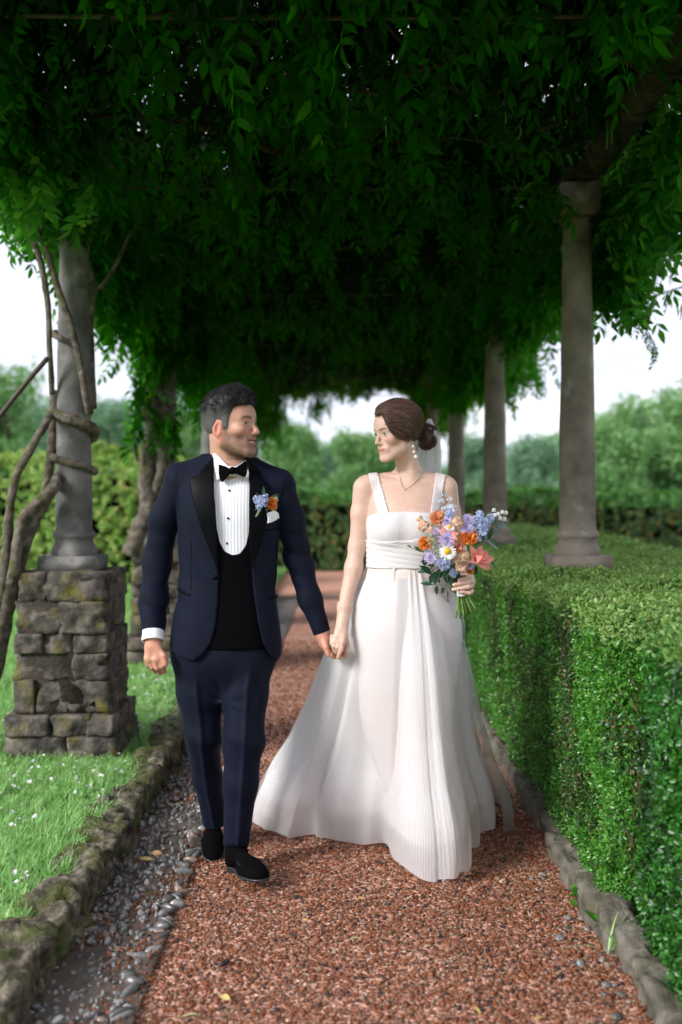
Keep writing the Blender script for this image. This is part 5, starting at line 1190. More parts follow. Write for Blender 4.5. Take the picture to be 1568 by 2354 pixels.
    def shoe(heel, toe, tilt_up):
        heel = np.array(heel); toe = np.array(toe); f = toe - heel; Ln = np.linalg.norm(f); f /= Ln; s_ = np.cross(f, (0, 0, 1.0)); s_ /= np.linalg.norm(s_); u = np.cross(s_, f); R = np.stack([s_, f, u], 1)
        k = Ln / 0.285
        def up(P):
            p = (P - heel) @ R / k
            d = s_cone(p, (0, 0.035, 0.036), (0, 0.06, 0.062), 0.034, 0.030); d = smin(d, s_ell(p, (0.004, 0.190, 0.030), (0.047, 0.075, 0.038)), 0.03); d = smin(d, s_ell(p, (0.003, 0.245, 0.022), (0.038, 0.042, 0.025)), 0.02)
            d = smin(d, s_cone(p, (0, 0.075, 0.062), (0.002, 0.165, 0.042), 0.028, 0.026), 0.03); d = smin(d, s_cone(p, (0, 0.05, 0.05), (0, 0.048, 0.105), 0.034, 0.034), 0.03)
            return np.maximum(d, 0.014 - p[:, 2]) * k
        def so(P):
            p = (P - heel) @ R / k; q = np.c_[p[:, :2], np.zeros(len(p))]
            d = np.minimum(s_ell(q, (0, 0.045, 0), (0.036, 0.048, 1)), smin(s_ell(q, (0.004, 0.200, 0), (0.050, 0.092, 1)), s_ell(q, (0.002, 0.11, 0), (0.032, 0.08, 1)), 0.02))
            slab = np.maximum(d, np.abs(p[:, 2] - 0.0145) - 0.0045); hl = np.maximum(s_ell(q, (0, 0.042, 0), (0.034, 0.044, 1)), np.abs(p[:, 2] - 0.007) - 0.009); return np.minimum(slab, hl) * k
        lo = np.minimum(heel, toe) - 0.08; hi = np.maximum(heel, toe) + np.array([0.08, 0.08, 0.15]); sh = sub('shoe', up, lo, hi, 0.0034, shoem); V_, Q_ = surfnet(so, lo, hi, 0.003, 0); link('sole', mesh('sole', V_, Q_, solem), sh)
        return R, heel, k, sh
    def piping(R, heel, k, sh):
        P_l = [(0.043 * sin(a), 0.198 - 0.075 * cos(a) * -1 if False else 0.175 + 0.070 * cos(a), 0.052 - 0.012 * cos(a)) for a in np.linspace(-2.0, 2.0, 15)]
        pts = [heel + R @ (np.array(p) * k) for p in P_l]; V_, F_ = tube(pts, 0.0016, n=5, per=2); s2 = link('piping', mesh('piping', V_, fix_tris(V_, F_), solem), sh)
    q = shoe((-0.405, 3.735, 0.004), (-0.262, 3.490, 0.038), 0); piping(*q)
    q = shoe((-0.515, 4.06, 0.075), (-0.478, 3.80, -0.006), 0); piping(*q)
    # ring on the free hand
    rp = W(343, 1521, 3.703); V_, F_ = tube([rp + np.array([0.0115 * cos(a), 0.0115 * sin(a), 0]) for a in np.linspace(0, 2 * pi, 14)], 0.0016, n=5, per=2); wlink('ring', mesh('ring', V_, fix_tris(V_, F_), mat_plain('gold', (0.75, 0.5, 0.2), 0.25, 0.5, 1.0)), man)
    return torso
MAN_TORSO = build_man()
# ================================================================== the woman
def build_woman():
    YB = 3.83
    wo = empty('person', (0.25, 3.83, 0.0)); tag(wo, 'woman in white tulle wedding dress and veil, holding a bouquet and looking aside', 'person')
    HC = W(910, 993, 3.80); HR = rot_head(radians(-58), radians(-10), radians(0)); HS = 0.915
    def head(P): return head_sdf((P - HC) @ HR / HS, False, 0.7, 0.0) * HS
    hw = lambda l: HC + HR @ (np.asarray(l, float) * HS)
    z = lambda y, Y=YB: W(0, y, Y)[2]; x = lambda a, Y=YB: W(a, 0, Y)[0]; m_ = YB / F
    rows = [(z(1800), x(938), 40 * m_, 3.88, 0.045), (z(1640), x(936), 84 * m_, 3.86, 0.085), (z(1470), x(936), 104 * m_, 3.84, 0.120), (z(1400), x(934), 100 * m_, 3.84, 0.118), (z(1340), x(931), 86 * m_, 3.835, 0.098), (z(1300), x(930), 79 * m_, 3.83, 0.086), (z(1255), x(931), 80 * m_, 3.83, 0.088), (z(1210), x(933), 85 * m_, 3.83, 0.098),
            (z(1170), x(935), 86 * m_, 3.835, 0.098), (z(1135), x(937), 84 * m_, 3.845, 0.082), (z(1112), x(940), 70 * m_, 3.855, 0.062), (z(1096), x(944), 46 * m_, 3.86, 0.052)]
    def torso(P):
        d = s_loft(P, rows, 2.15)
        for s in ((898, 1214), (968, 1214)): d = smin(d, s_ell(P, W(s[0], s[1], 3.765), (0.055, 0.042, 0.052)), 0.035)
        return d
    q = W
    def hand_l(P):      # the hand in his
        d = s_chain(P, [q(790, 1420, 3.775), q(786, 1440, 3.765)], [0.022, 0.0215])
        pal = s_cone(P, q(778, 1452, 3.755), q(772, 1474, 3.74), 0.0165, 0.0125); pal = smin(pal, s_cone(P, q(790, 1452, 3.755), q(787, 1476, 3.735), 0.0165, 0.0125), 0.012); d = smin(d, pal, 0.014)
        for a, r in (([(787, 1476, 3.733), (784, 1494, 3.728), (777, 1511, 3.74)], 0.0085), ([(779, 1473, 3.735), (776, 1488, 3.73), (773, 1500, 3.755)], 0.0083), ([(771, 1468, 3.738), (768, 1484, 3.733), (768, 1496, 3.755)], 0.008), ([(763, 1462, 3.745), (762, 1478, 3.74), (765, 1488, 3.76)], 0.0072)):
            d = smin(d, s_chain(P, [q(*v) for v in a], [r * 1.12, r, r * 0.82], 0.003), 0.005)
        return smin(d, s_chain(P, [q(794, 1462, 3.765), q(799, 1482, 3.765), q(795, 1502, 3.765)], [0.011, 0.009, 0.0075], 0.003), 0.008)
    def hand_r(P):      # round the stems
        d = s_chain(P, [q(1074, 1322, 3.76), q(1080, 1338, 3.735)], [0.022, 0.022])
        d = smin(d, s_ell(P, q(1079, 1345, 3.705), (0.017, 0.028, 0.032)), 0.014)
        for a in ([(1079, 1326, 3.695), (1074, 1328, 3.655), (1056, 1333, 3.645)], [(1083, 1337, 3.69), (1077, 1338, 3.650), (1044, 1344, 3.640)], [(1083, 1348, 3.69), (1077, 1349, 3.650), (1042, 1355, 3.642)], [(1084, 1360, 3.695), (1078, 1363, 3.658), (1060, 1360, 3.648)]):
            d = smin(d, s_chain(P, [q(*v) for v in a], [0.0092, 0.0086, 0.0070], 0.003), 0.004)
        return smin(d, s_chain(P, [q(1072, 1328, 3.73), q(1055, 1322, 3.70), q(1045, 1325, 3.675)], [0.011, 0.009, 0.0075], 0.004), 0.008)
    def arms(P):
        a = s_chain(P, [q(836, 1121, 3.845), q(829, 1180, 3.845), q(821, 1256, 3.845), q(813, 1305, 3.83), q(792, 1395, 3.79), q(786, 1438, 3.768)], [0.041, 0.0355, 0.0315, 0.0325, 0.0255, 0.0210], 0.02)
        b = s_chain(P, [q(1028, 1121, 3.845), q(1036, 1180, 3.86), q(1052, 1262, 3.92), q(1060, 1300, 3.85), q(1074, 1330, 3.76)], [0.041, 0.0360, 0.0315, 0.0310, 0.0220], 0.02)
        return a, b
    def body(P):
        d = torso(P)
        d = smin(d, s_cone(P, q(945, 1100, 3.86), q(848, 1112, 3.85), 0.034, 0.036), 0.03); d = smin(d, s_cone(P, q(945, 1100, 3.86), q(1018, 1112, 3.85), 0.034, 0.036), 0.03)
        nk = s_cone(P, hw((0, -0.028, -0.050)), q(945, 1108, 3.865), 0.0425, 0.0475); nk = smin(nk, s_cone(P, q(948, 1052, 3.81), q(947, 1117, 3.806), 0.009, 0.008), 0.025); d = smin(d, nk, 0.030)
        for s in ((944, 1119, 862, 1097), (950, 1119, 1018, 1098)): d = smin(d, s_cone(P, q(s[0], s[1], 3.803), q(s[2], s[3], 3.825), 0.007, 0.006), 0.014)
        a, b = arms(P); d = smin(d, a, 0.022); d = smin(d, b, 0.022)
        d = smin(d, hand_l(P), 0.012); d = smin(d, hand_r(P), 0.012)
        d = smin(d, s_chain(P, [q(905, 1450, 3.86), q(910, 1690, 3.90), q(915, 1900, 4.05)], [0.08, 0.048, 0.03]), 0.02); d = smin(d, s_chain(P, [q(968, 1450, 3.85), q(980, 1690, 3.80), q(1000, 1950, 3.84)], [0.08, 0.048, 0.03]), 0.02)
        return smin(d, head(P), 0.018)
    zc = 1.00
    V0, Q0 = surfnet(body, (-0.12, 3.58, 0.0), (0.62, 4.05, 1.06), 0.011, 2); c = V0[Q0].mean(1); Q0 = Q0[(c[:, 2] < zc + 0.012) & (c[:, 0] > 0.075) & ~((c[:, 0] > 0.40) & (c[:, 2] > 0.9))]
    V1, Q1 = surfnet(body, (0.0, 3.62, 0.97), (0.58, 4.02, 1.84), 0.0030, 1)
    V3, Q3 = surfnet(body, (-0.042, 3.68, 0.739), (0.10, 3.86, 1.03), 0.0030, 1); c = V3[Q3].mean(1); Q3 = Q3[(c[:, 2] < 1.0) & (c[:, 0] < 0.09)]; V4, Q4 = surfnet(body, (0.40, 3.60, 0.98), (0.54, 3.80, 1.12), 0.0024, 1)
    c = V1[Q1].mean(1); Q1 = Q1[~((c[:, 0] > 0.41) & (c[:, 1] < 3.77) & (c[:, 2] < 1.11)) & ~((c[:, 2] < 1.0) & (c[:, 0] < 0.09))]
    V, Q = mjoin([(V0, Q0), (V1, Q1), (V3, Q3), (V4, Q4)])
    l = (V - HC) @ HR / HS; col = np.tile((0.66, 0.445, 0.355), (len(V), 1)).astype(float); ax = np.abs(l[:, 0]); inh = (np.linalg.norm(l, axis=1) < 0.19) & (l[:, 2] > -0.12)
    def blend(mask, cc):
        mm = np.clip(mask, 0, 1)[:, None]; col[:] = col * (1 - mm) + np.array(cc) * mm
    blend(inh * 0.55 * np.exp(-((ax - 0.045) / 0.018) ** 2 - ((l[:, 2] + 0.032) / 0.02) ** 2) * (l[:, 1] > 0.02), (0.62, 0.29, 0.23))
    blend(inh * 0.35 * np.exp(-(l[:, 0] / 0.012) ** 2 - ((l[:, 2] + 0.033) / 0.01) ** 2) * (l[:, 1] > 0.085), (0.62, 0.30, 0.24))
    lips = inh * (l[:, 1] > 0.07) * np.exp(-(np.maximum(ax - 0.0205, 0) / 0.005) ** 2) * np.clip(1.35 - np.abs(l[:, 2] + 0.0635 - 4 * l[:, 0] ** 2) / 0.0082, 0, 1); blend(lips, (0.50, 0.19, 0.17))
    blend(lips * np.exp(-((l[:, 2] + 0.0625 - 4 * l[:, 0] ** 2) / 0.0012) ** 2) * 0.7, (0.22, 0.07, 0.07))
    bz = 0.0195 + 0.0045 * np.sin(np.clip((ax - 0.012) / 0.042, 0, 1) * 2.4); blend(inh * (l[:, 1] > 0.045) * np.clip((ax - 0.011) / 0.006, 0, 1) * np.clip((0.056 - ax) / 0.014, 0, 1) * np.exp(-((l[:, 2] - bz) / 0.0034) ** 2) * 0.95, (0.06, 0.034, 0.024))
    blend(inh * (l[:, 1] > 0.06) * np.exp(-((ax - 0.0320) / 0.012) ** 4) * np.exp(-((l[:, 2] - 0.0070) / 0.0019) ** 2) * 0.9, (0.05, 0.03, 0.025))
    o = wlink('body', mesh('body', V, Q, skin_mat('woman_skin'), cols=col), wo); o['label'] = 'fair skin of the woman, face, shoulders, arms and hands'
    em = iris_mat('blue_eye', (0.10, 0.14, 0.16)); look = HR @ np.array([-0.32, 1.0, 0.02])
    for s in (-1, 1): eyeball(wo, hw((s * 0.0315, 0.0715, 0.0025)), HR, em, look).scale = (0.93,) * 3
    # ---- hair
    KEEP = pp([(862, 958), (866, 938), (884, 915), (920, 900), (960, 900), (1000, 930), (1005, 970), (992, 1005), (968, 1006), (951, 1010), (930, 1013), (917, 1010), (905, 1003), (895, 993), (887, 979), (880, 962), (873, 949), (869, 956)], 3.76)
    def hair0(P):
        p = (P - HC) @ HR / HS; t = np.clip((p[:, 2] + 0.02) / 0.1, 0, 1)
        bk = np.exp(-((p[:, 1] + 0.07) / 0.06) ** 2 - ((p[:, 2] - 0.06) / 0.06) ** 2)
        return (head_sdf(p, False, 0, 0) - (0.013 + 0.005 * t + 0.010 * bk)) * HS
    def hair(P): return smax(hair0(P), poly2(P[:, 0], P[:, 2], KEEP), 0.008)
    Vh, Qh = surfnet(hair, (HC[0] - 0.15, HC[1] - 0.16, HC[2] - 0.08), (HC[0] + 0.17, HC[1] + 0.17, HC[2] + 0.17), 0.0042, 2)
    hm = hair_mat('woman_hair', True, rough=0.5)
    rs = np.random.default_rng(9); base = np.array([0.062, 0.030, 0.018])
    wlink('hair', mesh('hair', Vh, Qh, hm, cols=np.tile(base * 0.75, (len(Vh), 1))), wo)
    E = W(973, 993, 3.865)
    top = (hair0(Vh) > -0.004) & (Vh[:, 1] < HC[1] + 0.06); src = Vh[top]; sx = 780 + src[:, 0] * F / 3.78; sy = 1140 - (src[:, 2] - CAMH) * F / 3.78
    wgt = np.exp(-np.maximum(sx - 880, 0) / 55.0) + 0.12; wgt /= wgt.sum(); ids = rs.choice(len(src), 2600, p=wgt); S0 = src[ids] + rs.normal(0, 0.002, (2600, 3)); E1 = E + rs.normal(0, 1, (2600, 3)) * np.array([0.012, 0.01, 0.016]) + np.c_[np.zeros(2600), np.zeros(2600), (S0[:, 2] - HC[2]) * 0.10]
    T = np.linspace(0, 1, 11); sag = rs.uniform(0.2, 1.0, 2600) * np.clip((HC[2] + 0.10 - S0[:, 2]) / 0.1, 0.15, 1) * 0.030
    paths = np.stack([S0 * (1 - t) + E1 * t - np.c_[np.zeros(2600), np.zeros(2600), sag * sin(pi * t)] for t in T], 1).reshape(-1, 3)
    for _ in range(4):
        d = hair0(paths); g = grad(hair0, paths); far = np.tile(T > 0.9, 2600); paths = paths - np.where(far, 0, d - 0.0012)[:, None] * g
    paths = paths.reshape(2600, 11, 3) + rs.normal(0, 0.0007, (2600, 1, 3)); fl = paths.reshape(-1, 3); bad = (poly2(fl[:, 0], fl[:, 2], KEEP) > 0.006) | ((hair0(fl) > 0.005) & (np.linalg.norm(fl - W(980, 1000, 3.87), axis=1) > 0.045)); bad = bad.reshape(2600, 11)[:, :10].any(1); paths[bad] = paths[~bad][0]; Vs, Fs = strands(paths, rs.uniform(0.0006, 0.0013, 2600))
    tone = np.repeat(base[None] * (rs.uniform(0.6, 2.0, 2600) + 1.8 * (rs.random(2600) < 0.10))[:, None], 33, 0); wlink('hair_strands', mesh('hair_strands', Vs, Fs, hm, cols=tone), wo)
    # bun: coiled locks
    BC = W(983, 1004, 3.87); parts = []; tones = []
    for i in range(15):
        a0 = rs.uniform(0, 6.28); ph = rs.uniform(-1.1, 1.1); R1 = rs.uniform(0.016, 0.031); tilt = np.array(Euler((rs.uniform(-0.7, 0.7), rs.uniform(-0.7, 0.7), 0)).to_matrix())
        cc = BC + rs.normal(0, 1, 3) * np.array([0.007, 0.008, 0.012]) + (0, 0, rs.uniform(-0.018, 0.016))
        for k in range(26):
            j = rs.normal(0, 0.0032, 3); aa = a0 + np.linspace(0, rs.uniform(3.0, 4.6), 12); pth = np.stack([R1 * np.cos(aa), 0.012 * np.sin(aa * 0.5), R1 * 1.25 * np.sin(aa)], 1) @ tilt.T + cc + j
            parts.append(pth); tones.append(rs.uniform(0.6, 2.4))
    Vb, Fb = strands(np.array(parts), rs.uniform(0.0007, 0.0012, len(parts))); bun = wlink('bun', mesh('bun', Vb, Fb, hm, cols=np.repeat(base[None] * np.array(tones)[:, None], 36, 0)), wo)
    def bunf(P): return s_ell(P, BC, (0.025, 0.028, 0.032)) + 0.004 * vnoise(P * 90, 3)
    Vc, Qc = surfnet(bunf, BC - 0.06, BC + 0.06, 0.005, 1); b2 = link('bun_core', mesh('bun_core', Vc, Qc, hm, cols=np.tile(base * 0.7, (len(Vc), 1))), bun)
    # loose wisps
    wsp = []
    for (a, b, c2, d2) in ((928, 1010, 934, 1045), (946, 1010, 950, 1030), (935, 1012, 931, 1050)):
        p0 = W(a, b - 20, 3.74); p1 = W(c2, d2, 3.75); wsp.append([p0 * (1 - t) + p1 * t + np.array([0.010 * sin(3 * t + a), 0.004 * sin(5 * t), 0]) for t in np.linspace(0, 1, 9)])
    Vw, Fw = strands(np.array(wsp), 0.00045); wlink('hair_wisps', mesh('hair_wisps', Vw, Fw, hm, cols=np.tile(base * 2.2, (len(Vw), 1))), wo)
    # ---- dress
    def tulle(name, alpha, amp, freq, tint=(0.95, 0.94, 0.95), wave='U'):
        m, t, o_ = newmat(name); a = t.nodes.new('ShaderNodeAttribute'); a.attribute_name = 'puv'; sp = t.nodes.new('ShaderNodeSeparateXYZ'); t.links.new(a.outputs['Vector'], sp.inputs[0])
        wob = math_(t, 'MULTIPLY', noise(t, 14, 4), 6.0)
        u = math_(t, 'SINE', math_(t, 'ADD', math_(t, 'MULTIPLY', sp.outputs[0], freq), wob)); v = math_(t, 'SINE', math_(t, 'ADD', math_(t, 'MULTIPLY', sp.outputs[1], freq), wob))
        w = mixc(t, u, v, sp.outputs[2]); w = math_(t, 'MULTIPLY', math_(t, 'ADD', w, 1.0), 0.5); w = math_(t, 'POWER', w, 2.0); w = math_(t, 'MULTIPLY', w, math_(t, 'SUBTRACT', 1.0, math_(t, 'MULTIPLY', sp.outputs[2], 0.72)))
        al = math_(t, 'ADD', math_(t, 'MULTIPLY', w, amp), alpha)
        d = t.nodes.new('ShaderNodeBsdfDiffuse'); d.inputs['Color'].default_value = (*tint, 1); tl = t.nodes.new('ShaderNodeBsdfTranslucent'); tl.inputs['Color'].default_value = (*tint, 1)
        t.links.new(bump(t, w, 0.0009), d.inputs['Normal'])
        ms = t.nodes.new('ShaderNodeMixShader'); ms.inputs[0].default_value = 0.42; t.links.new(d.outputs[0], ms.inputs[1]); t.links.new(tl.outputs[0], ms.inputs[2])
        tr = t.nodes.new('ShaderNodeBsdfTransparent'); m2 = t.nodes.new('ShaderNodeMixShader'); t.links.new(al, m2.inputs[0]); t.links.new(tr.outputs[0], m2.inputs[1]); t.links.new(ms.outputs[0], m2.inputs[2]); t.links.new(m2.outputs[0], o_.inputs[0]); return m
    HEMC = np.array([(.352, 3.590, -75), (.445, 3.615, -62), (.49, 3.75, -52), (.50, 3.90, -44), (.575, 4.00, -34), (.64, 4.22, -14), (.61, 4.50, 20), (.42, 4.68, 60), (.15, 4.72, 90), (-.12, 4.60, 120), (-.29, 4.42, 150), (-.352, 4.22, 172),
                     (-.30, 4.07, 188), (-.23, 4.02, 198), (-.14, 4.07, 212), (-.07, 3.985, 225), (.02, 3.97, 238), (.12, 3.965, 248), (.188, 3.955, 255), (.203, 3.83, 263), (.222, 3.71, 270), (.28, 3.625, 278)], float)
    def lin0(P):
        d = torso(P) - 0.008; lg = smin(s_chain(P, [q(905, 1440, 3.86), q(910, 1690, 3.90), q(915, 1800, 3.98)], [0.088, 0.055, 0.04]), s_chain(P, [q(968, 1440, 3.85), q(980, 1690, 3.80), q(990, 1800, 3.80)], [0.088, 0.055, 0.04]), 0.06)
        return smin(d, lg, 0.04)
    def skirt(name, mat, scale, seed, ztop, ampf, n=260, m=64, grow=0.0, phi0=None, phi1=None, liftb=0.0, parent=None):
        H = HEMC.copy(); ph = np.unwrap(np.radians(H[:, 2])); ph = np.where(np.arange(len(ph)) < 11, np.radians(H[:, 2]), np.radians(H[:, 2])); k = len(H)
        ext = np.r_[H, [H[0] + (0, 0, 360)]]; s = np.linspace(0, 1, n, endpoint=False); idx = np.linspace(0, 1, k + 1)
        def per(c, add=0.0):
            e = np.r_[H[-2:, c] - add, H[:, c], H[:3, c] + add]; C = catmull(np.stack([np.arange(len(e)), e], 1), 14); return np.interp(2 + s * k, C[:, 0], C[:, 1])
        hx, hy, phi = per(0), per(1), np.radians(per(2, 360.0))
        cx0, cy0 = x(930), 3.832; hcx, hcy = 0.18, 4.12
        hx = hcx + (hx - hcx) * scale; hy = hcy + (hy - hcy) * scale
        if grow: hx = hx + grow * np.clip(np.cos(phi), -0.2, 1); hy = hy + grow * 0.4 * np.sin(phi)
        arc = np.r_[0, np.cumsum(np.hypot(np.diff(hx), np.diff(hy)))]
        T_ = np.linspace(0, 1, m); V_ = []; UV = []
        wr = 0.004
        for t in T_:
            wx = cx0 + (79 * m_ + 0.004) * np.cos(phi); wy = cy0 + 0.090 * np.sin(phi)
            f = t ** 1.04; hip = 0.030 * np.sin(pi * np.clip(t / 0.55, 0, 1)) 
            X = wx * (1 - f) + hx * f + hip * np.cos(phi) * 0.6; Y = wy * (1 - f) + hy * f + hip * np.sin(phi) - 0.04 * np.sin(pi * f) * np.clip(-np.sin(phi), 0, 1)
            A = np.c_[np.cos(phi) * 3, np.sin(phi) * 3, np.full(n, t * 1.3)]
            fold = ampf * (0.30 + 1.0 * t) * (0.70 * np.sin(phi * 13 + 3.0 * vnoise(A, seed)) + 0.8 * vnoise(np.c_[np.cos(phi) * 6, np.sin(phi) * 6, np.full(n, t * 0.8)], seed + 1)) + 0.0035 * np.sin(phi * 46) * np.exp(-t * 5)
            X = X + fold * np.cos(phi); Y = Y + fold * np.sin(phi)
            zb = 0.010 + 0.010 * (1 + np.sin(arc * 23)) + liftb
            Z = ztop * (1 - t) + zb * t
            bl = 0.022 * np.sin(pi * np.clip((t - 0.72) / 0.28, 0, 1)); X = X + bl * np.cos(phi); Y = Y + bl * np.sin(phi)
            V_.append(np.c_[X, Y, Z])
            side = np.clip((np.degrees(phi) - 186) / 6, 0, 1) * np.clip((259 - np.degrees(phi)) / 5, 0, 1); side = np.maximum(side, np.clip((np.degrees(phi) + 46) / 6, 0, 1) * np.clip((120 - np.degrees(phi)) / 30, 0, 1) * (np.degrees(phi) < 150))
            UV.append(np.c_[arc, t * 1.15 + 0.35 * arc, side])
        V_ = np.concatenate(V_); UV = np.concatenate(UV)
        for _ in range(5):
            g = grad(lin0, V_, 0.004); V_ = V_ + np.maximum(0, np.repeat(np.clip(T_ / 0.12, 0, 1), n) * (0.014 + grow * 0.08 + (scale - 0.93) * 0.06) - 0.008 * np.repeat(np.clip(1 - T_ / 0.12, 0, 1), n) - lin0(V_))[:, None] * g * np.array([1, 1, 0.0])
        i = np.arange(m - 1)[:, None] * n; j = np.arange(n)[None]; j2 = (j + 1) % n; Fq = np.stack([i + j, i + n + j, i + n + j2, i + j2], -1).reshape(-1, 4)
        if phi0 is not None:
            cen = np.degrees(np.tile(phi, m))[Fq].mean(1); Fq = Fq[(cen > phi0) & (cen < phi1)]
        return wlink(name, mesh(name, V_, Fq, mat, uv=UV), wo)
    zt = z(1301)
    sk = skirt('skirt', tulle('pleated_tulle', 0.64, 0.15, 520.0), 1.0, 4, zt, 0.024)
    sk['label'] = 'white pleated tulle skirt with a train'
    sk2 = skirt('underskirt', tulle('tulle_underskirt', 0.66, 0.12, 300.0, (0.92, 0.90, 0.91)), 0.93, 4, zt - 0.004, 0.022, 260, 48, liftb=0.11)
    ov = skirt('overskirt', tulle('sheer_overskirt', 0.40, 0.10, 430.0, (0.85, 0.86, 0.87)), 1.03, 24, zt + 0.002, 0.014, 200, 48, 0.075, -30, 165)
    slip = mat_plain('blush_lining', (0.72, 0.60, 0.565), 0.6, 0.3, var=0.05)
    def lining(P): return np.maximum(np.maximum(lin0(P), P[:, 2] - z(1302)), z(1580) - P[:, 2])
    def sub(name, f, lo, hi, h, mat, relax=1, parent=wo):
        V_, Q_ = surfnet(f, lo, hi, h, relax); return wlink(name, mesh(name, V_, Q_, mat), parent)
    sub('lining', lining, (0.02, 3.58, 0.30), (0.52, 4.05, 1.16), 0.012, slip, 2)
    def pleat(name, vert, freq, c=(0.73, 0.70, 0.715)):
        m, t, o_ = newmat(name); b = P_(t, Roughness=0.8); b.inputs['Specular IOR Level'].default_value = 0.15; tcn = t.nodes.new('ShaderNodeTexCoord'); sp = t.nodes.new('ShaderNodeSeparateXYZ'); t.links.new(tcn.outputs['Object'], sp.inputs[0])
        wob = math_(t, 'MULTIPLY', noise(t, 7, 2), 3.0); a = sp.outputs[0] if vert else math_(t, 'ADD', sp.outputs[2], math_(t, 'MULTIPLY', sp.outputs[0], 0.16))
        s_ = math_(t, 'MULTIPLY', math_(t, 'ADD', math_(t, 'SINE', math_(t, 'ADD', math_(t, 'MULTIPLY', a, freq), wob)), 1.0), 0.5)
        t.links.new(mixc(t, tuple(v * 0.86 for v in c), c, s_), b.inputs['Base Color']); t.links.new(bump(t, s_, 0.0005), b.inputs['Normal']); t.links.new(b.outputs[0], o_.inputs[0]); return m
    BOD = pp([(838, 1196), (852, 1183), (880, 1177), (935, 1175), (985, 1178), (1015, 1184), (1036, 1196), (1040, 1260), (838, 1260)], 3.78)
    sub('bodice', lambda P: np.maximum(np.maximum(torso(P) - 0.0075, -(torso(P) + 0.004)), poly2(P[:, 0], P[:, 2], BOD) * np.where(P[:, 1] < 3.86, 1, 1)), (0.05, 3.66, 1.19), (0.48, 3.99, 1.36), 0.0042, pleat('bodice_pleats', True, 900.0))
    def band(P): return np.maximum(np.maximum(torso(P) - 0.0105 - 0.0011 * np.sin(P[:, 2] * 330 + P[:, 0] * 45), -(torso(P) + 0.004)), np.maximum(P[:, 2] - z(1240) - 0.10 * np.abs(P[:, 0] - x(915)) * np.clip((P[:, 0] - x(915)) * 20, 0, 1), z(1304) - P[:, 2]))
    sub('waistband', band, (0.05, 3.66, 1.09), (0.48, 3.99, 1.30), 0.0042, pleat('draped_tulle', False, 950.0))
    sheer = tulle('sheer_edge', 0.55, 0.2, 200.0)
    for pl in ([(846, 1082), (868, 1078), (893, 1181), (868, 1186)], [(1026, 1090), (1004, 1084), (986, 1180), (1006, 1184)]):
        pg = pp(pl, 3.80); sub('strap', lambda P: np.maximum(np.maximum(body(P) - 0.0055 - 0.0016 * np.cos(P[:, 0] * 900 + P[:, 2] * 200), -(body(P) + 0.003)), poly2(P[:, 0], P[:, 2], pg)), (x(835), 3.68, z(1192)), (x(1040), 3.96, z(1070)), 0.0036, pleat('strap_pleats', True, 900.0, (0.72, 0.66, 0.66)))
    # ---- veil
    vm = tulle('veil_tulle', 0.78, 0.06, 160.0, (0.86, 0.87, 0.88)); n, m = 26, 40; Vv = []; UV = []
    for i in range(m):
        t = i / (m - 1); y_ = 962 + t * 520; xr = np.interp(y_, [962, 985, 1010, 1050, 1092, 1200, 1482], [992, 1003, 1012, 1015.5, 1014, 1016, 1020]); xl = np.interp(y_, [962, 1010, 1100, 1482], [984, 950, 905, 880])
        for j in range(n):
            u = j / (n - 1); a = xl + (xr - xl) * u; Yd = 3.925 + 0.03 * t + 0.014 * sin(u * 17 + 2 * t) * min(1, t * 6); Vv.append(W(a, y_, Yd)); UV.append((u * 0.3, t * 0.6, 0))
    i = np.arange(m - 1)[:, None] * n; j = np.arange(n - 1)[None]; wlink('veil', mesh('veil', np.array(Vv), np.stack([i + j, i + j + 1, i + n + j + 1, i + n + j], -1).reshape(-1, 4), vm, uv=np.array(UV)), wo)
    # ---- jewels
    pearl = mat_plain('pearl', (0.72, 0.70, 0.66), 0.18, 0.6, 0.15, var=0.05); gold = mat_plain('fine_gold', (0.72, 0.46, 0.22), 0.25, 0.5, 1.0)
    er = None
    for k, (a, b, r) in enumerate(((950, 1026, 0.0058), (952, 1038.5, 0.0062), (956, 1050, 0.0066))):
        V_, F_ = stone(r * 1.9, r * 1.9, r * 2.2, k, 0.98, 0.15, 6); o_ = wlink('earring' if k == 0 else 'pearl', mesh('pearl', V_ + W(a, b, 3.742), F_, pearl), wo if er is None else er)
        if er is None: er = o_
    npts = [W(a, b, 3.78) for a, b in ((914, 1082), (918, 1092), (922, 1104), (926, 1116), (931, 1126), (942, 1119), (956, 1108), (968, 1096), (978, 1083))]; npts = catmull(np.array(npts), 4)
    for _ in range(5): npts = npts - (body(npts) - 0.0014)[:, None] * grad(body, npts) * np.array([0.25, 1, 0.25])
    V_, F_ = tube(npts, 0.0009, n=5, smoothpath=False); nk = wlink('necklace', mesh('necklace', V_, fix_tris(V_, F_), gold), wo)
    V_, F_ = stone(0.005, 0.004, 0.005, 2, 0.9, 0.1, 4); o_ = link('pendant', mesh('pendant', V_ + npts[16] - (0, 0.002, 0.002), F_, gold), nk)
    rp = W(768.5, 1478, 3.736); V_, F_ = tube([rp + np.array([0.0095 * cos(a), 0.0095 * sin(a), 0.002 * cos(a)]) for a in np.linspace(0, 2 * pi, 14)], 0.0013, n=5, per=2); wlink('ring', mesh('ring', V_, fix_tris(V_, F_), gold), wo)
build_woman()
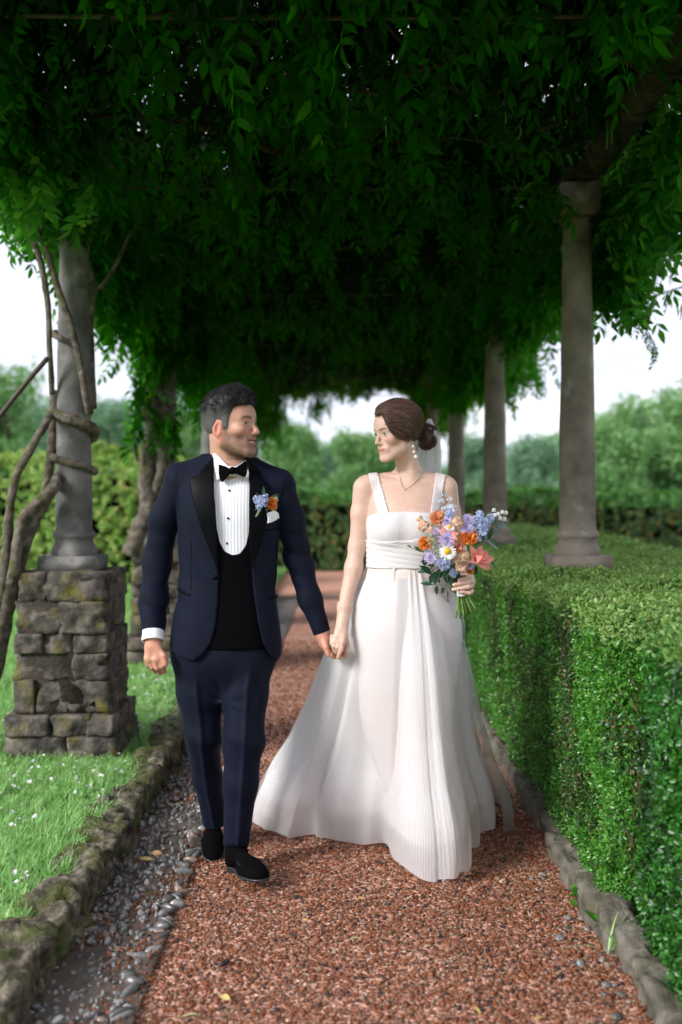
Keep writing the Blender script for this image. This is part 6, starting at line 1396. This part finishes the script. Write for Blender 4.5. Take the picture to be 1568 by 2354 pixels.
# ================================================================== flowers
def petalmat(name, a, b, tr=0.25):
    m, t, o = newmat(name); g = t.nodes.new('ShaderNodeNewGeometry'); c = ramp(t, [(0, a), (1, b)], g.outputs['Random Per Island']); c = mixc(t, c, ramp(t, [(0.3, (0.8, 0.8, 0.8)), (0.7, (1.08, 1.08, 1.08))], noise(t, 60, 3)), 1.0, 'MULTIPLY')
    p = P_(t, Roughness=0.6); p.inputs['Specular IOR Level'].default_value = 0.25; t.links.new(c, p.inputs['Base Color']); tl = t.nodes.new('ShaderNodeBsdfTranslucent'); t.links.new(c, tl.inputs['Color'])
    x = t.nodes.new('ShaderNodeMixShader'); x.inputs[0].default_value = tr; t.links.new(p.outputs[0], x.inputs[1]); t.links.new(tl.outputs[0], x.inputs[2]); t.links.new(x.outputs[0], o.inputs[0]); return m
FM = dict(orange=petalmat('orange_petal', (0.84, 0.24, 0.04), (0.92, 0.40, 0.11)), peachc=petalmat('peach_carnation', (0.80, 0.30, 0.12), (0.88, 0.46, 0.24)), lilac=petalmat('lilac_petal', (0.46, 0.38, 0.66), (0.66, 0.58, 0.80)), coral=petalmat('coral_petal', (0.82, 0.20, 0.15), (0.90, 0.40, 0.34)),
          peach=petalmat('peach_petal', (0.76, 0.45, 0.30), (0.86, 0.66, 0.48)), blue=petalmat('blue_petal', (0.34, 0.42, 0.68), (0.54, 0.60, 0.80)), pale=petalmat('pale_blue_petal', (0.55, 0.64, 0.80), (0.76, 0.80, 0.84)), white=petalmat('white_flower_petal', (0.82, 0.82, 0.76), (0.88, 0.88, 0.84)),
          yellow=mat_noise('yellow_disc', [(0.3, (0.62, 0.30, 0.01)), (0.7, (0.85, 0.56, 0.03))], 400, 0.8, 0.002, 600), leaf=mat_leaf('dark_florist_leaf', [(0, (0.012, 0.045, 0.022)), (0.6, (0.022, 0.075, 0.035)), (1, (0.05, 0.12, 0.05))], 0.12, (0.08, 0.2, 0.05), 0.3, 0.5),
          bud=petalmat('green_bud', (0.24, 0.34, 0.14), (0.52, 0.58, 0.36)), stem=mat_plain('flower_stem', (0.10, 0.20, 0.03), 0.5, var=0.4, scale=60))
def along(V, c, d, spin=0.0):
    q = Vector(d).to_track_quat('Z', 'Y') @ Euler((0, 0, spin)).to_quaternion(); return V @ np.array(q.to_matrix()).T + np.asarray(c)
def ruffle(r, seed, n=46, dome=0.75):
    rs = np.random.default_rng(seed); parts = []
    for k in range(n):
        el = math.acos(1 - 1.05 * ((k + 0.5) / n)); az = k * 2.39996; V, Fc = [], []
        L_ = r * rs.uniform(0.85, 1.08); wd = r * rs.uniform(0.30, 0.42)
        for i in range(3):
            for j in range(5):
                t = (0.08, 0.6, 1.0)[i]; u = (j - 2) / 2; V.append((L_ * t, wd * u * t, r * 0.10 * t * sin(j * 2.6 + k) + rs.normal(0, r * 0.025)))
        for i in range(2):
            for j in range(4): a = i * 5 + j; Fc.append((a, a + 1, a + 6, a + 5))
        V = np.array(V); V = xf(V, (rs.uniform(-1.4, 1.4), 0, 0)); V = xf(V, (0, -(pi / 2 - el), 0)); V = xf(V, (0, 0, az)); V[:, 2] *= dome; parts.append((V, np.array(Fc)))
    return mjoin(parts)
def puff(r, seed, n=90, flat=0.55):
    rs = np.random.default_rng(seed); parts = []
    for k in range(n):
        el = math.acos(1 - ((k + 0.5) / n)); az = k * 2.39996; l = r * (0.35 + 0.65 * (k / n)) ; V, Fc = leafshape(l * rs.uniform(0.85, 1.15), r * rs.uniform(0.06, 0.11), rs.uniform(-0.3, 0.3), 2, 0.6)
        V = xf(V, (rs.normal(0, 0.5), -(pi / 2 - el), az)); V[:, 2] *= flat; parts.append((V, Fc))
    return mjoin(parts)
def rays(r, n, w, lift=0.15, seed=0, r0=0.22):
    rs = np.random.default_rng(seed); parts = []
    for k in range(n):
        V, Fc = leafshape(r * (1 - r0) * rs.uniform(0.9, 1.08), w, 0.12, 3, 0.2); V[:, 0] += r * r0; parts.append((xf(V, (rs.normal(0, 0.12), -lift + rs.normal(0, 0.1), k * 2 * pi / n + rs.normal(0, 0.06))), Fc))
    return mjoin(parts)
def florets(r, seed, n=12, fr=0.4, sq=(1, 1, 1)):
    rs = np.random.default_rng(seed); parts = []
    for k in range(n):
        d = rs.normal(0, 1, 3); d[2] = abs(d[2]) + 0.2; d /= np.linalg.norm(d); V, Fc = rays(r * fr * rs.uniform(0.75, 1.1), 5, r * fr * 0.36, 0.35, seed + k, 0.05); parts.append((along(V, d * r * 0.75 * np.array(sq), d, rs.uniform(0, 6)), Fc))
    return mjoin(parts)
def bells(r): 
    return lathe([(0.001, 0), (r * 0.6, -0.1 * r), (r, -0.8 * r), (r * 0.85, -1.4 * r), (r * 1.05, -1.75 * r)], 8)
def bouquet():
    B = empty('bouquet', tuple(W(1055, 1400, 3.67))); tag(B, 'hand tied bouquet of coral, orange, lilac and blue flowers with dark leaves', 'bouquet')
    def U(u, v, dy=0.0):
        sx, sy = (940 + u / 6.03) * 0.98061, (1150 + v / 6.03) * 0.98061; rho = math.hypot(u - 740, v - 720) / 600; return W(sx, sy, 3.565 + 0.085 * rho ** 2 + dy)
    S = 0.98061 / 6.03 * 3.6 / F
    base = U(850, 1330, 0.02); base[1] = 3.70
    def out_(p, fw=0.55):
        d = (p - base) / np.linalg.norm(p - base) + np.array([0, -fw, 0]); return d / np.linalg.norm(d)
    def put(name, VF, u, v, mat, dy=0.0, fw=0.75, spin=0.0, d=None, parent=None, lab=None):
        p = U(u, v, dy); V, Fc = VF; o = wlink(name, mesh(name, along(V, p, out_(p, fw) if d is None else d, spin), Fc, FM[mat]), B)
        if lab: o['label'] = lab
        return o, p
    for i, (u, v, r, mt) in enumerate([(515, 395, 100, 'peachc'), (345, 745, 88, 'orange'), (950, 665, 112, 'orange'), (795, 800, 70, 'orange'), (975, 1120, 56, 'orange')]): put('carnation', ruffle(r * S * 1.2, 30 + i), u, v, mt, 0.01, 1.0, lab='peach carnation' if mt == 'peachc' else None)
    for i, (u, v, r) in enumerate([(655, 680, 108), (935, 520, 95), (950, 400, 80), (655, 425, 68), (415, 945, 88), (490, 570, 50), (980, 1060, 55)]): put('scabious', puff(r * S * 1.35, 50 + i), u, v, 'lilac', -0.012 if i == 0 else 0.0, 1.2 if i in (0, 4) else 0.8)
    for i, (u, v, r) in enumerate([(660, 858, 122), (690, 512, 70)]):
        o, p = put('daisy', rays(r * S * 1.08, 19, r * S * 0.14, 0.05, 70 + i, 0.3), u, v, 'white', -0.022 if i == 0 else 0.0, 1.6); d = out_(p, 1.6)
        V, Fc = lathe([(0.0005, 0.010), (0.005, 0.009), (0.009, 0.0055), (0.0105, 0.001), (0.010, -0.002)], 16); k = r * S / 0.026; c = link('disc', mesh('disc', along(V * k, p, d), Fc[:, ::-1], FM['yellow']), o)
    def lily(cu, cv, tips, dy, wd=62):
        V = []; c = U(cu, cv, dy + 0.015); parts = []
        for (a, b, yy) in tips:
            t = U(a, b, dy + yy); ax_ = t - c; L_ = np.linalg.norm(ax_); ax_ /= L_; nrm = np.array([0.1, -1, 0.25]); nrm -= ax_ * (nrm @ ax_); nrm /= np.linalg.norm(nrm); s = np.cross(nrm, ax_); Vp, Fp = leafshape(L_, wd * S, 0.0, 8, 0.45); Vp[:, 2] += -0.22 * L_ * np.sin(Vp[:, 0] / L_ * pi) * -1 * 0.6
            parts.append((c + Vp[:, :1] * ax_ + Vp[:, 1:2] * s + Vp[:, 2:3] * nrm, Fp))
        V, Fc = mjoin(parts); wlink('lily', mesh('lily', V, Fc, FM['coral']), B)
    lily(1045, 985, [(975, 770, 0.0), (965, 1010, -0.03), (1320, 965, 0.0), (1265, 1110, -0.02), (1140, 770, 0.02), (1160, 930, -0.045), (1235, 860, 0.01)], -0.01, 66)
    lily(660, 640, [(525, 560, 0.0), (590, 470, 0.01), (720, 520, 0.02), (815, 600, 0.0), (530, 720, -0.01), (800, 690, -0.02)], -0.005, 58); lily(800, 790, [(880, 740, 0.0), (860, 840, -0.02), (740, 740, -0.02)], 0.0, 38)
    for i, (u, v, r, sq) in enumerate([(330, 520, 92, (0.8, 0.8, 1.25)), (275, 420, 50, (0.8, 0.8, 1.2)), (790, 460, 85, (1, 1, 1)), (880, 935, 85, (1, 1, 1)), (860, 1075, 85, (1, 1, 1)), (430, 560, 50, (1, 1, 1))]): put('stock_flower', florets(r * S * 1.25, 90 + i, 30, 0.42, sq), u, v, 'peach', 0.005, 0.8)
    for i, (u, v, r) in enumerate([(1110, 340, 55), (1090, 430, 75), (1180, 460, 75), (1130, 530, 80), (1140, 600, 70), (1265, 390, 55), (1020, 450, 50), (620, 1040, 75), (740, 1165, 55), (690, 335, 60), (1080, 690, 50), (560, 1000, 50)]): put('delphinium', florets(r * S * 1.2, 120 + i, 11, 0.66), u, v, 'blue', 0.005, 0.8)
    for i, (u, v, r) in enumerate([(690, 235, 58), (760, 255, 50), (615, 265, 44), (580, 155, 40), (690, 120, 40), (640, 60, 26), (590, 70, 20), (740, 330, 48), (655, 20, 14)]): put('delphinium', florets(r * S, 150 + i, 6, 0.75), u, v, 'pale', 0.02, 0.8)
    for i, (u, v) in enumerate([(430, 640), (390, 690), (460, 700), (420, 750), (500, 745), (540, 790), (470, 800), (520, 850), (480, 860), (255, 400), (280, 385), (440, 480), (860, 905)]): put('bud', florets(28 * S, 180 + i, 6, 0.7), u, v, 'bud', -0.005)
    V, Fc = tube([U(1160, 380), U(1260, 300), U(1370, 270), U(1490, 285)], 0.0012, n=5, per=4); wlink('bell_stem', mesh('bell_stem', V, fix_tris(V, Fc), FM['stem']), B)
    for u, v in ((1315, 260), (1372, 312), (1325, 330), (1400, 372), (1432, 287), (1485, 297), (1462, 388), (1240, 350), (1200, 395)):
        V, Fc = bells(30 * S); wlink('bell_flower', mesh('bell_flower', V + U(u, v - 15), Fc, FM['white']), B)
    LV = [(1190, 690, 1395, 815), (1250, 680, 1380, 800), (1235, 690, 1300, 505), (1300, 580, 1452, 600), (1330, 500, 1512, 478), (1330, 380, 1345, 480), (1210, 520, 1250, 470), (1160, 660, 1230, 590), (1225, 980, 1335, 1065), (1055, 1050, 1065, 1195), (440, 1180, 270, 1055), (400, 1140, 220, 1140), (545, 1135, 390, 1235), (480, 1180, 400, 1310), (490, 1180, 550, 1315), (625, 1125, 530, 1240), (635, 1140, 655, 1285),
          (445, 1325, 272, 1300), (500, 1340, 510, 1472), (625, 1370, 560, 1455), (690, 1385, 815, 1450), (675, 1440, 655, 1585), (800, 1260, 640, 1310), (325, 870, 180, 780), (150, 805, 82, 765), (860, 1330, 740, 1240), (340, 1060, 330, 920), (470, 1060, 380, 1050), (560, 1100, 480, 1300), (760, 1200, 880, 1210), (900, 1190, 880, 1290), (520, 1240, 460, 1330), (1100, 560, 1090, 700), (330, 1000, 270, 1010), (470, 1120, 420, 1150),
          (1020, 800, 1090, 880), (430, 470, 450, 530), (560, 460, 500, 480), (700, 1100, 560, 1180), (680, 1060, 820, 1180), (600, 1100, 700, 1250), (720, 1000, 620, 1120), (780, 1020, 700, 1160), (500, 1000, 420, 1110), (620, 950, 520, 1080), (840, 1130, 760, 1260), (600, 1180, 700, 1330), (1180, 640, 1060, 740)]
    for i, (a, b, c, d) in enumerate(LV):
        inner = i > 37; p0 = U(a, b, 0.045 if inner else 0.02); p1 = U(c, d, 0.02 if inner else random.uniform(-0.01, 0.03)); ax_ = p1 - p0; L_ = np.linalg.norm(ax_); ax_ /= L_; nrm = np.array([random.gauss(0, 0.35), -1, 0.5 + random.gauss(0, 0.25)]); nrm -= ax_ * (nrm @ ax_); nrm /= np.linalg.norm(nrm); s = np.cross(nrm, ax_)
        Vp, Fp = leafshape(L_, L_ * random.uniform(0.17, 0.22), 0.08, 5, 0.3); wlink('leaf', mesh('leaf', p0 + Vp[:, :1] * ax_ + Vp[:, 1:2] * s + Vp[:, 2:3] * nrm, Fp, FM['leaf']), B)
    for i, (a, b) in enumerate([(715, 1730), (775, 1748), (822, 1738), (868, 1695), (900, 1680), (935, 1670), (965, 1650), (1000, 1685), (1012, 1640), (800, 1700), (850, 1660), (740, 1690)]):
        p1 = U(a, b); p1[1] = 3.665 + 0.012 * sin(i * 2.1); p0 = U(800 + (a - 850) * 0.25, 1150); p0[1] = 3.655; pm = U(845 + (a - 850) * 0.28, 1400); pm[1] = 3.672; V, Fc = tube([p0, pm, p1], [0.0028, 0.0028, 0.0030], n=6, per=4); wlink('stem', mesh('stem', V, fix_tris(V, Fc), FM['stem']), B)
    for (a, b, c, d) in ((440, 1325, 640, 1330), (320, 870, 420, 1000), (150, 805, 320, 870), (640, 1330, 800, 1240), (660, 1440, 640, 1330), (1190, 690, 1050, 780), (690, 340, 640, 20), (560, 1000, 850, 1350)):
        V, Fc = tube([U(a, b, 0.02), U((a + c) / 2, (b + d) / 2 + 8, 0.02), U(c, d, 0.03)], 0.0012, n=5, per=3); wlink('twig', mesh('twig', V, fix_tris(V, Fc), FM['stem']), B)
    c = U(845, 1435); V, Fc = lathe([(0.016, -0.012), (0.0165, 0), (0.016, 0.012), (0.0155, 0.03)], 16); wlink('ribbon', mesh('ribbon', V + np.array([c[0], 3.672, c[2]]), Fc, mat_plain('satin_ribbon', (0.78, 0.78, 0.76), 0.4)), B)
bouquet()
def boutonniere():
    def on(a, b, dy=0.0):
        p = W(a, b, 3.66)
        ys = np.arange(3.56, 3.80, 0.002); k = MAN_TORSO(np.c_[np.full(len(ys), p[0]), ys, np.full(len(ys), p[2])]) < 0.006
        if k.any(): yy = ys[np.argmax(k)]; p = W(a, b, yy); p[1] = yy
        p[1] -= 0.010 + dy; return p
    c = on(608, 1160); B = empty('boutonniere', tuple(c)); tag(B, 'small buttonhole of blue and orange flowers pinned to the dark lapel', 'boutonniere'); S = 3.65 / F
    def put(name, VF, a, b, mat, d=(0.1, -1, 0.35), dy=0.0): wlink(name, mesh(name, along(VF[0], on(a, b, dy), d), VF[1], FM[mat]), B)
    put('carnation', ruffle(15 * S, 301), 624, 1157, 'orange', (0.7, -0.8, 0.1)); put('carnation', ruffle(11 * S, 304), 629, 1163, 'peachc', (0.8, -0.6, -0.1))
    for i, (a, b) in enumerate(((593, 1147), (603, 1152), (598, 1158), (608, 1148), (601, 1164))): put('delphinium', florets(10 * S, 310 + i, 6, 0.8), a, b, 'blue', dy=0.004)
    put('bud', florets(7 * S, 321, 6, 0.6), 634, 1148, 'bud'); put('bud', florets(8 * S, 322, 6, 0.6), 612, 1142, 'lilac')
    for (a, b, c2, d2) in ((606, 1145, 607, 1117), (622, 1146, 645, 1134), (600, 1146, 590, 1132), (612, 1166, 616, 1180), (600, 1160, 586, 1172)):
        p0, p1 = on(a, b), on(c2, d2, 0.006); ax_ = p1 - p0; L_ = np.linalg.norm(ax_); ax_ /= L_; nrm = np.array([0.2, -1, 0.3]); nrm -= ax_ * (nrm @ ax_); nrm /= np.linalg.norm(nrm); s = np.cross(nrm, ax_); Vp, Fp = leafshape(L_, L_ * 0.16, 0.1, 4, 0.3); wlink('leaf', mesh('leaf', p0 + Vp[:, :1] * ax_ + Vp[:, 1:2] * s + Vp[:, 2:3] * nrm, Fp, FM['leaf']), B)
    for k in range(4):
        V, Fc = tube([on(600 + k, 1164), on(593 + k * 1.3, 1176, 0.003), on(588 + k * 1.6, 1188 - k, 0.002)], 0.0014, n=5, per=3); wlink('stem', mesh('stem', V, fix_tris(V, Fc), FM['bud']), B)
boutonniere()
# ================================================================== small things on the ground
def ground_at(a, b, z=0.0):
    Y = (CAMH - z) * F / (b - 1140.0); return np.array([(a - 780) * Y / F, Y, z])
def fallen():
    mats = [M['yellowleaf'], mat_noise('fallen_brown_leaf', [(0.3, (0.22, 0.11, 0.05)), (0.7, (0.42, 0.25, 0.11))], 30, 0.8), mat_noise('fallen_pale_leaf', [(0.3, (0.50, 0.42, 0.20)), (0.7, (0.66, 0.60, 0.36))], 30, 0.7)]
    L_ = [(320, 1972, 1.9, 0, 'largest curled yellow leaf on the cobbles beside the shoes'), (350, 1960, 1.4, 1, 'brown leaf touching the largest yellow leaf on the cobbles'), (160, 2056, 1.0, 0, 'small yellow leaf on the cobbles close under the mossy kerb'), (207, 2062, 1.0, 0, 'yellow leaf in the middle of the wet cobbled strip'),
          (140, 2140, 1.7, 2, 'long pale leaf on the near cobbles by the kerb foot'), (122, 2156, 1.2, 0, 'yellow leaf tucked beside the long pale leaf'), (385, 2000, 1.1, 1, 'brown leaf by the thin dark twig on the cobbles'), (838, 2068, 0.7, 0, 'tiny yellow leaf on gravel before the hem of the dress'),
          (735, 1945, 0.7, 2, 'tiny pale leaf by the left edge of the dress hem'), (693, 2118, 0.8, 0, 'yellow leaf on bare gravel between the couple'), (826, 2158, 1.0, 2, 'pale leaf on gravel in front of the woman'), (460, 2338, 1.5, 2, 'largest pale leaf on the gravel at the bottom'),
          (345, 2345, 1.1, 0, 'yellow leaf beside the border cobbles at the bottom edge'), (510, 2290, 1.1, 0, 'yellow leaf just above the largest pale leaf on gravel'), (1150, 2030, 0.7, 2, 'pale leaf in the shade right of the dress'), (1085, 2318, 0.9, 0, 'yellow leaf low on the gravel toward the hedge'),
          (1245, 2340, 0.7, 0, 'rightmost yellow leaf near the loose pebbles'), (1002, 2172, 0.9, 1, 'brown leaf on gravel in front of the dress'), (700, 1640, 1.0, 1, 'brown leaf on the path behind, left of the train'), (690, 1790, 0.9, 2, 'pale leaf on the path between his legs and her train'), (670, 1700, 0.8, 0, 'yellow leaf on the path behind the couple')]
    for i, (a, b, s, k, lab) in enumerate(L_):
        rs = np.random.default_rng(800 + i); onk = a < 420; V, Fc = leafshape(0.036 * s, 0.0085 * s, rs.uniform(-0.35, 0.3), 4, rs.uniform(0.1, 0.6)); V[:, 2] += 0.004
        p = ground_at(a, b, 0.03 if onk and b < 2200 else 0.012); V = xf(V, (rs.normal(0, 0.35), rs.normal(0, 0.18), rs.uniform(0, 6.28)), p)
        tag(link('fallen_leaf', mesh('fallen_leaf', V, Fc, mats[k])), lab, 'leaf', 'fallen leaves')
    p = ground_at(517, 2215, 0.008); V, Fc = stone(0.034, 0.016, 0.014, 4, 0.95, 0.2, 6); V = xf(V, (0, -0.3, 0.5), p + (0, 0, 0.004)); tag(link('dark_nut', mesh('dark_nut', V, Fc, mat_plain('dark_husk', (0.012, 0.010, 0.010), 0.4))), 'dark seed husk lying alone on the red gravel', 'husk')
    for (a, b, c, d, lab) in ((1225, 2185, 1255, 2200, 'short pale twig on the gravel near the hedge kerb'), (330, 2052, 420, 2050, 'thin dark twig across the cobbled edge near the shoes'), (0, 2118, 100, 2110, 'brown twig lying on the mossy kerb')):
        z = 0.15 if 'mossy' in lab else 0.02; p0, p1 = ground_at(a, b, z), ground_at(c, d, z + 0.006); V, Fc = tube([p0, (p0 + p1) / 2 + (0, 0.004, 0.004), p1], [0.0025, 0.0022, 0.0015], n=5, per=4); tag(link('twig', mesh('twig', V, fix_tris(V, Fc), M['boxtwig'])), lab, 'twig')
fallen()
def weeds():
    for i, (a, b, n, sz, lab) in enumerate([(1335, 2065, 11, 0.045, 'dark green creeping weed at the hedge foot'), (1420, 2130, 5, 0.05, 'weed with round dark leaves by the pale kerb'), (1272, 1960, 6, 0.03, 'small weed growing out of the shaded kerb')]):
        p = ground_at(a, b, 0.03); p[0] = min(p[0], 0.83); o = empty('weed', tuple(p)); tag(o, lab, 'weed')
        for k in range(n):
            rs = np.random.default_rng(900 + i * 20 + k); V, Fc = leafshape(sz * rs.uniform(0.6, 1.2), sz * 0.33, 0.2, 4, 0.2); V = xf(V, (rs.normal(0, 0.3), -radians(rs.uniform(10, 70)), rs.uniform(1.5, 4.8)), rs.normal(0, 0.02, 3) * (1, 1.4, 1) + (0, 0, 0.02)); link('leaf', mesh('leaf', V, Fc, M['box']), o)
    p = ground_at(1440, 2190, 0.02); p[0] = 0.83; o = empty('grass_tuft', tuple(p)); tag(o, 'tuft of long grass blades leaning from the pale kerb', 'grass tuft')
    for k in range(9):
        rs = np.random.default_rng(950 + k); V, Fc = leafshape(rs.uniform(0.08, 0.17), 0.003, rs.uniform(0.2, 0.7), 6, 0.3); V = xf(V, (0, -radians(rs.uniform(40, 80)), rs.uniform(0, 6.28)), (rs.normal(0, 0.015), rs.normal(0, 0.03), 0)); link('blade', mesh('blade', V, Fc, M['grass']), o)
weeds()
